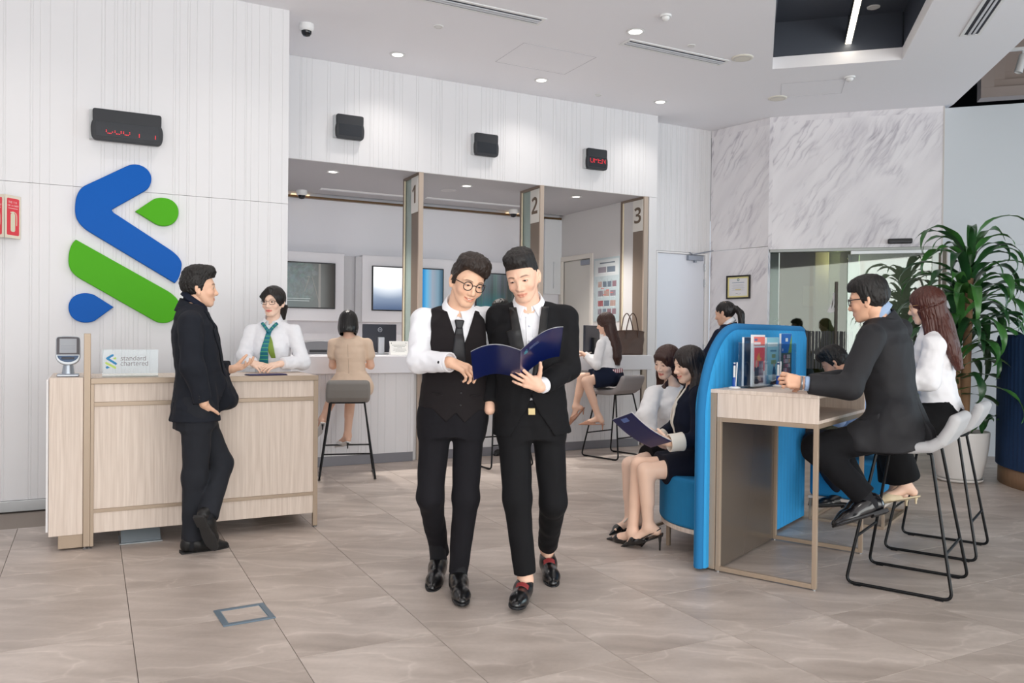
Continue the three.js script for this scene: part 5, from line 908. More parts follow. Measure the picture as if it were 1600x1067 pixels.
// ------------------------------------------------------------------ people
// joints in metres, relative to the figure's base on the floor; x, y, z
const POSES = {
  vest_man: { size: 1.06, base: [1.690, 0, -3.918], head: [0.021, 1.525, 0.110], neck: [0.010, 1.381, 0.031], shR: [-0.134, 1.335, -0.075], shL: [0.176, 1.346, 0.022], elR: [-0.205, 1.137, 0.071], wrR: [-0.125, 1.137, 0.251], elL: [0.245, 1.125, -0.003], wrL: [0.190, 0.950, 0.076], hipR: [-0.072, 0.852, -0.037], hipL: [0.072, 0.854, 0.037], knR: [-0.119, 0.466, 0.006], knL: [0.037, 0.468, 0.087], anR: [0.022, 0.131, -0.204], anL: [0.017, 0.093, 0.049], toeR: [-0.105, 0.019, -0.001], toeL: [-0.057, 0.019, 0.263], handR: [-0.050, 1.103, 0.301], handL: [0.176, 0.878, 0.091], fwd: [-0.004, -0.342, 0.940], up: [0.155, 0.928, 0.339] },
  suit_man: { size: 1.06, base: [2.038, 0, -3.692], head: [-0.086, 1.550, 0.054], neck: [-0.028, 1.402, 0.011], shR: [-0.148, 1.348, -0.082], shL: [0.148, 1.355, 0.071], elL: [0.111, 1.107, 0.161], wrL: [-0.104, 1.029, 0.263], elR: [-0.136, 1.091, -0.180], wrR: [-0.190, 0.899, -0.078], hipR: [-0.075, 0.851, -0.039], hipL: [0.075, 0.853, 0.039], knR: [-0.104, 0.477, 0.057], knL: [0.083, 0.453, 0.079], anR: [-0.062, 0.090, 0.072], anL: [0.229, 0.138, -0.224], toeR: [-0.227, 0.019, 0.270], toeL: [0.143, 0.019, -0.008], handL: [-0.242, 1.095, 0.254], handR: [-0.199, 0.824, -0.050], fwd: [-0.622, -0.375, 0.687], up: [-0.364, 0.916, 0.169] },
  desk_man: { size: 1, base: [0.571, 0, -5.266], head: [0.010, 1.606, -0.003], neck: [-0.024, 1.496, -0.020], shR: [-0.056, 1.385, 0.157], shL: [0.003, 1.400, -0.196], elR: [-0.046, 1.135, 0.221], wrR: [0.020, 0.918, 0.202], elL: [0.024, 1.093, -0.272], wrL: [0.228, 1.100, -0.166], hipR: [-0.003, 0.872, 0.100], hipL: [0.003, 0.854, -0.100], knR: [-0.016, 0.465, 0.075], knL: [0.148, 0.520, -0.032], anR: [-0.021, 0.099, 0.043], anL: [0.050, 0.254, 0.168], toeR: [0.209, 0.015, -0.009], toeL: [0.095, 0.020, 0.139], handR: [0.023, 0.813, 0.091], handL: [0.315, 1.121, -0.121], fwd: [0.998, 0.035, 0.057], up: [-0.035, 0.999, -0.002] },
  receptionist: { size: 1, base: [1.222, 0, -6.257], head: [-0.013, 1.570, 0.042], neck: [-0.011, 1.411, 0.011], shR: [-0.152, 1.342, -0.062], shL: [0.131, 1.346, 0.085], elR: [-0.217, 1.150, -0.025], wrR: [-0.189, 1.115, 0.192], elL: [0.178, 1.117, 0.180], wrL: [0.000, 1.113, 0.291], hipR: [-0.064, 0.888, -0.033], hipL: [0.064, 0.890, 0.033], knR: [-0.066, 0.441, -0.007], knL: [0.063, 0.442, 0.060], anR: [-0.058, 0.048, -0.032], anL: [0.071, 0.050, 0.035], toeR: [-0.104, 0.020, 0.168], toeL: [0.039, 0.020, 0.234], handR: [-0.122, 1.082, 0.295], handL: [-0.148, 1.083, 0.315], fwd: [-0.600, -0.070, 0.797], up: [-0.042, 0.998, 0.056] },
  beige_woman: { size: 1, base: [2.146, 0, -7.355], head: [-0.015, 1.428, -0.071], neck: [-0.015, 1.291, -0.024], shR: [0.139, 1.239, 0.034], shL: [-0.142, 1.235, -0.112], elR: [0.185, 1.033, -0.007], wrR: [0.208, 1.024, -0.243], elL: [-0.130, 1.030, -0.171], wrL: [-0.017, 1.021, -0.360], hipR: [0.069, 0.840, 0.036], hipL: [-0.069, 0.838, -0.036], knR: [0.112, 0.761, -0.403], knL: [-0.022, 0.753, -0.473], anR: [0.035, 0.357, -0.235], anL: [-0.165, 0.502, -0.398], toeR: [-0.013, 0.271, -0.350], toeL: [-0.185, 0.363, -0.485], handR: [0.202, 1.021, -0.326], handL: [0.030, 1.018, -0.415], fwd: [0.297, -0.276, -0.914], up: [0.085, 0.961, -0.262] },
  brown_haired_woman: { size: 1, base: [5.092, 0, -7.435], head: [-0.047, 1.474, -0.031], neck: [-0.021, 1.318, -0.016], shL: [-0.168, 1.248, 0.066], shR: [0.109, 1.261, -0.105], elL: [-0.227, 1.012, 0.072], wrL: [-0.277, 1.112, -0.057], elR: [-0.035, 1.034, -0.245], wrR: [-0.199, 1.122, -0.219], hipL: [-0.071, 0.890, 0.053], hipR: [0.071, 0.883, -0.053], knR: [-0.216, 0.864, -0.225], knL: [-0.319, 0.836, 0.015], anR: [-0.285, 0.533, -0.257], anL: [-0.194, 0.454, 0.073], toeR: [-0.328, 0.397, -0.278], toeL: [-0.283, 0.401, -0.006], handL: [-0.311, 1.153, -0.108], handR: [-0.266, 1.150, -0.220], fwd: [-0.550, -0.174, -0.817], up: [-0.097, 0.985, -0.144] },
  navy_woman: { size: 1, base: [3.427, 0, -4.036], head: [-0.033, 1.165, -0.036], neck: [0.017, 1.029, -0.031], shL: [-0.064, 0.972, 0.108], shR: [0.088, 0.974, -0.151], elL: [-0.109, 0.708, 0.155], wrL: [-0.288, 0.692, 0.107], elR: [0.045, 0.746, -0.238], wrR: [-0.123, 0.685, -0.212], hipL: [-0.052, 0.522, 0.074], hipR: [0.052, 0.505, -0.074], knL: [-0.346, 0.498, -0.056], knR: [-0.310, 0.514, -0.172], anL: [-0.318, 0.145, -0.060], anR: [-0.359, 0.092, -0.171], toeL: [-0.406, 0.015, -0.174], toeR: [-0.399, 0.015, -0.348], handL: [-0.368, 0.710, 0.066], handR: [-0.168, 0.726, -0.236], fwd: [-0.964, -0.174, -0.202], up: [-0.170, 0.985, -0.036] },
  white_blouse_woman: { size: 1, base: [3.702, 0, -4.547], head: [-0.072, 1.161, -0.045], neck: [-0.027, 0.983, -0.042], shR: [-0.181, 0.936, -0.054], shL: [0.094, 0.948, -0.047], elR: [-0.291, 0.788, 0.014], wrR: [-0.290, 0.662, 0.073], elL: [0.076, 0.751, 0.014], wrL: [-0.165, 0.698, 0.137], hipR: [-0.085, 0.500, 0.012], hipL: [0.085, 0.496, -0.012], knR: [-0.409, 0.455, -0.009], knL: [-0.291, 0.461, -0.038], anR: [-0.395, 0.058, -0.020], anL: [-0.284, 0.054, -0.053], toeR: [-0.505, 0.015, 0.014], toeL: [-0.405, 0.015, 0.001], handR: [-0.271, 0.621, 0.106], handL: [-0.242, 0.722, 0.165], fwd: [-0.934, -0.276, 0.227], up: [-0.242, 0.956, 0.166] },
  high_table_man: { size: 1, base: [3.950, 0, -2.968], head: [-0.150, 1.558, -0.086], neck: [-0.069, 1.450, -0.066], shL: [-0.262, 1.350, 0.027], shR: [0.131, 1.392, -0.107], elL: [-0.424, 1.087, 0.025], wrL: [-0.592, 1.101, -0.130], elR: [-0.049, 1.109, -0.254], wrR: [-0.398, 1.092, -0.277], hipL: [-0.109, 0.836, 0.045], hipR: [0.109, 0.834, -0.045], knL: [-0.396, 0.733, -0.205], knR: [-0.145, 0.729, -0.322], anL: [-0.250, 0.481, 0.009], anR: [-0.111, 0.455, -0.144], toeL: [-0.409, 0.354, -0.049], toeR: [-0.190, 0.335, -0.206], handL: [-0.643, 1.113, -0.180], handR: [-0.469, 1.081, -0.303], fwd: [-0.414, -0.156, -0.897], up: [-0.066, 0.988, -0.142] },
  auburn_woman: { size: 1, base: [4.842, 0, -3.327], head: [-0.092, 1.559, -0.056], neck: [-0.040, 1.420, -0.050], shL: [-0.176, 1.310, 0.061], shR: [0.131, 1.351, -0.096], elL: [-0.243, 1.096, 0.073], wrL: [-0.341, 1.069, -0.022], elR: [0.067, 1.085, -0.193], wrR: [-0.153, 1.063, -0.195], hipL: [-0.100, 0.825, 0.038], hipR: [0.100, 0.826, -0.038], knL: [-0.390, 0.751, -0.089], knR: [-0.200, 0.753, -0.216], anL: [-0.277, 0.419, -0.049], anR: [-0.168, 0.368, -0.195], toeL: [-0.392, 0.344, -0.108], toeR: [-0.272, 0.300, -0.248], handL: [-0.402, 1.076, -0.054], handR: [-0.209, 1.071, -0.224], fwd: [-0.455, -0.156, -0.876], up: [-0.072, 0.988, -0.139] },
  pale_blue_man: { size: 1, base: [5.088, 0, -4.109], head: [-0.193, 1.157, -0.107], neck: [-0.104, 1.039, -0.082], shL: [-0.203, 0.965, 0.059], shR: [0.107, 0.974, -0.129], elL: [-0.333, 0.760, 0.050], wrL: [-0.436, 0.777, -0.060], elR: [-0.049, 0.768, -0.253], wrR: [-0.259, 0.776, -0.250], hipL: [-0.085, 0.587, 0.057], hipR: [0.085, 0.574, -0.057], knL: [-0.416, 0.585, -0.104], knR: [-0.251, 0.575, -0.266], anL: [-0.224, 0.204, 0.001], anR: [-0.102, 0.184, -0.161], toeL: [-0.376, 0.141, -0.055], toeR: [-0.254, 0.114, -0.217], handL: [-0.466, 0.782, -0.109], handR: [-0.326, 0.777, -0.262], fwd: [-0.356, -0.574, -0.738], up: [-0.249, 0.819, -0.517] },
  ponytail_woman: { size: 1, base: [5.403, 0, -5.864], head: [-0.053, 1.566, -0.036], neck: [-0.014, 1.445, -0.014], shL: [-0.169, 1.359, 0.019], shR: [0.122, 1.373, -0.055], elL: [-0.288, 1.153, -0.018], wrL: [-0.135, 1.046, 0.040], elR: [0.128, 1.066, -0.162], wrR: [0.045, 1.003, -0.204], hipL: [-0.075, 0.846, 0.029], hipR: [0.075, 0.839, -0.029], knL: [-0.072, 0.441, 0.034], knR: [0.077, 0.427, -0.023], anL: [-0.070, 0.048, 0.040], anR: [0.079, 0.028, -0.018], toeL: [-0.124, -0.001, 0.013], toeR: [0.024, -0.022, -0.045], handL: [-0.047, 1.015, 0.030], handR: [0.017, 0.990, -0.218], fwd: [-0.334, -0.174, -0.927], up: [-0.059, 0.985, -0.163] },
  teller_man: { size: 1, base: [4.139, 0, -8.099], head: [-0.045, 1.600, -0.032], neck: [-0.013, 1.427, -0.013], shR: [-0.165, 1.317, -0.091], shL: [0.158, 1.321, 0.021], elR: [-0.196, 1.029, -0.104], wrR: [-0.179, 0.931, 0.109], elL: [0.186, 1.032, 0.038], wrL: [-0.009, 0.931, 0.163], hipR: [-0.073, 0.836, -0.038], hipL: [0.073, 0.838, 0.038], knR: [-0.071, 0.383, -0.032], knL: [0.076, 0.384, 0.045], anR: [-0.069, -0.028, -0.026], anL: [0.078, -0.026, 0.050], toeR: [-0.126, -0.070, 0.057], toeL: [0.045, -0.068, 0.146], handR: [-0.137, 0.899, 0.198], handL: [-0.085, 0.899, 0.203], fwd: [-0.944, -0.208, 0.258], up: [-0.201, 0.978, 0.055] },
};
const FOLDER = { spine: [1.847, 1.129, -3.467], up: [-0.414, 0.441, 0.796], out: [-0.203, -0.898, 0.390], h: 0.323, left: { bottom: [-0.962, -0.144, -0.230], w: 0.231 }, right: { bottom: [0.927, 0.369, 0.066], w: 0.230 } };
const FOLDER2 = { o: [2.848, 0.824, -4.126], u: [0.211, -0.167, 0.111], v: [-0.002, 0.062, 0.201] };
const CR = V(0.8872, 0, 0.4613), CT = V(-0.4613, 0, 0.8872), UP = V(0, 1, 0);   // hall directions: along the view to the right, towards the entrance, up
const mix = (a, b, t) => a.clone().lerp(b, t);
// elliptical tube through nodes {o, x, z, a, b}
function loft(nodes) {
  const N = nodes.map((n) => ({ ...n })), L = N.length - 1;
  return (X, Y, Z) => {
    let best = 1e9, bi = 0, bt = 0, br = 0;
    for (let i = 0; i < L; i++) {
      const p = N[i].o, q = N[i + 1].o, dx = q.x - p.x, dy = q.y - p.y, dz = q.z - p.z, l2 = dx * dx + dy * dy + dz * dz;
      const raw = ((X - p.x) * dx + (Y - p.y) * dy + (Z - p.z) * dz) / l2, t = raw < 0 ? 0 : raw > 1 ? 1 : raw;
      const d = (X - p.x - t * dx) ** 2 + (Y - p.y - t * dy) ** 2 + (Z - p.z - t * dz) ** 2;
      if (d < best) { best = d; bi = i; bt = t; br = (raw < 0 && i === 0) ? raw * Math.sqrt(l2) : (raw > 1 && i === L - 1) ? (raw - 1) * Math.sqrt(l2) : 0; }
    }
    const A = N[bi], C = N[bi + 1], t = bt, s = t * t * (3 - 2 * t), px = X - A.o.x - (C.o.x - A.o.x) * t, py = Y - A.o.y - (C.o.y - A.o.y) * t, pz = Z - A.o.z - (C.o.z - A.o.z) * t;
    const u = px * (A.x.x + (C.x.x - A.x.x) * t) + py * (A.x.y + (C.x.y - A.x.y) * t) + pz * (A.x.z + (C.x.z - A.x.z) * t);
    const w = px * (A.z.x + (C.z.x - A.z.x) * t) + py * (A.z.y + (C.z.y - A.z.y) * t) + pz * (A.z.z + (C.z.z - A.z.z) * t);
    const a = A.a + (C.a - A.a) * s, b = A.b + (C.b - A.b) * s;
    const e = 2.3, ku = Math.abs(u) / a, kw = Math.abs(w) / b, k0 = Math.pow(Math.pow(ku, e) + Math.pow(kw, e), 1 / e), k1 = Math.hypot(u / (a * a), w / (b * b));
    const d = k1 < 1e-6 ? -Math.min(a, b) : k0 * (Math.hypot(ku, kw)) * 0 + (k0 - 1) * Math.hypot(u, w) / Math.max(k0, 1e-6);
    return br ? Math.hypot(Math.max(d, 0), br) + Math.min(0, d > 0 ? 0 : 0) : d;
  };
}
const TORSO = {
  m: [[-0.5, 0.165, 0.118, 0], [-0.22, 0.162, 0.116, -0.01], [-0.05, 0.162, 0.116, -0.012], [0.12, 0.155, 0.108, 0], [0.38, 0.142, 0.1, 0.008], [0.62, 0.158, 0.113, 0.01], [0.8, 0.16, 0.105, 0], [0.93, 0.105, 0.075, -0.006], [1.03, 0.06, 0.058, 0]],
  f: [[-0.5, 0.155, 0.112, 0], [-0.22, 0.158, 0.116, -0.012], [-0.05, 0.16, 0.114, -0.014], [0.12, 0.142, 0.098, 0], [0.38, 0.116, 0.083, 0.006], [0.6, 0.128, 0.108, 0.02], [0.8, 0.13, 0.088, 0.004], [0.93, 0.082, 0.064, -0.004], [1.03, 0.048, 0.048, 0]],
};
function rig(pose, sex, scale = 1) {
  const J = {}; for (const [k, v] of Object.entries(pose)) J[k] = V(...v);
  J.pelvis = mix(J.hipL, J.hipR, 0.5); J.chestMid = mix(J.shL, J.shR, 0.5);
  J.spineUp = J.neck.clone().sub(J.pelvis).normalize(); J.spineLen = J.neck.distanceTo(J.pelvis);
  const hx = J.hipL.clone().sub(J.hipR).normalize(), sx = J.shL.clone().sub(J.shR).normalize();
  const fwd = (x) => x.clone().cross(J.spineUp).normalize();
  J.hipF = frame(J.pelvis, J.spineUp, fwd(hx)); J.chF = frame(mix(J.pelvis, J.neck, 0.62), J.spineUp, fwd(sx));
  J.front = J.chF.z.clone();
  J.headF = frame(J.head, J.up, J.fwd); J.hs = scale; J.sex = sex;
  J.node = (f, ea = 0, eb = ea, dz = 0, girth = 1) => {
    const T = TORSO[sex]; let i = 0; while (i < T.length - 2 && f > T[i + 1][0]) i++;
    const t = clamp((f - T[i][0]) / (T[i + 1][0] - T[i][0])), v = (k) => lerp(T[i][k], T[i + 1][k], t), x = mix(hx, sx, clamp(f * 1.3)).normalize(), z = x.clone().cross(J.spineUp).normalize();
    return { o: J.pelvis.clone().addScaledVector(J.spineUp, J.spineLen * f).addScaledVector(z, v(3) + dz), x, z, a: v(1) * girth + ea, b: v(2) * girth + eb };
  };
  J.torso = (ease, f0 = -0.22, f1 = 1.03, n = 9, extra) => loft(Array.from({ length: n }, (_, i) => { const f = lerp(f0, f1, i / (n - 1)), e = typeof ease === 'function' ? ease(f) : [ease, ease]; return J.node(f, e[0], e[1], e[2] || 0); }));
  J.shoulders = (r) => blend(0.04, cone(mix(J.neck, J.shL, 0.25), J.shL, r * 0.9, r), cone(mix(J.neck, J.shR, 0.25), J.shR, r * 0.9, r));
  J.arm = (s, r, k = 0.02) => blend(k, cone(J['sh' + s], J['el' + s], r[0], r[1]), cone(J['el' + s], J['wr' + s], r[1] * 0.98, r[2]));
  J.leg = (s, r, k = 0.03) => blend(k, cone(J['hip' + s], J['kn' + s], r[0], r[1]), cone(J['kn' + s], J['an' + s], r[1], r[2]));
  J.all = Object.entries(J).filter(([k, v]) => /^(sh|el|wr|hip|kn|an|toe|neck|pelvis)/.test(k) && v.isVector3).map(([, v]) => v);
  return J;
}
// foot frame: origin under the heel, z towards the toe, y away from the sole
function foot(J, s, drop = 0.085, ground = false) {
  const A = J['an' + s], T = J['toe' + s], d = T.clone().sub(A).normalize(), hint = J['hint' + s] ?? UP.clone().addScaledVector(J.front, 0.7), n = hint.clone().addScaledVector(d, -hint.dot(d)).normalize();
  const a = Math.atan2(drop - 0.012, 0.2), z = d.clone().multiplyScalar(Math.cos(a)).addScaledVector(n, Math.sin(a)).normalize(), y = n.clone().addScaledVector(z, -n.dot(z)).normalize(), x = y.clone().cross(z);
  const o = A.clone().addScaledVector(y, -drop).addScaledVector(z, -0.055), F = { o, x, y, z };
  if (ground) { const h = Math.min(at(F, [0, 0, 0.0]).y, at(F, [0, 0, 0.25]).y, at(F, [0, 0, 0.19]).y); F.o = o.clone().addScaledVector(UP, -h + 0.001); }
  return F;
}
// ---- head (x left, y up, z forward, origin between the ears at eye height)
const HF = { o: V(0, 0, 0), x: V(1, 0, 0), y: V(0, 1, 0), z: V(0, 0, 1) };
const cranium = egg(HF, [0, 0.03, -0.012], [0.075, 0.086, 0.094]);
function headField(sex, smile, narrow, ears = true) {
  const w = sex === 'm' ? 1 : 0.94, b = (x, y, z, r) => ball(V(x, y, z), r), two = (f) => [f(-1), f(1)];
  let d = blend(0.018, cranium, egg(HF, [0, 0, 0.02], [0.068, 0.075, 0.072]), egg(HF, [0, -0.04, 0.03], [0.057 * w, 0.06, 0.059]), egg(HF, [0, -0.075, 0.03], [0.046 * w, 0.042, 0.053]), b(0, -0.1, 0.064, 0.017 * w), ...two((s) => cone(V(s * 0.05 * w, -0.04, 0.0), V(s * 0.02 * w, -0.098, 0.058), 0.02, 0.015)));
  d = blend(0.014, d, ...two((s) => b(s * 0.04, -0.033, 0.057, 0.022 + 0.002 * smile)));
  d = blend(0.014, d, ...two((s) => cone(V(s * 0.012, 0.021, 0.081), V(s * 0.046, 0.021, 0.066), 0.008, 0.007)));
  const sock = [-1, 1].map((s) => b(s * 0.031, -0.001, 0.099, 0.0165)), d1 = d; d = (x, y, z) => smax(smax(d1(x, y, z), -sock[0](x, y, z), 0.012), -sock[1](x, y, z), 0.012);
  d = blend(0.011, d, cone(V(0, 0.004, 0.084), V(0, -0.034, 0.103), 0.0065, 0.0095), b(0, -0.039, 0.1, 0.009), ...two((s) => b(s * 0.0125, -0.041, 0.09, 0.0075)));
  d = blend(0.004, d, ...two((s) => egg(HF, [s * 0.031, -0.0005, 0.0722], [0.0155, 0.0125, 0.0132])));
  const slit = [-1, 1].map((s) => egg(HF, [s * 0.0315, -0.0015, 0.086], [0.0115, narrow ? 0.0024 : 0.0042, 0.012])), d2 = d; d = (x, y, z) => smax(smax(d2(x, y, z), -slit[0](x, y, z), 0.002), -slit[1](x, y, z), 0.002);
  const mw = 0.022 + 0.006 * smile, my = (x) => -0.07 + smile * 0.007 * (x / mw) ** 2, mz = (x) => 0.0845 - 0.011 * (x / mw) ** 2;
  const lip = (dy, r, ins) => [-1, -0.35, 0.35].map((t, i) => { const a = t * mw * ins, c = [-0.35, 0.35, 1][i] * mw * ins; return cone(V(a, my(a) + dy, mz(a)), V(c, my(c) + dy, mz(c)), i === 0 ? r * 0.55 : r, i === 2 ? r * 0.55 : r); });
  d = blend(0.006, d, ...lip(0.0035 + 0.002 * smile, 0.0042, 1), ...lip(-0.0055 - 0.002 * smile, 0.005, 0.86));
  const groove = blend(0.002, ...[-1, 0].map((t) => cone(V(t * mw, my(mw * t), mz(t * mw) + 0.0045), V((t + 1) * mw, my((t + 1) * mw), mz((t + 1) * mw) + 0.0045), t ? 0.001 : smile > 0.4 ? 0.0044 : 0.0016, t ? (smile > 0.4 ? 0.0044 : 0.0016) : 0.001))), d3 = d;
  d = (x, y, z) => smax(d3(x, y, z), -groove(x, y, z), 0.002);
  if (ears) for (const s of [-1, 1]) {
    const ef = frame(V(s * 0.077, -0.016, -0.012), V(0, 1, -0.15), V(-s * 0.35, 0, 1)), ear = cut(blend(0.008, egg(ef, [0, 0.006, 0], [0.009, 0.027, 0.017]), egg(ef, [0, -0.02, 0.004], [0.008, 0.013, 0.01])), egg(ef, [s * 0.009, 0.003, 0.003], [0.007, 0.017, 0.009]), 0.004), e = d;
    d = (x, y, z) => smin(e(x, y, z), ear(x, y, z), 0.006);
  }
  return { d, my, mz, mw };
}
const headCache = {};
function headGeometry(sex, smile, lips, h, narrow, ears) {
  const key = [sex, smile, lips, h, narrow, ears].join(); if (headCache[key]) return headCache[key];
  const { d, my, mw } = headField(sex, smile, narrow, ears), g = net(d, V(-0.1, -0.13, -0.12), V(0.1, 0.13, 0.125), h), p = g.attributes.position, c = new Float32Array(p.count * 3);
  for (let i = 0; i < p.count; i++) {
    const x = p.getX(i), y = p.getY(i), z = p.getZ(i), ax = Math.abs(x); let k = [1, 1, 1];
    const to = (q, t) => { k = k.map((v, j) => lerp(v, q[j], t)); };
    to([1, 0.86, 0.84], 0.55 * Math.exp(-((ax - 0.045) ** 2 + (y + 0.035) ** 2) / 0.0006) * (z > 0.03 ? 1 : 0));      // cheeks
    if (ax < mw + 0.002 && z > 0.07) {
      const q = y - my(x), up = 0.0095 - 0.004 * (ax / mw) ** 2, lo = -0.0125 + 0.006 * (ax / mw) ** 2;
      if (q < up && q > lo) to(lips, sstep(0, 0.002, Math.min(up - q, q - lo)));
      if (smile > 0.4 ? Math.abs(q) < 0.002 && ax < mw * 0.8 : Math.abs(q) < 0.0012 && ax < mw * 0.9) to([0.45, 0.2, 0.2], 0.6);
    }
    const by = 0.0195 + 0.0035 * Math.sin((ax - 0.012) / 0.042 * Math.PI) - 0.002 * sstep(0.04, 0.055, ax), bw = (sex === 'm' ? 0.0036 : 0.0024) * sstep(0.011, 0.02, ax) * (1 - sstep(0.044, 0.056, ax));
    if (z > 0.035 && bw > 0) to([0.14, 0.11, 0.1], 0.8 * sstep(bw + 0.0018, bw - 0.0018, Math.abs(y - by)));
    for (const s of [-1, 1]) { const ex = (x - s * 0.0315) / 0.0135, ey = (y + 0.0015) / (narrow ? 0.0048 : 0.0068), r = Math.hypot(ex, ey); if (z > 0.06 && r < 1.12) to(y > -0.0015 ? [0.1, 0.07, 0.06] : [0.55, 0.38, 0.34], 0.85 * sstep(1.12, 0.92, r)); }
    if (ax < 0.009 && y < -0.042 && y > -0.05 && z > 0.085) to([0.72, 0.6, 0.58], 0.5);
    c.set(k, i * 3);
  }
  g.setAttribute('color', new THREE.BufferAttribute(c, 3)); return headCache[key] = g;
}
const headMatrix = (J) => new THREE.Matrix4().makeBasis(J.headF.x, J.headF.y, J.headF.z).scale(V(J.hs, J.hs, J.hs)).setPosition(J.headF.o);
// ---- hand: y along the fingers, z out of the palm
function handGeometry(J, s, o, h) {
  const W = J['wr' + s], dir = J['hand' + s].clone().sub(W).normalize(), n = o.palm.clone().addScaledVector(dir, -o.palm.dot(dir)).normalize(), F = { o: W, y: dir, z: n, x: dir.clone().cross(n) };
  const k = (J.sex === 'm' ? 0.98 : 0.9) * (o.size ?? 1), t = s === 'R' ? 1 : -1, P = (x, y, z) => at(F, [x * t * k, y * k, z * k]);
  const curl = o.curl ?? [0.4, 0.5, 0.6, 0.7], spread = o.spread ?? 0.05, th = o.thumb ?? [0.75, 0.35];
  const parts = [cone(mix(W, J['el' + s], 0.22), P(0, 0.01, 0), 0.0255 * k, 0.024 * k)];
  const palm = blend(0.014, cone(P(0.012, 0.012, 0), P(0.026, 0.082, 0), 0.0165 * k, 0.0125 * k), cone(P(-0.012, 0.012, 0), P(-0.026, 0.074, 0), 0.0165 * k, 0.012 * k), cone(P(0, 0.012, 0), P(0, 0.083, 0), 0.0165 * k, 0.013 * k), cone(P(0.018, 0.016, 0.004), P(0.032, 0.045, 0.008), 0.015 * k, 0.012 * k));
  const base = [[0.029, 0.088, 0.0], [0.0098, 0.093, -0.001], [-0.0098, 0.089, -0.001], [-0.0285, 0.08, 0.0]], len = [0.072, 0.08, 0.074, 0.058], rad = [0.0092, 0.0094, 0.0088, 0.0078];
  const fingers = base.map(([x, y, z], i) => {
    let p = P(x, y - 0.012, z), a = 0, c = curl[i], sp = (1.5 - i) * spread; const segs = []; let r = rad[i] * k;
    [0.46, 0.3, 0.24].forEach((f, q) => { a += c * [0.75, 1, 0.7][q] / 1.4; const L = (len[i] * f + (q ? 0 : 0.012)) * k, v = F.y.clone().multiplyScalar(Math.cos(a) * Math.cos(sp)).addScaledVector(F.x, Math.sin(sp) * t * Math.cos(a * 0.6)).addScaledVector(F.z, Math.sin(a)), e = p.clone().addScaledVector(v.normalize(), L); segs.push(cone(p, e, r, r * 0.9)); p = e; r *= 0.9; });
    return blend(0.003, ...segs);
  });
  const tb = P(0.024, 0.022, 0.006), v1 = F.x.clone().multiplyScalar(t * Math.sin(th[0])).addScaledVector(F.y, Math.cos(th[0])).addScaledVector(F.z, th[1]).normalize(), t1 = tb.clone().addScaledVector(v1, 0.046 * k), v2 = v1.clone().addScaledVector(F.y, th[2] ?? 0.25).addScaledVector(F.z, (th[1] > 0 ? 0.2 : 0)).normalize(), t2 = t1.clone().addScaledVector(v2, 0.034 * k), t3 = t2.clone().addScaledVector(v2.clone().addScaledVector(F.y, 0.2).normalize(), 0.026 * k);
  const thumb = blend(0.004, cone(tb, t1, 0.0145 * k, 0.0112 * k), cone(t1, t2, 0.0108 * k, 0.0098 * k), cone(t2, t3, 0.0097 * k, 0.008 * k));
  const rest = blend(0.012, ...parts, palm), fs = blend(0.0025, ...fingers), f = (x, y, z) => smin(smin(rest(x, y, z), fs(x, y, z), 0.007), thumb(x, y, z), 0.009);
  const [lo, hi] = around([P(0, -0.05, 0), P(0.06, 0.19, 0.09), P(-0.06, 0.19, -0.04), P(0.08, 0.1, 0.05), P(-0.05, 0.02, 0.09), P(0.09, 0.05, -0.03)], 0.03);
  return net(f, lo, hi, h);
}
function tinted(g) { if (!g.attributes.color) g.setAttribute('color', new THREE.BufferAttribute(new Float32Array(g.attributes.position.count * 3).fill(1), 3)); return g; }
function joinBody(list) {
  return mergeGeometries(list.map((q) => { const g = tinted(q).clone(); for (const k of Object.keys(g.attributes)) if (!['position', 'normal', 'uv', 'color'].includes(k)) g.deleteAttribute(k); return g; }), false);
}
const skinMat = (c) => new THREE.MeshPhysicalMaterial({ color: c, roughness: 0.5, vertexColors: true, sheen: 0.15, sheenColor: new THREE.Color(0xffe0d0), sheenRoughness: 0.6 });
const eyeWhite = std(0xd8d2cd, 0.3), iris = std(0x1c100c, 0.15);
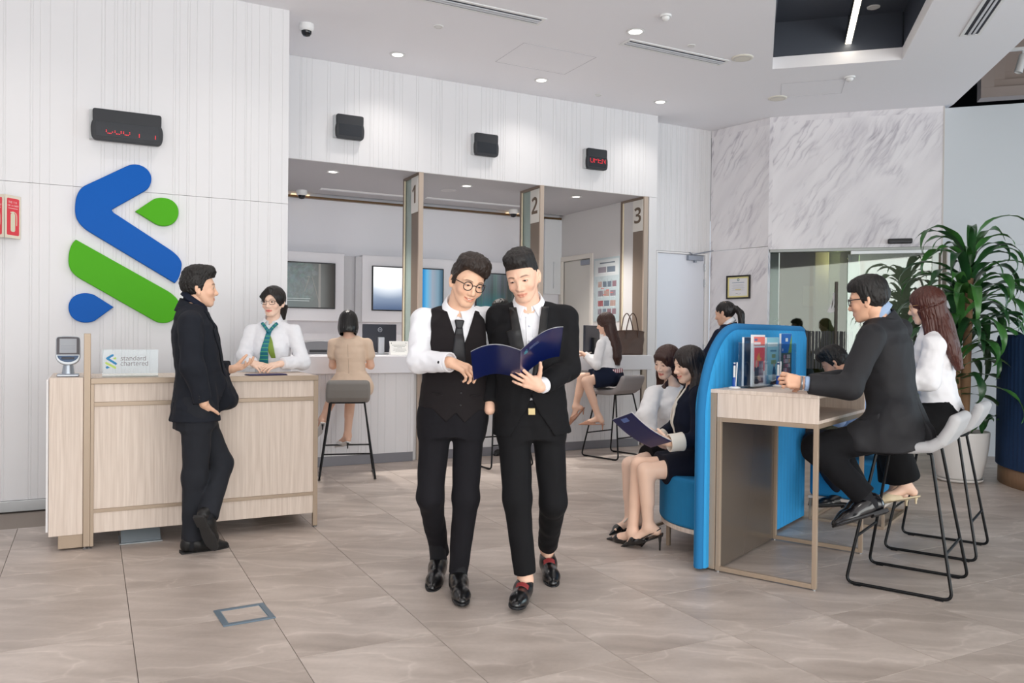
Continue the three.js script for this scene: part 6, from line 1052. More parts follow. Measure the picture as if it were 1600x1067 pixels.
// options: hands {L, R}, smile, lips, skin, fine (cell scale), bare ('legs', 'arms')
function bodyOf(t, J, o) {
  const m = J.sex === 'm', fine = o.fine ?? 1, bits = [];
  const neckTop = at(J.headF, [0, -0.055 * J.hs, -0.016 * J.hs]), nr = (m ? 0.054 : 0.044) * (o.neckScale ?? 1);
  const A = m ? [0.048, 0.04, 0.027] : [0.04, 0.034, 0.0225], G = m ? [0.08, 0.05, 0.036] : [0.077, 0.049, 0.033];
  const calf = (s) => { const k = J['kn' + s], a = J['an' + s], ax = a.clone().sub(k).normalize(), back = J.front.clone().negate(); back.addScaledVector(ax, -back.dot(ax)).normalize(); const c = mix(k, a, 0.3).addScaledVector(back, 0.012); return cone(mix(k, a, 0.12), mix(k, a, 0.55).addScaledVector(back, 0.006), m ? 0.048 : 0.046, m ? 0.044 : 0.037); };
  const fk = o.bareFeet ?? (m ? 0.72 : 1), feet = ['L', 'R'].map((s) => { const F = foot(J, s, o.drop ?? 0.085, o.ground?.includes(s)); const a = at(F, [0, 0.035, 0.02]), b = at(F, [0, 0.03, 0.16]); return blend(0.02, cone(J['an' + s], a, G[2] * 0.95 * (fk < 1 ? 0.85 : 1), 0.028 * fk), cone(mix(J['an' + s], a, 0.3), b, 0.034 * fk, 0.026 * fk), cone(b, at(F, [0, 0.02, 0.215]), 0.026 * fk, 0.016 * fk)); });
  const torso = blend(0.05, J.torso(-0.012, -0.1, 1.0, 8), J.shoulders(m ? 0.042 : 0.036));
  const f = blend(0.025, torso, cone(J.neck.clone().addScaledVector(J.spineUp, -0.03), neckTop, nr * 1.12, nr), J.arm('L', A), J.arm('R', A), J.leg('L', G), J.leg('R', G), calf('L'), calf('R'), ...feet);
  const [lo, hi] = around([...J.all, neckTop], 0.15); bits.push(net(f, lo, hi, (o.cell ?? 0.011) * fine));
  bits.push(headGeometry(J.sex, o.smile ?? 0, o.lips ?? (m ? [0.86, 0.62, 0.6] : [0.85, 0.42, 0.42]), (o.headCell ?? 0.003) * fine, o.narrow ?? false, o.ears ?? true).clone().applyMatrix4(headMatrix(J)));
  for (const s of ['L', 'R']) if (o.hands?.[s]) bits.push(handGeometry(J, s, o.hands[s], 0.0034 * fine));
  const b = part('body', joinBody(bits), skinMat(o.skin ?? (m ? 0xe0b295 : 0xecc5ac)), t);
  if ((o.smile ?? 0) > 0.4) { const mw = 0.022 + 0.006 * o.smile, c = []; for (let i = -6; i <= 6; i++) { const x = i / 6 * mw * 0.74; c.push(V(x, -0.0695 + o.smile * 0.007 * (x / mw) ** 2, 0.0795 - 0.011 * (x / mw) ** 2)); } part('teeth', rod(c, (q) => 0.0052 * (0.5 + 0.5 * Math.sin(Math.PI * clamp(q, 0.1, 0.9))), 0, 10).applyMatrix4(headMatrix(J)), std(0xf3efe9, 0.3), b); }
  if (o.eyes !== false) for (const s of [-1, 1]) {
    const g = new THREE.SphereGeometry(0.0118 * J.hs, 20, 14), i = new THREE.SphereGeometry(0.0121 * J.hs, 18, 10, 0, Math.PI * 2, 0, 0.6), gz = o.gaze ?? V(0, -0.1, 1);
    i.applyQuaternion(new THREE.Quaternion().setFromUnitVectors(UP, gz.clone().normalize())); const c = V(s * 0.031, -0.001, 0.0728).multiplyScalar(J.hs), M = new THREE.Matrix4().makeBasis(J.headF.x, J.headF.y, J.headF.z).setPosition(at(J.headF, c.toArray()));
    const e = part('eye', g.applyMatrix4(M), eyeWhite, b); part('iris', i.applyMatrix4(M), iris, e);
  }
  return b;
}
// ---- hair in head coordinates
function hairline(x, y, z, front = 0.072, low = -0.075, ear = 0.018, tilt = 0) {
  front -= tilt * x;
  const pts = [[-0.2, -0.03], [-0.045, -0.03], [-0.022, ear], [0.02, ear + 0.008], [0.045, 0.04], [front - 0.006, 0.056], [front + 0.004, 0.085], [front + 0.02, 0.3]];
  let zb = 0.3; for (let i = 0; i < pts.length - 1; i++) if (y < pts[i + 1][0]) { const t = clamp((y - pts[i][0]) / (pts[i + 1][0] - pts[i][0])); zb = lerp(pts[i][1], pts[i + 1][1], t); break; }
  return Math.max((z - zb) * 0.75, low - y);
}
const strands = (f, amp, sx, sy, sz, off = 0) => (x, y, z) => { const d = f(x, y, z); return Math.abs(d) > 0.03 ? d : d + amp * (noise.noise(x * sx + off, y * sy, z * sz) + 0.5 * noise.noise(x * sx * 2.3, y * sy * 2.1 + off, z * sz * 2.3)); };
function hairMesh(t, J, f, lo, hi, color, h = 0.0035, name = 'hair', rough = 0.58) {
  const g = net(f, V(...lo), V(...hi), h); g.applyMatrix4(headMatrix(J));
  return part(name, g, new THREE.MeshPhysicalMaterial({ color, roughness: rough, sheen: 0.12, sheenColor: new THREE.Color(0x5a4a42), sheenRoughness: 0.5 }), t);
}
function shortHair(t, J, o) {
  const side = grow(cranium, o.side ?? 0.006), top = egg(HF, o.top?.[0] ?? [0, 0.09, 0.008], o.top?.[1] ?? [0.076, 0.052, 0.09]);
  let f = blend(0.025, side, top, ...(o.extra ?? []));
  f = strands(f, o.rough ?? 0.004, o.sx ?? 55, o.sy ?? 40, o.sz ?? 22, o.off ?? 0);
  const line = (x, y, z) => hairline(x, y, z, o.front ?? 0.072, o.low ?? -0.07, 0.018, o.tilt ?? 0);
  const g = (x, y, z) => smax(f(x, y, z), line(x, y, z), 0.008);
  return hairMesh(t, J, g, [-0.11, -0.1, -0.13], [0.11, 0.17, 0.14], o.color ?? 0x17120f, o.h ?? 0.0032);
}
// long hair: a cap with an opening for the face, and falls: lists of [left, up, front, a, b] from the neck in chest axes, starting inside the cap
function longHair(t, J, o) {
  const M = headMatrix(J).invert(), C = { ...J.chF, o: J.neck }, k = 1 / J.hs, b = new THREE.Box3(V(-0.11, -0.12, -0.14), V(0.11, 0.15, 0.12));
  const falls = (o.falls ?? []).map(({ from, pts, turn = 0 }) => {
    const xw = C.x.clone().multiplyScalar(Math.cos(turn)).addScaledVector(C.z, Math.sin(turn));
    const nodes = [[V(...from.slice(0, 3)), from[3], from[4]], ...pts.map(([x, y, z, a, q]) => [at(C, [x, y, z]).applyMatrix4(M), a * k, q * k])];
    return loft(nodes.map(([c, a, q], i) => { b.expandByPoint(c.clone().addScalar(a + 0.02)); b.expandByPoint(c.clone().subScalar(a + 0.02)); const ax = nodes[Math.min(i + 1, nodes.length - 1)][0].clone().sub(nodes[Math.max(i - 1, 0)][0]).normalize(); const x = (i ? xw.clone().transformDirection(M) : V(1, 0, 0)); x.addScaledVector(ax, -x.dot(ax)).normalize(); return { o: c, x, z: x.clone().cross(ax).normalize(), a, b: q }; }));
  });
  const cap = egg(HF, o.capAt ?? [0, 0.027, -0.012], o.cap ?? [0.09, 0.1, 0.11]);
  let f = blend(0.02, cap, ...falls, ...(o.extra ?? []));
  f = strands(f, o.rough ?? 0.0035, o.sx ?? 75, o.sy ?? 6, o.sz ?? 75, o.off ?? 0);
  const face = o.face ?? egg(HF, [0, -0.05, 0.088], [0.057, 0.118, 0.075]);
  const g = (x, y, z) => { let d = smax(f(x, y, z), -face(x, y, z), 0.006); if (o.keep) d = smax(d, o.keep(x, y, z), 0.006); if (o.bangs) d = smin(d, o.bangs(x, y, z), 0.008); return d; };
  return hairMesh(t, J, g, b.min.toArray(), b.max.toArray(), o.color ?? 0x1d1411, o.h ?? 0.0042, 'hair', o.gloss ?? 0.45);
}
function glasses(t, J, o = {}) {
  const m = o.mat ?? std(0x15151a, 0.3), gs = [], w = o.w ?? 0.0215, h = o.h ?? 0.019, r = o.r ?? 0.0018, z = 0.094;
  for (const s of [-1, 1]) {
    const ring = []; for (let i = 0; i <= 36; i++) { const a = i / 36 * Math.PI * 2, c = Math.cos(a), q = Math.sin(a), e = o.square ? 3.2 : 2.1, k = 1 / Math.pow(Math.abs(c) ** e + Math.abs(q) ** e, 1 / e); ring.push(V(s * 0.033 + c * w * k, -0.004 + q * h * k, z - 0.18 * Math.abs(s * 0.033 + c * w * k) * 0.35)); }
    gs.push(rod(ring, r, 0, 8), rod([V(s * (0.033 + w), 0.004, z - 0.006), V(s * 0.077, 0.006, 0.06), V(s * 0.081, 0.002, 0.0), V(s * 0.079, -0.018, -0.018)], r, 0.01, 8));
  }
  gs.push(rod([V(-0.033 + w, 0.001, z), V(0, 0.005, z + 0.003), V(0.033 - w, 0.001, z)], r, 0.01, 8));
  const g = part('glasses', merge(gs).applyMatrix4(headMatrix(J)), m, t);
  return g;
}
const cloth = (c, rough = 0.85, k = 10, b = 0.0004) => new THREE.MeshPhysicalMaterial({ color: c, roughness: rough, specularIntensity: 0.5, sheen: 0.1, sheenColor: new THREE.Color(c).lerp(new THREE.Color(0xffffff), 0.25), sheenRoughness: 0.7, bumpMap: rep(weave, k), bumpScale: b });
// garment from a field, bounded by the joints
function garment(t, name, f, pts, m, mat, h, label) { const [lo, hi] = around(pts, m); return part(name, net(f, lo, hi, h), mat, t, label); }
// region helper in chest coordinates: [x, y, z] from the breast point
const region = (F, fn) => (X, Y, Z) => { const [x, y, z] = local(F, X, Y, Z); return fn(x, y, z); };
function trousers(t, J, o) {
  const r = o.r ?? [0.086, 0.069, 0.056], hemAt = (s) => { const a = J['an' + s], k = J['kn' + s], d = a.clone().sub(k).normalize(); return half(a.clone().addScaledVector(d, o.hem ?? 0.015), d); };
  const hip = J.torso((f) => [(f < 0 ? 0.12 * f : 0) + 0.01 + (o.ease ?? 0), 0.01 + (o.ease ?? 0)], o.low ?? -0.16, o.waist ?? 0.2, 6);
  const legs = ['L', 'R'].map((s) => { const d = J['an' + s].clone().sub(J['kn' + s]).normalize(); return keep(blend(0.03, cone(J['hip' + s], J['kn' + s], r[0], r[1]), cone(J['kn' + s], J['an' + s].clone().addScaledVector(d, 0.06), r[1], r[2])), hemAt(s)); });
  let f = blend(o.blend ?? 0.012, legs[0], legs[1]); const q = f; f = (x, y, z) => smin(q(x, y, z), hip(x, y, z), 0.05);
  f = folds(f, o.fold ?? 0.004, 11, o.off ?? 0, [1, 0.55, 1]);
  return garment(t, o.name ?? 'trousers', f, [J.hipL, J.hipR, J.knL, J.knR, J.anL, J.anR, J.node(0.25).o], 0.17, o.mat, o.h ?? 0.009);
}
function shoes(t, J, o) {
  for (const s of ['L', 'R']) {
    const F = foot(J, s, 0.085, o.ground?.includes(s)), len = o.len ?? 1, P = (x, y, z) => at(F, [x * (o.wide ?? 1), y, z * len]);
    const up = blend(0.03, cone(P(0, 0.045, 0.022), P(0, 0.042, 0.09), 0.037, 0.039), o.low ? null : cone(P(0, 0.08, 0.025), P(0, 0.058, 0.12), 0.03, 0.03), cone(P(0, 0.04, 0.09), P(0, 0.02, 0.19), 0.04, 0.04), cone(P(0.004, 0.02, 0.19), P(0, 0.014, 0.25), 0.038, o.toe ?? 0.024), cone(P(0, 0.07, 0.055), P(0, 0.06, 0.08), 0.036, 0.034));
    const cutTop = o.low ? blend(0.01, egg(F, [0, 0.1, 0.05], [0.034, 0.055, 0.075])) : null;
    let f = keep(up, half(P(0, 0.008, 0), F.y.clone().negate()), 0.006); if (cutTop) f = cut(f, cutTop, 0.006);
    const pts = [P(0, 0, 0), P(0, 0.12, 0.05), P(0, 0, 0.28)];
    const sh = garment(t, 'shoe', f, pts, 0.06, o.mat, 0.0045);
    if (!o.low) part('sock', net(blend(0.02, cone(mix(J['an' + s], J['kn' + s], 0.3), P(0, 0.05, 0.05), 0.046, 0.042), cone(P(0, 0.06, 0.045), P(0, 0.05, 0.12), 0.041, 0.033)), ...around([mix(J['an' + s], J['kn' + s], 0.3), P(0, 0.05, 0.055), P(0, 0.045, 0.13)], 0.07), 0.006), std(0x17181d, 0.9), t);
    const outline = (x, z) => { const w = z < 0.08 ? 0.033 : z < 0.19 ? lerp(0.032, 0.042, sstep(0.08, 0.17, z)) : 0.042 * Math.sqrt(Math.max(0, 1 - ((z - 0.19) / 0.088) ** 2)); return w; };
    const so = (X, Y, Z) => { const [x, y, z0] = local(F, X, Y, Z), z = z0 / len, w = outline(x, clamp(z, 0, 0.277)), d = Math.max(Math.abs(x) - w, z - 0.277, -z - 0.012), hgt = z < 0.07 ? Math.abs(y - 0.0) - 0.011 : Math.abs(y - 0.005) - 0.006; return Math.max(d, hgt); };
    part('sole', net(so, ...around(pts, 0.05), 0.0045), o.sole ?? black, sh);
    if (o.laces) part('laces', [0.1, 0.115, 0.13].map((z) => rod([P(-0.014, 0.077 - (z - 0.1) * 0.45, z), P(0, 0.083 - (z - 0.1) * 0.45, z + 0.004), P(0.014, 0.077 - (z - 0.1) * 0.45, z)], 0.0025, 0, 6)), black, sh);
    if (o.band) part('striped_band', garmentBand(F, up), o.band, sh);
  }
}
function garmentBand(F, up) { const f = (X, Y, Z) => { const [x, y, z] = local(F, X, Y, Z); return Math.max(up(X, Y, Z) - 0.002, Math.abs(z - 0.135) - 0.011, 0.045 - y, Math.abs(x) - 0.03); }; return net(f, ...around([at(F, [0, 0.05, 0.1]), at(F, [0, 0.05, 0.16])], 0.05), 0.003); }
// heeled women's shoes; kind: 'sling' or 'mule'
function heels(t, J, o) {
  for (const s of ['L', 'R']) {
    const F = foot(J, s, 0.085, o.ground?.includes(s)), P = (x, y, z) => at(F, [x, y, z]);
    const toeF = keep(blend(0.02, cone(P(0, 0.02, 0.12), P(0, 0.018, 0.175), 0.034, 0.033), cone(P(0, 0.016, 0.175), P(0, 0.006, 0.275), 0.032, 0.006)), half(P(0, 0, 0), F.y.clone().negate()), 0.004);
    const vamp = cut(toeF, egg(F, [0, 0.075, 0.1], [0.05, 0.062, 0.075]), 0.004), bed = (X, Y, Z) => { const [x, y, z] = local(F, X, Y, Z); return Math.max(Math.abs(x) - lerp(0.024, 0.033, sstep(0.05, 0.15, z)), Math.abs(y - 0.003) - 0.005, Math.abs(z - 0.08) - 0.09); };
    const sh = garment(t, 'shoe', (x, y, z) => Math.min(vamp(x, y, z), bed(x, y, z)), [P(0, 0, 0), P(0, 0.05, 0.28)], 0.05, o.mat, 0.0038);
    const hb = P(0, 0.0, 0.012), floorY = o.ground?.includes(s) ? 0 : hb.y - (o.heel ?? 0.06), b = hb.clone(); b.y = floorY; b.addScaledVector(J.front, 0.0);
    part('heel', rod([hb, mix(hb, b, 0.5), b], (q) => lerp(0.012, 0.0055, Math.min(1, q * 1.6)), 0, 10), o.heelMat ?? o.mat, sh);
    if (o.sling) part('heel_strap', rod([P(-0.033, 0.03, 0.12), P(-0.034, 0.04, 0.05), P(-0.02, 0.045, 0.0), P(0, 0.046, -0.012), P(0.02, 0.045, 0.0), P(0.034, 0.04, 0.05), P(0.033, 0.03, 0.12)], 0.0035, 0.02, 6), o.mat, sh);
    if (o.strap) part('instep_strap', [rod([P(-0.03, 0.03, 0.15), P(0, 0.066, 0.13), P(0.03, 0.03, 0.15)], 0.005, 0.02, 6), rod([P(0, 0.066, 0.13), P(0, 0.09, 0.09), P(0, 0.11, 0.075)], 0.005, 0, 6), rod([P(-0.036, 0.1, 0.05), P(0, 0.115, 0.085), P(0.036, 0.1, 0.05)], 0.005, 0.02, 6)], o.strap, sh);
  }
}
// skirt around both thighs, cut before the knees
function skirt(t, J, o) {
  const q = o.to ?? 0.86, r = o.r ?? [0.11, 0.085], kn = (s) => mix(J['hip' + s], J['kn' + s], q + 0.12), axis = mix(J.knL, J.knR, 0.5).sub(J.pelvis).normalize(), end = mix(J.pelvis, mix(J.knL, J.knR, 0.5), q);
  const hip = J.torso((f) => [0.01, 0.01], -0.12, o.waist ?? 0.3, 6);
  let f = blend(0.07, cone(J.hipL, kn('L'), ...r), cone(J.hipR, kn('R'), ...r)); const g = f; f = (x, y, z) => smin(g(x, y, z), hip(x, y, z), 0.06);
  f = keep(folds(f, o.fold ?? 0.003, 10, o.off ?? 3), half(end, axis), 0.006);
  return garment(t, 'skirt', f, [J.hipL, J.hipR, J.knL, J.knR, J.node(0.3).o], 0.16, o.mat, o.h ?? 0.009);
}
// shirt or blouse: torso, shoulders and sleeves; options: r sleeve radii, cuff (share of forearm kept), neck cut
function shirt(t, J, o) {
  const e = o.ease ?? 0.008, m = J.sex === 'm', r = o.r ?? (m ? [0.057, 0.051, 0.04] : [0.05, 0.047, 0.039]);
  const body = blend(0.05, J.torso((f) => [e + (o.blouse ?? 0) * Math.max(0, 0.45 - Math.abs(f - 0.3)), e + (o.blouse ?? 0) * Math.max(0, 0.45 - Math.abs(f - 0.3))], o.low ?? 0.05, 0.98, 9), J.shoulders(m ? 0.049 : 0.042));
  const sleeve = (s) => { if (o.short) return cone(J['sh' + s], mix(J['sh' + s], J['el' + s], o.short), r[0], r[1]); const w = mix(J['el' + s], J['wr' + s], o.cuff ?? 0.95), d = w.clone().sub(J['el' + s]).normalize(); return keep(blend(0.022, cone(J['sh' + s], J['el' + s], r[0], r[1]), cone(J['el' + s], w.clone().addScaledVector(d, 0.05), r[1], r[2])), half(w, d), 0.004); };
  const arms = (o.arms ?? ['L', 'R']).map(sleeve); let f = body; for (const a of arms) { const q = f; f = (x, y, z) => smin(q(x, y, z), a(x, y, z), 0.02); }
  f = folds(f, o.fold ?? 0.005, o.fs ?? 13, o.off ?? 1);
  const neckCut = cone(J.neck.clone().addScaledVector(J.spineUp, -0.012).addScaledVector(J.front, 0.01), J.neck.clone().addScaledVector(J.spineUp, 0.2), m ? 0.057 : 0.05, 0.08);
  f = cut(f, neckCut, 0.006); J.shirtF = f;
  if (o.vneck) { const c = J.chF, n = o.vneck; f = cut(f, region(c, (x, y, z) => Math.max(Math.abs(x) - n[0] * sstep(n[1], n[2], y) * 1.0, n[1] - y, -z)), 0.006); }
  const pts = [J.pelvis, J.neck, J.shL, J.shR, ...(o.arms ?? ['L', 'R']).flatMap((s) => o.short ? [mix(J['sh' + s], J['el' + s], o.short)] : [J['el' + s], J['wr' + s]])];
  return garment(t, o.name ?? 'shirt', f, pts, 0.16, o.mat, o.h ?? 0.009);
}
// depth of a field's front surface in chest coordinates
function frontOf(J, f, x, y, start = 0.19) { let z = start; for (let i = 0; i < 80; i++) { const q = at(J.chF, [x, y, z]), d = f(q.x, q.y, q.z); if (Math.abs(d) < 0.0005) break; z -= d > 0 ? Math.max(0.0004, d * 0.8) : Math.min(-0.0004, d * 0.8); if (z < -0.05) break; } return z; }
// two-layered sheet over a grid of points; fn(u, v) gives the point, th its thickness
function sheet(nu, nv, fn, th) {
  const P = [], I = [], U = [], pts = [];
  for (let i = 0; i <= nu; i++) for (let j = 0; j <= nv; j++) pts.push(fn(i / nu, j / nv));
  const id = (i, j) => i * (nv + 1) + j, nrm = pts.map((p, k) => { const i = Math.floor(k / (nv + 1)), j = k % (nv + 1); return pts[id(Math.min(i + 1, nu), j)].clone().sub(pts[id(Math.max(i - 1, 0), j)]).cross(pts[id(i, Math.min(j + 1, nv))].clone().sub(pts[id(i, Math.max(j - 1, 0))])).normalize(); });
  for (const s of [1, -1]) pts.forEach((p, k) => { P.push(p.x + nrm[k].x * th * s / 2, p.y + nrm[k].y * th * s / 2, p.z + nrm[k].z * th * s / 2); U.push(p.x + p.z * 0.7, p.y); });
  const m = pts.length, quad = (a, b, c, d) => I.push(a, b, c, a, c, d);
  for (let i = 0; i < nu; i++) for (let j = 0; j < nv; j++) { const a = id(i, j), b = id(i + 1, j), c = id(i + 1, j + 1), d = id(i, j + 1); quad(a, b, c, d); quad(a + m, d + m, c + m, b + m); }
  for (let i = 0; i < nu; i++) for (const [j, f] of [[0, 1], [nv, 0]]) { const a = id(i, j), b = id(i + 1, j); f ? quad(a, a + m, b + m, b) : quad(a, b, b + m, a + m); }
  for (let j = 0; j < nv; j++) for (const [i, f] of [[0, 1], [nu, 0]]) { const a = id(i, j), b = id(i, j + 1); f ? quad(a, b, b + m, a + m) : quad(a, a + m, b + m, b); }
  const g = new THREE.BufferGeometry(); g.setAttribute('position', new THREE.Float32BufferAttribute(P, 3)); g.setAttribute('uv', new THREE.Float32BufferAttribute(U, 2)); g.setIndex(I);
  const h = g.toNonIndexed(); h.computeVertexNormals(); g.computeVertexNormals(); return g;
}
// shirt collar: a stand around the neck and a leaf folded over it with two points; gap = half opening in radians
function collar(t, J, o = {}) {
  const m = J.sex === 'm', r = o.r ?? (m ? 0.0605 : 0.052), H = o.h ?? 0.038, gap = o.gap ?? 0.22, nk = at(J.headF, [0, -0.055 * J.hs, -0.016 * J.hs]), up = mix(J.spineUp, nk.sub(J.neck).normalize(), 0.55).normalize(), F = frame(J.neck.clone().addScaledVector(J.front, 0.006).addScaledVector(up, o.lift ?? -0.004), up, J.front);
  const pt = (th, y, rad) => at(F, [Math.sin(th) * rad, y + (0.012 - 0.022 * Math.cos(th)) - 0.012 * Math.cos(th), Math.cos(th) * rad]);
  const A = gap, B = Math.PI * 2 - gap;
  J.collarFront = pt(0, -0.012, r + 0.012); J.collarUp = up;
  const gs = [sheet(40, 4, (u, v) => pt(lerp(A * 0.6, B + A * 0.4, u), lerp(-0.03, H, v), r + 0.001), 0.003)];
  const leaf = (u, v) => { const th = lerp(A, B, u), fr = Math.pow(Math.max(0, Math.cos(th)), 2), drop = (o.drop ?? 0.034) + (o.point ?? 0.03) * fr * Math.pow(Math.abs(Math.cos(th)), 4), q = v * drop; const side = Math.sign(Math.sin(th)) * fr * v * (o.spread ?? 0.022); const p = pt(th, H + 0.002 - q, r + 0.004 + 0.5 * q - 0.1 * fr * q); return p.addScaledVector(F.x, side); };
  gs.push(sheet(48, 6, leaf, 0.0035));
  return part('collar', merge(gs), o.mat, t);
}
function jacket(t, J, o) {
  const m = J.sex === 'm', e = o.ease ?? 0.022, r = o.r ?? (m ? [0.062, 0.056, 0.047] : [0.054, 0.05, 0.043]), C = J.chF, front = J.front;
  const body = blend(0.05, J.torso((f) => [e + (f < 0.05 ? (o.flare ?? 0.012) * Math.min(1, (0.05 - f) * 3) : 0), e + (f < 0.05 ? (o.flare ?? 0.012) * Math.min(1, (0.05 - f) * 3) : 0) + (o.belly ?? 0) * Math.max(0, 0.4 - Math.abs(f - 0.2)), 0], o.hem ?? -0.36, 0.985, 11), J.shoulders(m ? 0.054 : 0.047));
  const sl = (s) => { const w = mix(J['el' + s], J['wr' + s], o.cuff ?? 0.9), d = w.clone().sub(J['el' + s]).normalize(); return keep(blend(0.03, cone(J['sh' + s], J['el' + s], r[0], r[1]), cone(J['el' + s], w.clone().addScaledVector(d, 0.06), r[1], r[2])), half(w, d), 0.005); };
  let f = body; if (o.skirts) { const q0 = f; f = blend(0.05, q0, ...o.skirts); } for (const s of ['L', 'R']) { const a = sl(s), q = f; f = (x, y, z) => smin(q(x, y, z), a(x, y, z), 0.022); }
  f = folds(f, o.fold ?? 0.005, 11, o.off ?? 2, [1, 0.8, 1]);
  // opening: [y of the button below the breast point, half width at the neck, y of the neck, skew]
  const op = o.open ?? [-0.16, 0.075, 0.24], wv = (y) => y < op[0] ? (o.low ? o.low * sstep(op[0], op[0] - 0.3, y) : -1) : op[1] * Math.pow(clamp((y - op[0]) / (op[2] - op[0]), 0, 1.1), o.vpow ?? 1.1);
  const opening = region(C, (x, y, z) => Math.max((Math.abs(x + (o.skew ?? 0)) - wv(y)) * 0.85, -z - (o.deep ?? 0), op[0] - 0.6 - y)), solid = f;
  const neckCut = cone(J.neck.clone().addScaledVector(J.spineUp, -0.02).addScaledVector(front, 0.02), J.neck.clone().addScaledVector(J.spineUp, 0.2), m ? 0.068 : 0.06, 0.09);
  f = cut(cut(f, opening, 0.004), neckCut, 0.006);
  if (o.extraCut) f = cut(f, o.extraCut, 0.006);
  const pts = [J.pelvis, J.neck, J.shL, J.shR, J.elL, J.elR, J.wrL, J.wrR, J.node(o.hem ?? -0.36).o];
  const j = garment(t, o.name ?? 'jacket', f, pts, 0.19, o.mat, o.h ?? 0.009);
  J.jacketF = f;
  if (o.lapel !== false) {
    const lw = o.lapelWidth ?? 0.058, top = op[2] - 0.025;
    for (const sd of [-1, 1]) {
      const fn = (u, v) => { const y = lerp(op[0], top, v), tt = v, wd = tt < 0.72 ? lw * Math.min(1, tt * 1.7 + 0.05) : lw * lerp(0.62, 0.5, (tt - 0.72) / 0.28), x = sd * (wv(y) - 0.003 + u * wd) - (o.skew ?? 0), z = frontOf(J, solid, x, y) + 0.004 + 0.006 * Math.sin(Math.PI * u) * (1 - v * 0.5); return at(C, [x, y, z]); };
      part('lapel', sheet(8, 46, sd > 0 ? fn : (u, v) => fn(1 - u, v), 0.005), o.lapelMat ?? o.mat, j);
    }
    const cr = m ? 0.076 : 0.066, up = mix(J.spineUp, at(J.headF, [0, -0.05, -0.016]).sub(J.neck).normalize(), 0.5).normalize(), F = frame(J.neck.clone().addScaledVector(front, 0.002), up, front);
    const col = (X, Y, Z) => { const [x, y, z] = local(F, X, Y, Z), q = Math.hypot(x, z), top = 0.016 - 0.25 * z; return Math.max(Math.abs(q - cr - 0.25 * Math.max(0, top - y)) - 0.005, y - top, -0.045 - y, z - 0.045); };
    garment(j, 'collar', col, [J.neck], 0.13, o.collarMat ?? o.mat, 0.0036);
  }
  return j;
}
function person(key, label, sex, scale = 1) { const p = POSES[key], t = thing('person', label, 'person', p.base), q = { ...p }; delete q.base; delete q.size; t.scale.setScalar(p.size); return [t, rig(q, sex, scale)]; }
const shoeBlack = phys(0x101012, 0.28, { clearcoat: 0.4 }), whiteShirt = cloth(0xf0f1f6, 0.8, 14, 0.0003);
